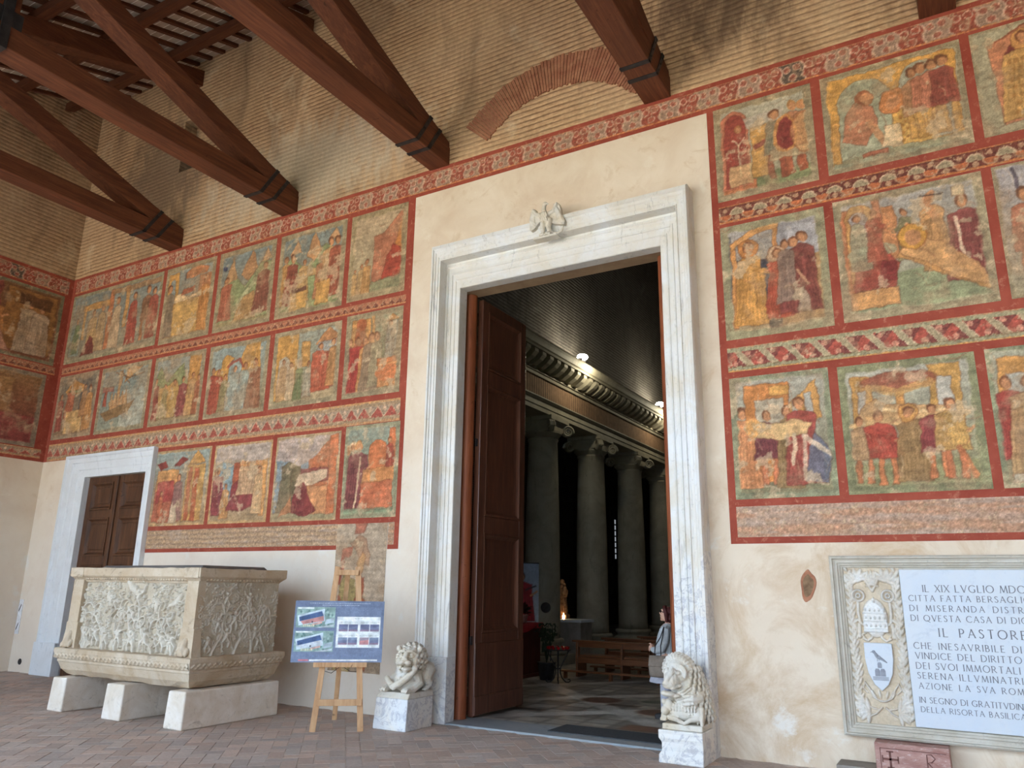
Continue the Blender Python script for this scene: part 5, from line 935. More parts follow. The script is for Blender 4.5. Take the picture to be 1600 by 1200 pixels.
A, B = np.meshgrid(np.linspace(0, BW, p.nx), np.linspace(0, BH, p.ny)); P = np.array(ep(a0, h0, .0185))[None, None] + A[..., None] * np.array(hx) + B[..., None] * np.array(up_); sh = grid_mesh('printed_sheet', P, p.img, M_PRINT, bd); bd.location = bd.location

# ------------------------------------------------------------------ lions
def pedestal(x0, x1, y0, y1, h, label, worn=.02, rec=False):
    b = MB(); r = random.Random(int(x0 * 10)); rings = []
    for k, z in enumerate(np.linspace(0, h, 9)):
        d = .0 + (.03 if rec and .25 < z / h < .68 else 0); e = .02 * (1 - z / h) if not rec else 0; q = r.uniform(-.004, .004); rings.append([(x0 - e + d, y0 - e + d * .6 + q, z), (x1, y0 - e + d * .3 + q, z), (x1, y1, z), (x0 - e + d, y1, z)])
    b.loft(rings); o = obj('marble_pedestal', b, M_MARBLE_BLUE, bevel=.012); return tag(o, label, 'pedestal', 'pedestals of the two lions')
pedestal(-6.98, -6.46, -.86, -.30, .385, 'bluish marble block under the lion beside the easel')
pedestal(-3.15, -2.655, -.71, -.30, .335, 'battered white marble block under the hunched lion by the tablet', rec=True)
# reclining lion
root = thing('lion_statue', (-6.70, -.6, .385), 'weathered marble lion with a curly mane lying on a block beside the easel', 'lion statue')
b = MB().loft([[(-6.985, -.865, .386), (-6.455, -.865, .386), (-6.455, -.30, .386), (-6.985, -.30, .386)], [(-6.95, -.80, .455), (-6.465, -.81, .46), (-6.465, -.30, .46), (-6.96, -.30, .455)]]); obj('plinth', b, M_STATUE, root, bevel=.012)
def lion_head(b, c, yaw, pitch, k, locks=((.135, 13), (.172, 16), (.20, 18))):
    M = Matrix.Rotation(yaw, 3, 'Z') @ Matrix.Rotation(pitch, 3, 'X'); C = Vector(c); t = lambda x, y, z: C + M @ (Vector((x, y, z)) * k)
    E = lambda x, y, z, r: b.ell(t(x, y, z), tuple(v * k for v in r), M, 14, 9); T = lambda P, R: b.tube([t(*p) for p in P], [v * k for v in R], 9)
    E(0, 0, 0, (.112, .11, .115)); T([(0, -.06, .07), (0, -.115, .045), (0, -.16, .004)], [.030, .030, .027]); E(0, -.172, -.004, (.036, .018, .020)); E(0, -.105, -.108, (.058, .062, .026)); E(0, -.135, -.118, (.032, .025, .024))
    for q in (-1, 1):
        E(q * .036, -.145, -.038, (.040, .045, .030)); E(q * .085, -.06, -.035, (.040, .05, .052)); T([(q * .018, -.118, .075), (q * .06, -.105, .072), (q * .095, -.07, .04)], [.016, .018, .014]); E(q * .055, -.104, .034, (.021, .017, .014)); T([(q * .03, -.112, .012), (q * .06, -.108, .012), (q * .085, -.085, .025)], [.009, .011, .008])
        E(q * .118, -.01, .085, (.030, .024, .034))
        for u in range(3): T([(q * (.02 + .016 * u), -.185 + .006 * u, -.035), (q * (.03 + .018 * u), -.188 + .012 * u, -.046)], [.005, .004])
    for i, (r, n) in enumerate(locks):
        for u in range(n):
            a = 2 * math.pi * u / n + .3 * i; ca, sa = math.cos(a), math.sin(a); y = -.055 + .060 * i; dz = -.03
            if sa < -.75 and i == 0: continue
            T([(ca * r * .90, y - .010, dz + sa * r * .92), (ca * (r + .010), y - .006, dz + sa * (r + .010)), (ca * (r + .014) - sa * .012, y + .030, dz + sa * (r + .014) + ca * .012), (ca * (r + .008) + sa * .012, y + .075, dz + sa * (r + .004) - ca * .012), (ca * (r + .004), y + .105, dz + sa * (r - .004) - .01)], [.018, .023, .023, .019, .010])
def paw(b, x, y, z, w, yaw=0.0):
    c, s_ = math.cos(yaw), math.sin(yaw); b.ell((x, y, z), (w, w * 1.15, w * .62))
    for t in (-.66, -.22, .22, .66):
        dx, dy = t * w, -w * 1.0; b.tube([(x + (dx * c - (dy + w * .5) * s_), y + dx * s_ + (dy + w * .5) * c, z + w * .22), (x + dx * c - dy * s_, y + dx * s_ + dy * c, z), (x + dx * c - (dy - w * .18) * s_, y + dx * s_ + (dy - w * .18) * c, z - w * .35)], [w * .22, w * .24, w * .15], 8)
b = MB(); X = -6.66
b.ell((X + .02, -.50, .68), (.18, .24, .21)); b.ell((X + .04, -.40, .665), (.19, .13, .215)); b.ell((X - .01, -.64, .70), (.16, .12, .20)); b.ell((X, -.66, .58), (.18, .13, .13))
lion_head(b, (X + .105, -.735, .90), .34, .06, 1.22, ((.108, 13), (.130, 15), (.148, 16)))
for sx, px in ((-1, X - .20), (1, X + .16)):
    b.tube([(X + sx * .12, -.60, .68), (px + sx * .02, -.62, .56), (px, -.72, .505), (px - .01, -.80, .492)], [.085, .078, .058, .048]); paw(b, px - .01, -.815, .492, .058)
b.tube([(X + .13, -.38, .70), (X + .19, -.46, .60), (X + .19, -.40, .52), (X + .19, -.46, .49)], [.13, .075, .05, .035]); paw(b, X + .20, -.47, .488, .04); b.tube([(X + .17, -.33, .62), (X + .235, -.40, .56), (X + .215, -.47, .55)], [.03, .022, .018]); b.tube([(X + .20, -.34, .78), (X + .225, -.40, .70), (X + .22, -.43, .62)], [.014, .018, .012])
for k in range(4): b.tube([(X + .165 - .004 * k, -.545 + .035 * k, .82 - .01 * k), (X + .196, -.54 + .035 * k, .72)], .009, 6)
sculpt('lion_body', b, M_STATUE, root, .0055, 1, .004, .02)
b = MB(); b.tube([(X - .20, -.80, .62), (X - .12, -.83, .56), (X - .05, -.83, .54)], [.036, .04, .03]); b.tube([(X - .06, -.86, .53), (X + .06, -.86, .58), (X + .16, -.82, .66), (X + .21, -.79, .715)], [.038, .048, .046, .042]); b.ell((X + .235, -.78, .765), (.046, .045, .048)); b.tube([(X + .04, -.83, .62), (X + .0, -.86, .55), (X - .03, -.87, .51)], [.04, .032, .026])
sculpt('small_carved_figure', b, M_STATUE, root, .006, 1, .004, .02)
# hunched lion over its prey
root = thing('lion_statue', (-2.9, -.5, .335), 'marble lion with shaggy back crouching over a small animal, beside the tablet wall', 'lion statue')
b = MB().box(-3.11, -2.66, -.69, -.30, .336, .40); obj('plinth', b, M_STATUE, root, bevel=.015)
b = MB(); X = -2.87
b.tube([(X - .03, -.50, .86), (X + .0, -.46, .74), (X + .03, -.43, .58), (X + .03, -.42, .50)], [.17, .19, .175, .15], 20); b.ell((X + .05, -.36, .62), (.165, .08, .22)); hx_, hy, hz = X - .06, -.60, .925
E = lambda x, y, z, r: b.ell((hx_ + x, hy + y, hz + z), r, None, 16, 10); T = lambda P, R: b.tube([(hx_ + x, hy + y, hz + z) for x, y, z in P], R, 9)
E(0, 0, .01, (.15, .125, .145)); E(-.045, -.085, -.07, (.095, .085, .105)); E(-.065, -.135, -.118, (.080, .055, .052)); E(-.085, -.175, -.105, (.042, .026, .028)); T([(-.02, -.13, .02), (-.07, -.165, -.05), (-.09, -.178, -.095)], [.034, .032, .026]); E(-.075, -.115, -.222, (.082, .068, .030)); E(-.115, -.15, -.212, (.045, .035, .028)); E(-.02, -.10, -.235, (.07, .05, .026))
T([(-.11, -.15, -.14), (-.02, -.15, -.155), (.05, -.10, -.13)], [.018, .022, .016])
for r, w in ((.088, .015), (.058, .014)): T([(.035 + r * math.cos(a), -.118 + .045 * (1 - math.cos(a)) * .9, .005 + r * .85 * math.sin(a)) for a in [k * .45 - .6 for k in range(12)]], w)
E(.035, -.128, .005, (.030, .022, .024)); T([(-.09, -.115, .04), (-.12, -.10, -.01), (-.115, -.11, -.06)], [.016, .018, .012])
for k in range(5): T([(-.02, -.075 + .010 * k, -.225 - .030 * k), (.07, -.085 + .010 * k, -.185 - .034 * k), (.155, -.03 + .012 * k, -.115 - .036 * k)], [.012, .0165, .012])
for i in range(2):
    for k in range(15): a = math.radians(10 + k * 12.5); r = .142 + .02 * i; T([(r * math.cos(a), -.055 + .06 * i, .015 + r * math.sin(a)), ((r + .02) * math.cos(a) - .012 * math.sin(a), -.03 + .06 * i, .015 + (r + .02) * math.sin(a)), ((r + .012) * math.cos(a) + .008, .02 + .06 * i, .01 + (r + .012) * math.sin(a))], [.015, .020, .010])
rg = random.Random(8)
for i in range(9):
    for j in range(9):
        a = math.radians(-62 + j * 17 + (i % 2) * 8.5); z = .985 - i * .062; rr = .158 + .012 * min(i, 4) + .012; ax, ay = X - .03 + .008 * i, -.50 + .009 * i; ca, sa = math.cos(a), math.sin(a)
        b.tube([(ax + rr * ca, ay + rr * sa, z), (ax + (rr + .016) * ca, ay + (rr + .016) * sa, z - .035), (ax + (rr + .012) * ca, ay + (rr + .012) * sa, z - .078)], [.014, .021, .007], 7)
b.tube([(X + .15, -.50, .72), (X + .16, -.60, .675), (X + .10, -.665, .66)], [.075, .06, .05])
for k in range(3):
    b.tube([(X + .135, -.655, .70 - .040 * k), (X + .08, -.70, .695 - .040 * k), (X + .02, -.705, .685 - .040 * k)], [.022, .021, .015], 8)
    for u in range(3): b.ell((X + .125 - .042 * u, -.694 - .012 * min(u, 1), .70 - .040 * k - .004 * u), (.014, .014, .012), n=8, m=6)
b.tube([(X - .17, -.54, .60), (X - .21, -.62, .52), (X - .215, -.655, .46)], [.06, .05, .042]); paw(b, X - .215, -.665, .445, .042)
sculpt('lion_body', b, M_STATUE, root, .0055, 1, .004, .02)
b = MB(); b.ell((X - .03, -.60, .53), (.19, .09, .105)); b.ell((X - .17, -.66, .58), (.06, .05, .07)); b.ell((X - .20, -.69, .53), (.045, .04, .05)); b.ell((X - .21, -.69, .62), (.03, .025, .03)); b.ell((X + .15, -.60, .50), (.07, .08, .09))
b.tube([(X - .16, -.66, .46), (X - .06, -.70, .445), (X + .01, -.70, .415)], [.03, .024, .02]); b.tube([(X + .15, -.65, .47), (X + .08, -.70, .45), (X + .02, -.70, .415)], [.034, .024, .02]); b.tube([(X + .19, -.62, .56), (X + .20, -.66, .46), (X + .20, -.66, .41)], [.03, .02, .02])
for i in range(9):
    for j in range(3): b.tube([(X - .14 + i * .034, -.685 + .02 * abs(j - 1), .60 - j * .035), (X - .14 + i * .034 + .006, -.69 + .02 * abs(j - 1), .575 - j * .035)], .012, 6)
sculpt('carved_prey', b, M_STATUE, root, .0055, 1, .003, .02)

# ------------------------------------------------------------------ inscribed tablet
TX0, TX1, TZ0, TZ1 = -1.33, 2.55, .37, 2.195
root = thing('memorial_tablet', (-.1, -.05, TZ0), 'large framed marble tablet with a carved coat of arms and incised Roman capitals', 'memorial tablet')
prof = [(0, 0.0), (0, .11), (.018, .125), (.03, .125), (.034, .10), (.055, .09), (.075, .092), (.08, .075), (.10, .068), (.104, .055), (.122, .048), (.126, .035)]
def rect_frame(x0, x1, z0, z1, prof):
    b = MB(); rings = []
    for d, q in prof: rings.append([(x0 + d, -q, z0 + d), (x1 - d, -q, z0 + d), (x1 - d, -q, z1 - d), (x0 + d, -q, z1 - d)])
    b.loft(rings, True, False); return b
obj('moulded_frame', rect_frame(TX0, TX1, TZ0, TZ1, prof), M_TABFRAME, root)
ix0, iz0, iz1 = TX0 + .126, TZ0 + .126, TZ1 - .126; px1 = -.655
obj('backing', MB().box(ix0 - .01, TX1 - .12, -.030, -.001, iz0 - .01, iz1 + .01), M_TABFRAME, root)
W_, H_ = px1 - ix0, iz1 - iz0; f = HF(W_, H_, .0042, 81); rg = f.rng; cxx = W_ / 2
def mir(fn):
    for sgn in (-1, 1): fn(lambda x: cxx + sgn * x, sgn)
def leaves(X, sgn):
    for k in range(16):                      # laurel branches up both edges
        y = .14 + k * .075; x = .235 + .012 * math.sin(k * 1.3)
        f.stroke([(X(x), y), (X(x + .004), y + .075)], .010, .014)
        for q, a in ((1, .5), (-1, .4)):
            ang = math.pi / 2 + (-a if q > 0 else a) * (1 if sgn > 0 else -1); f.leaf(X(x), y + .02 * q, ang, .085, .022, .015); f.leaf(X(x - .03), y + .03 * q, ang, .07, .016, .012)
    for k in range(7): a = math.radians(20 + k * 22); f.leaf(X(.16), 1.30, a if sgn > 0 else math.pi - a, .13, .026, .018)
    for k in range(6): a = math.radians(100 + k * 20); f.leaf(X(.05), 1.30, (math.pi - a) if sgn < 0 else a, .12, .024, .017)
    for k in range(5): a = math.radians(-60 + k * 30); f.leaf(X(.17), .07, a if sgn > 0 else math.pi - a, .12, .024, .017)
    f.stroke([(X(.20), .14), (X(.17), .06), (X(.10), .03), (X(.04), .02)], .008, .012); f.stroke([(X(.02), .10), (X(.09), .14), (X(.12), .22), (X(.16), .28)], .010, .014); f.stroke([(X(.16), .28), (X(.18), .22), (X(.14), .18)], .008, .012)
    # key bits either side of the tiara
    f.stroke([(X(.145) + .058 * math.cos(a * .35), 1.16 + .058 * math.sin(a * .35)) for a in range(19)], .012, .020); f.stroke([(X(.145) + .022 * math.cos(a * .5), 1.16 + .022 * math.sin(a * .5)) for a in range(14)], .009, .026)
    f.stroke([(X(.155), 1.10), (X(.16), .98), (X(.15), .90)], .018, .015); f.stroke([(X(.12), .86), (X(.17), .91), (X(.22), .87), (X(.19), .83)], .016, .014); f.stroke([(X(.16), .86), (X(.165), .74)], .022, .014)
    f.stroke([(X(.03), .80), (X(.05), .73), (X(.09), .70), (X(.13), .72)], .014, .014); f.stroke([(X(.10), .78), (X(.14), .76), (X(.12), .73)], .01, .012)
f.oy = .12; mir(leaves)
f.stamp(cxx, .93, .125, .20, .030, 0, .35); f.h[int(.0):, :] = f.h
sl, Xw, Yw = f.win(cxx, 1.05, .21); Yw = Yw - .12
body = (np.abs(Xw - cxx) < .118 * np.sqrt(np.clip(1 - ((Yw - .83) / .26) ** 2, 0, 1)) + .0) & (Yw > .80); f.h[sl] = np.where(body, .026 + 0 * Xw, f.h[sl])
for y in (.82, .90, .98): f.stroke([(cxx - .11, y), (cxx + .11, y)], .009, .034); [f.stamp(cxx + q * .045, y + .035, .018, .024, .036) for q in (-2, -1, 0, 1, 2) if abs(q * .045) < .10]
f.stamp(cxx, 1.10, .018, .018, .034); f.stroke([(cxx, 1.11), (cxx, 1.14)], .006, .03); f.stroke([(cxx - .012, 1.128), (cxx + .012, 1.128)], .005, .03); f.stroke([(cxx - .115, .795), (cxx + .115, .795)], .010, .036)
f.stroke([(cxx - .10, .20), (cxx - .06, .12), (cxx, .10), (cxx + .06, .12), (cxx + .10, .20)], .010, .016)
for a in (-.6, -.2, .3, .7): f.leaf(cxx + a * .1, .13, math.pi / 2 - a, .08, .016, .014)

def edge_leaves(X, sgn):
    for k in range(3): y = .05 + k * .08; f.stroke([(X(.235), y), (X(.24), y + .08)], .010, .014); [f.leaf(X(.235), y, math.pi / 2 + a, .09, .022, .015) for a in (-.6, .6)]
    for k in range(6): a = math.radians(-80 + k * 32); f.leaf(X(.14), .12, a if sgn > 0 else math.pi - a, .13, .024, .017)
    for k in range(7): a = math.radians(-30 + k * 34); f.leaf(X(.13), 1.45, a if sgn > 0 else math.pi - a, .12, .026, .018)
    for k in range(4): f.leaf(X(.235), 1.38 + k * .05, math.pi / 2 + (.5 if k % 2 else -.5), .08, .02, .015)
    f.stroke([(X(.02), .16), (X(.08), .10), (X(.16), .06), (X(.21), .05)], .010, .014); f.stroke([(X(.0), 1.33), (X(.05), 1.42), (X(.09), 1.50)], .016, .016)
f.oy = 0.0; mir(edge_leaves)
for k in range(5): f.leaf(cxx, 1.40, math.radians(50 + k * 20), .14, .022, .017)
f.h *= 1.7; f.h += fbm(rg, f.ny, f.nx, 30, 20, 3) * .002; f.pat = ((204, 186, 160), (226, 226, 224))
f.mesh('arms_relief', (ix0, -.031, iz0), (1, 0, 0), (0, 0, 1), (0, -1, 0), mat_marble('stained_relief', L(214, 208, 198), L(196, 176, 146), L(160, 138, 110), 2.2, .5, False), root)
sx_, sz_ = ix0 + cxx, iz0 + .575; pts = [(-.135, .225), (.135, .225), (.135, .06), (.115, -.08), (.066, -.185), (0, -.25), (-.066, -.185), (-.115, -.08), (-.135, .06)]
b = MB().prism([(sx_ + x, sz_ + z) for x, z in pts], -.068, -.037); sh_ = obj('shield', b, M_TABLET, root, bevel=.006)
b = MB(); ys = -.070
b.ell((sx_ - .005, ys, sz_ + .085), (.038, .010, .020), Matrix.Rotation(.6, 3, 'Y'), 14, 8); b.ell((sx_ - .045, ys, sz_ + .135), (.017, .010, .016)); b.tube([(sx_ - .035, ys, sz_ + .125), (sx_ - .02, ys, sz_ + .10)], [.012, .018], 8); b.tube([(sx_ - .058, ys, sz_ + .135), (sx_ - .075, ys, sz_ + .13)], [.006, .003], 6); b.tube([(sx_ + .02, ys, sz_ + .07), (sx_ + .07, ys, sz_ + .035)], [.014, .006], 8)
for dx in (-.008, .008): b.tube([(sx_ + dx - .005, ys, sz_ + .07), (sx_ + dx - .01, ys, sz_ + .045)], .003, 6)
for (x, z, w_, h_) in ((0, .0, .019, .045), (-.026, -.075, .024, .06), (.026, -.075, .024, .06)): b.prism([(sx_ + x - w_, sz_ + z - h_ / 2), (sx_ + x + w_, sz_ + z - h_ / 2), (sx_ + x + w_, sz_ + z + h_ * .4), (sx_ + x + w_ * .6, sz_ + z + h_ * .75), (sx_ + x - w_ * .6, sz_ + z + h_ * .75), (sx_ + x - w_, sz_ + z + h_ * .4)], -.074, -.066)
for z in (-.115, -.128, -.141): b.box(sx_ - .075, sx_ + .075, -.072, -.066, sz_ + z - .004, sz_ + z + .004)
obj('dove_on_three_hills', b, mottled('grey_carving', L(132, 134, 142), L(158, 160, 166), 12, .7, .1), sh_, smooth=False)
b = MB().box(px1 + .005, TX1 - .15, -.075, -.036, iz0 + .01, iz1 - .02); obj('inscribed_slab', b, M_TABLET, root, bevel=.004)
GL = {'A': [[(0, 0), (.36, 1)], [(.36, 1), (.72, 0)], [(.14, .36), (.58, .36)]], 'B': [[(0, 0), (0, 1)], 'D0,.5,.40,1', 'D0,0,.48,.52'], 'C': ['C'], 'D': [[(0, 0), (0, 1)], 'D0,0,.72,1'], 'E': [[(0, 0), (0, 1)], [(0, 1), (.46, 1)], [(0, .52), (.38, .52)], [(0, 0), (.48, 0)]], 'F': [[(0, 0), (0, 1)], [(0, 1), (.46, 1)], [(0, .52), (.38, .52)]],
      'G': ['C', [(.74, .42), (.74, .08)], [(.6, .42), (.8, .42)]], 'H': [[(0, 0), (0, 1)], [(.62, 0), (.62, 1)], [(0, .52), (.62, .52)]], 'I': [[(0, 0), (0, 1)]], 'L': [[(0, 0), (0, 1)], [(0, 0), (.48, 0)]], 'M': [[(0, 0), (.12, 1)], [(.12, 1), (.43, .05)], [(.43, .05), (.74, 1)], [(.74, 1), (.86, 0)]], 'N': [[(0, 0), (0, 1)], [(0, 1), (.66, 0)], [(.66, 0), (.66, 1)]],
      'O': ['O'], 'P': [[(0, 0), (0, 1)], 'D0,.44,.46,1'], 'Q': ['O', [(.45, .12), (.95, -.22)]], 'R': [[(0, 0), (0, 1)], 'D0,.46,.46,1', [(.22, .46), (.62, 0)]], 'S': ['S'], 'T': [[(.32, 0), (.32, 1)], [(0, 1), (.64, 1)]], 'V': [[(0, 1), (.35, 0)], [(.35, 0), (.7, 1)]], 'X': [[(0, 0), (.62, 1)], [(0, 1), (.62, 0)]], 'Z': [[(0, 1), (.58, 1)], [(.58, 1), (0, 0)], [(0, 0), (.6, 0)]]}
ADV = dict(A=.72, B=.5, C=.78, D=.74, E=.5, F=.48, G=.84, H=.62, I=.02, L=.5, M=.86, N=.66, O=.92, P=.5, Q=.95, R=.62, S=.48, T=.64, V=.7, X=.62, Z=.6)
def gstrokes(ch):
    out = []
    for s_ in GL[ch]:
        if isinstance(s_, list): out.append((s_, True))
        elif s_ == 'O': out.append(([(.46 + .46 * math.cos(a * math.pi / 14), .5 + .51 * math.sin(a * math.pi / 14)) for a in range(29)], False))
        elif s_ == 'C': out.append(([(.46 + .46 * math.cos(math.radians(a)), .5 + .51 * math.sin(math.radians(a))) for a in range(42, 320, 12)], False))
        elif s_ == 'S': out.append(([(.44, .86), (.34, .98), (.2, 1.0), (.07, .92), (.04, .78), (.12, .64), (.28, .52), (.42, .40), (.46, .24), (.40, .08), (.26, 0), (.1, .02), (0, .14)], False))
        else:
            x0, y0, x1, y1 = map(float, s_[1:].split(',')); r = (y1 - y0) / 2; xs_ = max(x0, x1 - r); out.append(([(x0, y0), (xs_, y0)] + [(xs_ + (x1 - xs_) * math.cos(math.radians(a)), y0 + r + r * math.sin(math.radians(a))) for a in range(-75, 76, 15)] + [(xs_, y1), (x0, y1)], False))
    return out
def letters(b, text, x, z, h, y, gap=.22, space=.62):
    for ch in text:
        if ch == ' ': x += space * h; continue
        for pts, serif in gstrokes(ch):
            for (xa, ya), (xb, yb_) in zip(pts[:-1], pts[1:]):
                dx, dy = xb - xa, yb_ - ya; l = math.hypot(dx, dy)
                if l < 1e-6: continue
                w_ = (.036 + .028 * abs(dy / l) if not (serif and dy * dx > 0) else .04) * h; nx_, nz_ = -dy / l * w_, dx / l * w_
                b.quad((x + xa * h + nx_, y, z + ya * h + nz_), (x + xa * h - nx_, y, z + ya * h - nz_), (x + xb * h - nx_, y, z + yb_ * h - nz_), (x + xb * h + nx_, y, z + yb_ * h + nz_))
            if serif:
                for xe, ye in (pts[0], pts[-1]):
                    if ye in (0, 1) and abs(pts[0][1] - pts[-1][1]) > .5: b.quad((x + (xe - .11) * h, y, z + (ye - .022) * h), (x + (xe + .11) * h, y, z + (ye - .022) * h), (x + (xe + .11) * h, y, z + (ye + .022) * h), (x + (xe - .11) * h, y, z + (ye + .022) * h))
        x += (ADV[ch] + gap) * h
b = MB()
def fit(b, text, rest, x, z, h, xe):
    nat = sum(ADV[c] * h for c in text if c != ' '); ns = text.count(' '); ng = len([c for c in text if c != ' ']); g = (xe - x - nat) / h / (ng - 1 + ns * 1.9)
    letters(b, text + rest, x, z, h, -.0762, g, 1.9 * g)
for t_, r_, x, z, h, xe in (('IL XIX LVGLIO MD', 'C', -.443, 1.824, .068, .37), ('CITTA FATTA BERSAGL', 'IO', -.584, 1.731, .057, .388), ('DI MISERANDA DISTR', '', -.584, 1.632, .057, .41), ('DI QVESTA CASA DI D', 'IO', -.583, 1.533, .058, .345), ('IL PASTOR', 'E', -.342, 1.385, .080, .33), ('CHE INESAVRIBILE DI', '', -.586, 1.26, .060, .345),
                            ('VINDICE DEL DIRITTO', '', -.581, 1.163, .060, .335), ('DEI SVOI IMMORTALI', '', -.584, 1.065, .060, .31), ('SERENA ILLVMINATRI', 'C', -.583, .972, .058, .32), ('AZIONE LA SVA ROM', 'A', -.580, .875, .055, .315), ('IN SEGNO DI GRATITVDIN', 'E', -.588, .741, .053, .29), ('DELLA RISORTA BASILIC', 'A', -.584, .653, .050, .25)):
    fit(b, t_, r_, x, z, h, xe)
obj('incised_lettering', b, plain('grey_letters', L(112, 112, 118), .8), root)

# reddish support block and ledge below the tablet
b = MB().box(-1.03, -.37, -.30, -.02, 0.0, .362); o = obj('support_block', b, M_REDSTONE, bevel=.008); tag(o, 'reddish stone block with a carved cross under the marble tablet', 'stone block')
b = MB(); yb = -.3015
for (x0, x1, z0, z1) in ((-.985, -.978, .0, .315), (-.985, -.40, .308, .315), (-.905, -.885, .14, .285), (-.965, -.825, .205, .225)): b.box(x0, x1, -.302, -.299, z0, z1)
for cx_, cz_, dx, dz in ((-.895, .285, 1, 0), (-.895, .14, 1, 0), (-.965, .215, 0, 1), (-.825, .215, 0, 1)): b.box(cx_ - (.032 if dx else .006), cx_ + (.032 if dx else .006), -.302, -.299, cz_ - (.032 if dz else .006), cz_ + (.032 if dz else .006))
b.tube([(-.57, -.3, .10), (-.57, -.3, .29), (-.53, -.3, .295), (-.50, -.3, .26), (-.53, -.3, .225), (-.565, -.3, .22), (-.50, -.3, .14), (-.46, -.3, .13), (-.44, -.3, .16)], .006, 6); b.tube([(-.66, -.3, .13), (-.64, -.3, .16), (-.62, -.3, .13), (-.64, -.3, .10), (-.66, -.3, .13)], .005, 6)
obj('carved_marks', b, M_REDSTONE_D if 'M_REDSTONE_D' in globals() else mottled('cut_marks', L(104, 70, 64), L(124, 86, 78), 8, .9, 0), o)
o = obj('stone_ledge', MB().box(-1.40, -1.035, -.34, -.02, 0, .12), M_GREYSTONE, bevel=.01); tag(o, 'low grey stone ledge against the wall beside the reddish block', 'stone ledge')

# ================================================================== THE NAVE SEEN THROUGH THE DOOR
NX0, NX1, NY1, NZ = -16.6, 1.6, 42.0, 15.5
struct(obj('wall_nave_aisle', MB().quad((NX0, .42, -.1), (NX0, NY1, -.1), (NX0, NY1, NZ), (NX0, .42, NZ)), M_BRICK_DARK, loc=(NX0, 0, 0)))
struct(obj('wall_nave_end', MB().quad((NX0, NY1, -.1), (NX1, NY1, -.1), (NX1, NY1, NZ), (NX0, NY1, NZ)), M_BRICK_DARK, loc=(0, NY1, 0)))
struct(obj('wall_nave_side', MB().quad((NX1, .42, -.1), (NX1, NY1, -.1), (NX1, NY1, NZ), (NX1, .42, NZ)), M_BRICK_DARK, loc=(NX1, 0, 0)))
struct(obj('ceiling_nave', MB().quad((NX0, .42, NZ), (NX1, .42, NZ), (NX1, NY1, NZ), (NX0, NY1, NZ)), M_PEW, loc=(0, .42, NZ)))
# marble floor with inlaid bands, discs and slabs
p = Pic(-9.6, 1.6, .42, 8.4, .03, 91, ((166, 162, 152), (172, 168, 158)), bw=0, warp=.006); R_ = p.rng; SXx = lambda x: (x + 9.6) / 11.2
for i in range(24):
    for j in range(20):
        x, y = i / 24, j / 20; c = [(158, 154, 144), (178, 172, 160), (140, 136, 130), (168, 160, 146), (126, 118, 112)][R_.integers(0, 5)]; p.rect(c, x, y, x + 1 / 24, y + 1 / 20, .75, (86, 82, 76))
for q in ((-7.2, 2.2, -3.2, 6.5), (-6.6, .6, -2.0, 5.2), (-8.5, 3.2, -4.6, 8.2), (-3.0, .5, -8.6, 6.0)):
    p.line((206, 202, 194), .02, [(SXx(q[0]), (q[1] - .42) / 7.98), (SXx(q[2]), (q[3] - .42) / 7.98)], .85)
for x, y in ((-4.3, 2.6), (-5.6, 3.4), (-3.6, 4.4)): p.ell((112, 70, 60), SXx(x), (y - .42) / 7.98, .045, .045, .9, (190, 182, 166)); p.ell((74, 86, 76), SXx(x + .8), (y + .3 - .42) / 7.98, .03, .03, .9, (190, 182, 166))
for x0, y0, x1, y1, c in ((-4.3, 1.0, -3.5, 1.35, (122, 84, 66)), (-5.3, 2.9, -4.8, 3.1, (62, 54, 52)), (-4.2, 3.3, -3.7, 3.5, (104, 60, 50)), (-6.4, 1.7, -5.9, 1.9, (58, 56, 54)), (-5.0, .74, -3.0, .95, (150, 148, 142))): p.rect(c, SXx(x0), (y0 - .42) / 7.98, SXx(x1), (y1 - .42) / 7.98, .9)
A, B = np.meshgrid(np.linspace(-9.6, 1.6, p.nx), np.linspace(.42, 8.4, p.ny)); M_NF = mat_paint('inlaid_marble_floor', .35, 0.03)
o = grid_mesh('floor_nave', np.stack([A, B, np.zeros_like(A)], -1), np.clip(p.img * (.8 + .4 * fbm(R_, p.ny, p.nx, 30, 40))[..., None], 0, 1), M_NF); struct(o)
M_NFP = mottled('nave_floor_plain', L(150, 144, 134), L(176, 168, 156), 2.5, .4, .03)
struct(obj('floor_nave_far', MB().quad((NX0, .42, -.004), (NX1, .42, -.004), (NX1, NY1, -.004), (NX0, NY1, -.004)), M_NFP, loc=(0, .42, -.004)))

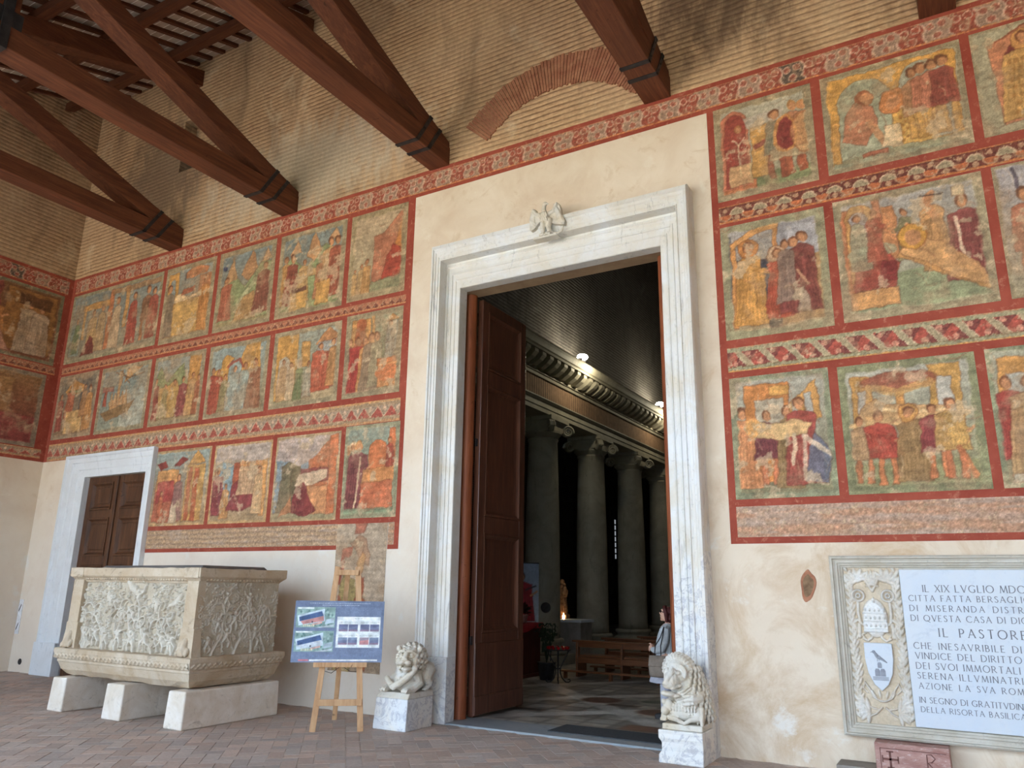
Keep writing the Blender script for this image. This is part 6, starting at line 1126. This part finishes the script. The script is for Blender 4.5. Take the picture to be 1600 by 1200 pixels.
# colonnade: Ionic columns, architrave, brick frieze, bracketed cornice, plain brick wall above
M_COL = mat_marble('grey_granite_column', L(150, 144, 128), L(128, 122, 108), L(92, 88, 80), 1.0, .6, True)
def column(y, label):
    x = -9.4; root = thing('ionic_column', (x, y, 0), label, 'column', 'columns of the nave')
    b = MB().box(x - .62, x + .62, y - .62, y + .62, 0, .24); obj('plinth', b, M_COL, root, bevel=.015)
    b = MB().lathe([(.58, .24), (.62, .29), (.62, .35), (.58, .40), (.52, .41), (.49, .46), (.50, .50), (.55, .52), (.56, .57), (.53, .61), (.47, .62)], (x, y, 0), 40); obj('base', b, M_COL, root, smooth=True)
    b = MB().lathe([(.46, .62), (.455, .8), (.45, 2.0), (.435, 3.4), (.41, 4.6), (.385, 5.55), (.41, 5.57), (.41, 5.62), (.385, 5.63)], (x, y, 0), 48); obj('shaft', b, M_COL, root, smooth=True)
    b = MB().lathe([(.38, 5.62), (.44, 5.68), (.50, 5.74), (.50, 5.80)], (x, y, 0), 32).box(x - .52, x + .52, y - .52, y + .52, 6.05, 6.155).box(x - .44, x + .44, y - .46, y + .46, 5.80, 6.05)
    for sx in (-1, 1):
        for sy in (-1, 1):
            c = Vector((x + sx * .48, y + sy * .48, 5.86)); d = Vector((sx, sy, 0)).normalized(); e = Vector((-sy, sx, 0)).normalized()
            pts = []
            for k in range(26): a = k / 25 * 2.1 * 2 * math.pi; r = .155 * (1 - k / 25 * .8); pts.append(c + d * (r * math.cos(a)) + Vector((0, 0, r * math.sin(a))))
            for o_ in (-.05, 0, .05): b.tube([q + e * o_ for q in pts], [.042 * (1 - k / 25 * .5) for k in range(26)], 6)
            b.ell(c, (.05, .05, .05), n=8, m=6)
    obj('capital', b, M_COL, root)
for y, l in zip((8.4, 11.46, 14.55, 17.55), ('grey nave column with a dark round disc on its shaft, beside the door leaf', 'grey nave column standing behind the benches, next along from the one with the round disc', 'slimmer-looking nave column beyond the benches, third along the colonnade', 'last nave column in view, mostly behind the door edge above the woman')): column(y, l)
o = obj('wall_disc', MB().lathe([(.0, .0), (.12, .0), (.125, .02), (.10, .035), (.06, .03), (0, .035)], (0, 0, 0), 24, 'x'), M_IRON, loc=(0, 0, 0)); o.location = (-9.115, 8.035, 1.35); o.rotation_euler.z = -.88; tag(o, 'round black disc fixed to the shaft of the first visible nave column', 'disc')
b = MB()
def run(prof):  # profile (x,z) run along y
    b.loft([[(x, .43, z) for x, z in prof], [(x, 38, z) for x, z in prof]])
xb = -9.85
run([(xb, 6.155), (-8.95, 6.155), (-8.95, 6.27), (-8.93, 6.28), (-8.93, 6.40), (-8.90, 6.42), (-8.86, 6.47), (-8.86, 6.50), (xb, 6.5)])
o = obj('trim_4', b, M_COL, loc=(-9.4, 0, 6.155)); struct(o)
b = MB(); run([(xb, 6.5), (-8.95, 6.5), (-8.95, 7.02), (xb, 7.02)]); t = NT('upright_brick_frieze'); pp = t.pos(); sx = t.n('ShaderNodeSeparateXYZ'); t.link(pp, sx.inputs[0]); wv = t.math('PINGPONG', sx.outputs[1], .06); c_ = t.ramp(t.math('DIVIDE', wv, .06), [(.15, L(80, 62, 50)), (.4, L(136, 108, 86))]); c_ = t.mix(1.0, c_, t.ramp(t.noise(pp, 8, 4), [(.3, .75), (.7, 1.15)]), 'MULTIPLY'); o = obj('trim_5', b, t.done(c_, .9), loc=(-9.4, 0, 6.5)); struct(o)
b = MB(); run([(xb, 7.02), (-8.90, 7.02), (-8.88, 7.08), (-8.84, 7.10), (-8.84, 7.14), (xb, 7.14)]); run([(xb, 7.44), (-8.42, 7.44), (-8.42, 7.50), (-8.38, 7.52), (-8.34, 7.60), (-8.32, 7.66), (-8.32, 7.70), (xb, 7.70)]); b.box(xb, -8.86, .43, 38, 7.14, 7.44)
o = obj('trim_6', b, M_COL, loc=(-9.4, 0, 7.02)); struct(o)
b = MB()
for y in np.arange(2.2, 22, .40): b.loft([[(-8.86, y, 7.15), (-8.74, y, 7.15), (-8.56, y, 7.26), (-8.46, y, 7.36), (-8.46, y, 7.44), (-8.86, y, 7.44)], [(-8.86, y + .19, 7.15), (-8.74, y + .19, 7.15), (-8.56, y + .19, 7.26), (-8.46, y + .19, 7.36), (-8.46, y + .19, 7.44), (-8.86, y + .19, 7.44)]])
obj('brackets', b, M_COL, o)
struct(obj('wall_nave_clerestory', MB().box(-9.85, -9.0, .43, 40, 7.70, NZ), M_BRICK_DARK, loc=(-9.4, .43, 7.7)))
# small floodlights on the cornice
M_LAMPG = plain('lit_lamp_glass', L(255, 250, 225), .3, 0, (1.0, .93, .72, 1), 60.0)
for y, l in ((8.95, 'glowing floodlight on the nave cornice closest to the open door leaf'), (15.2, 'smaller glowing floodlight farther along the nave cornice')):
    root = thing('floodlight', (-8.5, y, 7.70), l, 'floodlight', 'floodlights on the cornice')
    obj('bracket', MB().box(-8.54, -8.46, y - .04, y + .04, 7.70, 7.80), M_IRON, root); obj('housing', MB().box(-8.62, -8.44, y - .13, y + .13, 7.78, 7.88), M_IRON, root, bevel=.01)
    obj('lamp_glass', MB().ell((-8.48, y, 7.93), (.15, .17, .085)), M_LAMPG, root, smooth=True)
    ld = bpy.data.lights.new('flood', 'SPOT'); ld.energy = 24; ld.color = (1, .90, .68); ld.spot_size = math.radians(80); ld.spot_blend = .9; ld.shadow_soft_size = .06
    lo = bpy.data.objects.new('flood_light', ld); COL.objects.link(lo); lo.parent = root; lo.location = (-.02, 0, .28); lo.rotation_euler = Vector((-.30, .0, 1)).to_track_quat('-Z', 'Y').to_euler()
    ld = bpy.data.lights.new('spill', 'POINT'); ld.energy = 45; ld.color = (1, .90, .64); ld.shadow_soft_size = .05; lo = bpy.data.objects.new('spill_light', ld); COL.objects.link(lo); lo.parent = root; lo.location = (.50, 0.05, -.22)

# aisle window slit
b = MB().box(NX0 + .01, NX0 + .05, 30.0, 30.9, 3.0, 6.0); o = obj('window_1', b, M_IRON); struct(o)
b = MB(); [b.box(NX0 + .05, NX0 + .06, 30.36, 30.50, 3.42 + k * .31, 3.65 + k * .31) for k in range(7)]; obj('pane', b, plain('bright_window_glass', L(230, 236, 240), .3, 0, (.85, .92, 1, 1), .22), o)

# pews
def pew(y, x0, x1, label):
    root = thing('wooden_pew', (x0, y, 0), label, 'pew', 'pews in the nave')
    obj('top_rail', MB().box(x0 - .08, x1, y - .02, y + .16, .70, .74), M_PEW, root, bevel=.008); obj('backrest', MB().box(x0, x1, y + .05, y + .08, .60, .70), M_PEW, root); obj('lower_rail', MB().box(x0, x1, y + .03, y + .10, .28, .40), M_PEW, root, bevel=.005)
    obj('kneeler', MB().box(x0 - .18, x1, y - .42, y - .24, .13, .165), M_PEW, root, bevel=.008); obj('seat', MB().box(x0, x1, y + .10, y + .50, .40, .44), M_PEW, root, bevel=.008)
    for k, x in enumerate(np.arange(x0 + .0, x1, 1.02)):
        b = MB().loft([[(x, y + .0, .0), (x + .045, y + .0, .0), (x + .045, y + .46, .0), (x, y + .46, .0)], [(x, y + .0, .40), (x + .045, y + .0, .40), (x + .045, y + .46, .40), (x, y + .46, .40)], [(x, y + .01, .44), (x + .045, y + .01, .44), (x + .045, y + .14, .44), (x, y + .14, .44)], [(x, y + .01, .70), (x + .045, y + .01, .70), (x + .045, y + .13, .70), (x, y + .13, .70)]]); obj('end_panel', b, M_PEW, root, bevel=.004)
        obj('kneeler_leg', MB().box(x - .1, x - .055, y - .38, y - .28, 0, .13), M_PEW, root)
    return root
pew(6.34, -7.50, -1.2, 'dark wooden pew in front of the nave columns, closest to the doorway')
pew(7.55, -7.35, -1.2, 'second wooden pew, directly behind the front one'); pew(8.75, -6.95, -1.2, 'third wooden pew from the doorway, behind two others'); pew(9.95, -5.95, -1.2, 'farther wooden pew whose end starts beside the woman')

# cupboard-like stand with red cloth, flowers, picture banner
root = thing('wooden_stand', (-8.55, 5.55, 0), 'dark red-brown wooden stand draped with a red cloth, inside behind the door leaf', 'stand'); M_RBW = mat_wood('red_brown_wood', L(66, 26, 20), L(92, 38, 28), L(106, 50, 36), 2, .4)
obj('body', MB().box(-8.95, -8.235, 4.95, 6.12, 0.06, 1.04), M_RBW, root, bevel=.01); obj('foot', MB().box(-8.99, -8.20, 4.91, 6.16, 0, .07), M_RBW, root, bevel=.01); obj('top', MB().box(-8.99, -8.20, 4.91, 6.16, 1.04, 1.07), M_RBW, root, bevel=.008)
b = MB(); rgc = random.Random(2); ed = []
loop = [(-9.0, 4.90), (-8.6, 4.895), (-8.19, 4.90), (-8.185, 5.3), (-8.19, 5.75), (-8.19, 6.17), (-8.6, 6.17), (-9.0, 6.17)]; pts = []
for (xa, ya), (xb_, yb2) in zip(loop, loop[1:] + loop[:1]):
    for k in range(6): t = k / 6; pts.append((xa + (xb_ - xa) * t, ya + (yb2 - ya) * t))
b.loft([[(x + .012 * math.sin(i * 1.9) * (1 if x > -8.3 else 0), y, 1.0 - .09 * abs(math.sin(i * .26)) - rgc.uniform(0, .015)) for i, (x, y) in enumerate(pts)], [(x, y, 1.075) for x, y in pts], [((x + 8.6) * .97 - 8.6, (y - 5.5) * .97 + 5.5, 1.082) for x, y in pts]], True, False); b.add([b.v[i] for i in range(96, 144)], [tuple(range(48))])
o = obj('red_cloth', b, mottled('red_fabric', L(140, 26, 36), L(176, 40, 50), 6, .8, .15), smooth=True); tag(o, 'bright red cloth draped over the wooden stand', 'cloth')
root = thing('potted_poinsettia', (-8.45, 5.7, 1.082), 'dark red leafy potted plant on the red cloth', 'potted plant'); obj('pot', MB().lathe([(.09, 0), (.12, .16), (.13, .17), (.10, .17), (.0, .15)], (-8.45, 5.7, 1.082), 20), M_REDSTONE, root, smooth=True)
b = MB(); rgp = random.Random(4)
for k in range(70):
    a, e, l = rgp.uniform(0, 6.28), rgp.uniform(.0, 1.3), rgp.uniform(.12, .24); c0 = Vector((-8.45 + .06 * math.cos(a), 5.7 + .06 * math.sin(a), 1.25 + rgp.uniform(0, .12))); d = Vector((math.cos(a) * math.cos(e), math.sin(a) * math.cos(e), math.sin(e))); s_ = d.cross(Vector((0, 0, 1))).normalized() * l * .22
    b.add([c0, c0 + d * l * .5 + s_, c0 + d * l - Vector((0, 0, .03)), c0 + d * l * .5 - s_], [(0, 1, 2, 3)])
obj('foliage', b, mottled('dark_red_leaf', L(84, 16, 24), L(58, 48, 34), 12, .6, 0), root)
root = thing('picture_banner', (-9.05, 6.75, 0), 'tall pale picture banner with a red-robed figure behind the wooden stand', 'banner'); p = Pic(0, .78, 0, 1.5, .02, 95, ((150, 166, 190), (196, 196, 196)), bw=0, warp=.006); p.fig(.48, .02, .86, (170, 30, 40), w=.5, arm=1, hair=(70, 50, 40)); p.poly((210, 206, 200), [(.1, .0), (.9, 0), (.9, .14), (.1, .14)]); p.line((50, 46, 50), .012, [(.6, .6), (.9, .66)])
A, B = np.meshgrid(np.linspace(0, .78, p.nx), np.linspace(0, 1.5, p.ny)); dv = np.array([.80, .60, 0]); P = np.array([-9.36, 6.5, .86])[None, None] + A[..., None] * dv + B[..., None] * np.array([0, 0, 1.0]); grid_mesh('printed_cloth', P, p.img, M_PRINT, root)
b = MB(); b.beam((-9.36, 6.52, .85), (-8.74, 6.985, .85), .03, .03).beam((-9.36, 6.52, 2.37), (-8.74, 6.985, 2.37), .03, .03).beam((-9.05, 6.77, 0.02), (-9.05, 6.77, 2.4), .03, .03, (1, 0, 0)).box(-9.25, -8.85, 6.6, 6.95, 0, .03); obj('stand', b, M_IRON, root)
# wrought-iron candle stand
root = thing('candle_stand', (-7.26, 5.03, 0), 'black wrought-iron candle stand with red votive glasses, between the wooden stand and the pews', 'candle stand'); b = MB(); cxs, cys = -7.26, 5.03
for k in range(4):
    a = k * math.pi / 2 + .5; c, s_ = math.cos(a), math.sin(a); b.tube([(cxs + c * r, cys + s_ * r, z) for r, z in ((.21, .62), (.17, .52), (.10, .40), (.05, .30), (.045, .20), (.08, .10), (.15, .03), (.21, .025), (.24, .05), (.23, .08), (.20, .075))], .011, 8)
b.tube([(cxs, cys, .06), (cxs, cys, .62)], .014, 8); b.lathe([(.06, .27), (.065, .28), (.06, .29)], (cxs, cys, 0), 16); obj('scroll_legs', b, M_IRON, root, smooth=True)
obj('tray', MB().lathe([(0, .62), (.26, .62), (.27, .64), (.0, .645)], (cxs, cys, 0), 28), M_IRON, root); M_RGL = plain('red_glass', L(150, 20, 24), .2)
for k in range(12): a = k * math.pi / 6; obj('votive_glass', MB().lathe([(.026, .645), (.032, .69), (.028, .69), (.0, .66)], (cxs + .20 * math.cos(a), cys + .20 * math.sin(a), 0), 10), M_RGL, root)
# gilded statue of a saint on a small altar
root = thing('altar', (-9.2, 10.0, 0), 'small dark side altar between two nave columns', 'altar'); obj('body', MB().box(-10.3, -8.95, 9.7, 10.4, 0, .95), M_GREYSTONE, root, bevel=.01); obj('top', MB().box(-10.35, -8.9, 9.62, 10.45, .95, 1.02), M_TABLET, root, bevel=.01)
o = obj('votive_candle', MB().lathe([(.03, 1.02), (.035, 1.12), (.012, 1.13), (.014, 1.15), (0, 1.19)], (-9.47, 9.75, 0), 12), plain('candle_flame', L(255, 220, 170), .4, 0, (1, .62, .28, 1), 10)); tag(o, 'small lit votive candle on the side altar', 'candle')
b = MB(); X, Yy = -9.62, 9.98
b.box(X - .17, X + .17, Yy - .12, Yy + .12, 1.035, 1.14); b.tube([(X, Yy, 1.2), (X, Yy, 1.5), (X, Yy, 1.78)], [.15, .12, .13]); b.ell((X, Yy - .01, 1.97), (.065, .07, .085)); b.tube([(X, Yy, 1.8), (X, Yy, 1.9)], [.06, .045]); b.tube([(X - .12, Yy, 1.74), (X - .15, Yy - .06, 1.58), (X + .02, Yy - .13, 1.62)], [.05, .045, .035]); b.tube([(X + .12, Yy, 1.74), (X + .15, Yy - .08, 1.62), (X + .1, Yy - .14, 1.7)], [.05, .045, .04]); b.tube([(X + .10, Yy - .12, 1.68), (X + .12, Yy - .11, 1.82)], [.06, .05]); b.ell((X + .12, Yy - .12, 1.90), (.045, .045, .05))
for k in range(6): b.tube([(X - .1 + .04 * k, Yy - .10, 1.16), (X - .08 + .032 * k, Yy - .10, 1.55)], .018, 6)
o = sculpt('saint_statue', b, mottled('gilded_brown', L(92, 50, 34), L(188, 146, 104), 12, .4, .2), None, .014, 1, .01, .04); tag(o, 'small gilded brown statue of a robed saint holding a child, on the side altar', 'statue')
ld = bpy.data.lights.new('altar_lamp', 'SPOT'); ld.energy = 9; ld.color = (1, .84, .62); ld.spot_size = math.radians(30); ld.spot_blend = .6; lo = bpy.data.objects.new('altar_spotlight', ld); COL.objects.link(lo); lo.location = (-8.7, 8.9, 3.2); lo.rotation_euler = (Vector((-9.62, 9.98, 1.5)) - Vector((-8.7, 8.9, 3.2))).to_track_quat('-Z', 'Y').to_euler()
# palm-like pot plant with a burning votive lamp beside it
root = thing('potted_palm', (-7.76, 5.5, 0), 'dark potted palm with arching fronds beside the first visible column', 'potted plant'); obj('pot', MB().lathe([(.14, 0), (.19, .32), (.20, .34), (.16, .34), (0, .3)], (-7.76, 5.5, 0), 20), M_IRON, root, smooth=True); b = MB()
for k in range(16):
    a = k * 2.4; l = .24 + .03 * (k % 3); pts = [Vector((-7.76 + math.cos(a) * l * t * .9, 5.5 + math.sin(a) * l * t * .9, .32 + .78 * math.sin(t * 1.9) * (1 - .12 * (k % 3)))) for t in (0, .25, .5, .75, 1)]; b.tube(pts, [.008, .007, .006, .005, .003], 5)
    for q in range(1, 5):
        for sg in (-1, 1): d = Vector((-math.sin(a), math.cos(a), 0)) * sg * .09 + Vector((0, 0, -.06)); e = (pts[q] - pts[q - 1]) * .3; b.add([pts[q], pts[q] + d * .5 + e, pts[q] + d, pts[q] + d * .5 - e * .4], [(0, 1, 2, 3)])
obj('fronds', b, mottled('dark_leaf', L(30, 44, 30), L(48, 62, 40), 9, .6, 0), root)
o = obj('votive_lamp', MB().lathe([(.05, 0), (.05, .02), (.012, .03), (.012, .62), (.05, .64), (.055, .71), (.05, .72), (.02, .72), (0, .78)], (-8.62, 7.35, 0), 14), [M_IRON]); tag(o, 'slender black lamp stand with a burning flame beside the palm', 'votive lamp'); obj('flame', MB().ell((-8.62, 7.35, .79), (.018, .018, .03), n=10, m=6), plain('lamp_flame', L(255, 220, 170), .4, 0, (1, .66, .34, 1), 14), o, smooth=True)
# ================================================================== VISITOR JUST INSIDE THE DOOR (facing along -x, looking up)
ox, oy = -4.01, 2.2
root = thing('person', (ox, oy, 0), 'woman in a pale grey sweater and sunglasses looking up, just inside the doorway', 'person')
M_SKIN = mottled('skin', L(206, 158, 134), L(220, 174, 150), 20, .55, .03); M_HAIR = mottled('dark_red_hair', L(58, 24, 24), L(86, 40, 36), 30, .5, .3, None, (1, 1, .2)); M_KNIT = mottled('pale_grey_knit', L(176, 180, 182), L(196, 198, 198), 30, .9, .2); M_SKIRT = mottled('lavender_grey_cloth', L(176, 174, 184), L(196, 194, 202), 14, .85, .1); M_TAUPE = mottled('taupe_canvas', L(122, 108, 96), L(142, 128, 114), 16, .85, .15)
def q(f, l, z): return (ox - f, oy - l, z * .98)          # forward, her left, height
b = MB()
# head, tilted back: skull, jaw, nose, lips, chin, ear
hc = Vector(q(-.005, 0, 1.48)); tl = math.radians(14); fw = Vector((-math.cos(tl), 0, math.sin(tl))); uw = Vector((math.sin(tl), 0, math.cos(tl))); lw = Vector((0, -1, 0))
hp = lambda f, l, u: hc + fw * f + lw * l + uw * u
b.ell(hc + uw * .025, (.092, .072, .088)); b.ell(hp(.03, 0, -.035), (.062, .056, .07)); b.tube([hp(.045, .0, -.07), hp(.062, 0, -.088)], [.042, .026]); b.tube([hp(.085, 0, .03), hp(.112, 0, -.012), hp(.092, 0, -.024)], [.012, .015, .012]); b.ell(hp(.086, 0, -.046), (.014, .024, .009)); b.ell(hp(.083, 0, -.058), (.013, .021, .009)); b.ell(hp(.076, 0, .048), (.025, .05, .014))
for sg in (-1, 1): b.ell(hp(-.008, sg * .07, -.01), (.018, .010, .03)); b.ell(hp(.055, sg * .035, -.025), (.025, .022, .022)); b.ell(hp(.078, sg * .03, .018), (.014, .017, .012))
b.tube([q(-.02, 0, 1.40), q(-.035, 0, 1.29), q(-.01, 0, 1.22)], [.05, .056, .08])
b.tube([q(-.01, 0, 1.24), q(.0, 0, 1.10), q(.01, 0, .95), q(.0, 0, .84)], [.12, .135, .125, .145])
for sg in (-1, 1):
    b.tube([q(-.01, sg * .155, 1.235), q(-.02, sg * .20, 1.08), q(.02, sg * .19, .985), q(.16, sg * .10, .955), q(.235, sg * .05, .975)], [.055, .044, .038, .032, .025])
    hnd = Vector(q(.25, sg * .035, .985)); b.ell(hnd, (.034, .022, .04))
    for k in range(4): a = -.03 + .02 * k; l = (.055, .064, .060, .048)[k]; b.tube([hnd + Vector((-.012, 0, a)), hnd + Vector((-.012 - l * .45, sg * .016, a - .006)), hnd + Vector((-.006 - l * .5, sg * .016 + .03 * sg, a - .022))], [.0095, .0085, .007], 8)
    b.tube([hnd + Vector((.012, 0, .03)), hnd + Vector((-.01, sg * .02, .055)), hnd + Vector((-.035, sg * .02, .06))], [.011, .010, .008], 8)
    b.tube([q(.0, sg * .08, .86), q(.02 * sg + .01, sg * .085, .48), q(.03 * sg, sg * .085, .09)], [.10, .065, .042]); b.tube([q(.03 * sg - .04, sg * .085, .05), q(.03 * sg + .12, sg * .09, .035)], [.042, .034])
sculpt('body', b, M_SKIN, root, .0055, 2)
b = MB(); b.tube([q(-.01, 0, 1.275), q(-.01, 0, 1.23), q(.005, 0, 1.08), q(.02, 0, .96), q(.01, 0, .90)], [.085, .135, .165, .155, .165])
for sg in (-1, 1): b.tube([q(-.01, sg * .05, 1.27), q(-.012, sg * .155, 1.238), q(-.02, sg * .205, 1.08), q(.02, sg * .20, .985), q(.15, sg * .11, .955), q(.205, sg * .07, .965)], [.085, .082, .064, .055, .048, .042])
b.tube([q(.01, -.04, 1.30), q(.035, 0, 1.285), q(.01, .04, 1.30), q(-.06, .05, 1.325), q(-.08, 0, 1.33), q(-.06, -.05, 1.325), q(.01, -.04, 1.30)], .022, 8)
sculpt('sweater', b, M_KNIT, root, .008, 2, .012, .07)
b = MB(); rings = []
for z, r, f in ((.93, .16, .01), (.80, .185, .02), (.66, .205, .035), (.52, .235, .05), (.50, .235, .05)): rings.append([q(f + r * .98 * math.cos(2 * math.pi * k / 40) * (1 + .05 * math.sin(5 * 2 * math.pi * k / 40) * (.93 - z) / .4), r * .9 * math.sin(2 * math.pi * k / 40), z) for k in range(40)])
b.loft(rings); obj('skirt', b, M_SKIRT, root, smooth=True)
b = MB()
for sg in (-1, 1): b.tube([q(.01, sg * .085, .60), q(.03 * sg, sg * .085, .30), q(.03 * sg, sg * .085, .10)], [.095, .08, .075])
sculpt('trousers', b, M_SKIRT, root, .01, 2)
for sg in (-1, 1): b = MB(); b.tube([q(.03 * sg - .05, sg * .085, .045), q(.03 * sg + .03, sg * .088, .05), q(.03 * sg + .14, sg * .09, .036)], [.046, .048, .036]); b.box(*sorted((ox - .03 * sg + .08, ox - .03 * sg - .16)), oy - sg * .088 - .04, oy - sg * .088 + .04, .0, .018); sculpt('shoe', b, M_IRON, root, .008, 2)
b = MB(); b.ell(hp(-.022, 0, .04), (.098, .088, .082)); b.ell(hp(-.06, 0, -.03), (.062, .082, .09)); b.tube([hp(.05, .03, .095), hp(.02, .07, .07), hp(-.02, .085, .0), hp(-.04, .08, -.08)], [.03, .034, .036, .026]); b.tube([hp(.05, -.03, .095), hp(.02, -.07, .07), hp(-.02, -.085, .0), hp(-.04, -.08, -.08)], [.03, .034, .036, .026])
sculpt('hair', b, M_HAIR, root, .007, 1, .012, .03)
b = MB()
for sg in (-1, 1): b.ell(hp(.096, sg * .034, .022), (.010, .030, .022)); b.tube([hp(.092, sg * .062, .03), hp(.05, sg * .078, .026), hp(-.01, sg * .080, .015)], .005, 6)
b.tube([hp(.10, -.012, .028), hp(.10, .012, .028)], .004, 6); obj('sunglasses', b, plain('black_plastic', L(22, 20, 22), .2), root, smooth=True)
# canvas bag on her forearm
root = thing('shoulder_bag', (ox - .03, oy - .30, .60), 'taupe canvas shoulder bag hanging at the hip of the woman', 'bag')
b = MB(); rings = []
for z, w_, t_ in ((.605, .13, .04), (.63, .155, .06), (.74, .165, .068), (.86, .155, .05), (.89, .145, .035)): rings.append([q(.03 + .84 * w_ * math.copysign(abs(math.cos(a)) ** .6, math.cos(a)), .36 + t_ * math.copysign(abs(math.sin(a)) ** .7, math.sin(a)), z) for a in [2 * math.pi * k / 28 for k in range(28)]])
b.loft(rings); obj('pouch', b, M_TAUPE, root, smooth=True)
b = MB(); rings = []
for z, w_, t_ in ((.755, .172, .078), (.77, .172, .076), (.85, .162, .06), (.905, .15, .04)): rings.append([q(.03 + .84 * w_ * math.copysign(abs(math.cos(a)) ** .6, math.cos(a)), .36 + t_ * math.copysign(abs(math.sin(a)) ** .7, math.sin(a)), z) for a in [2 * math.pi * k / 28 for k in range(28)]])
b.loft(rings); obj('flap', b, M_TAUPE, root, smooth=True)
for d in (-.04, .06): b = MB().tube([q(.02 + d, .37, .89), q(.02 + d * .8, .35, 1.04), q(-.01 + d * .3, .29, 1.16), q(-.02, .21, 1.30)], .008, 6); obj('strap', b, M_IRON, root)
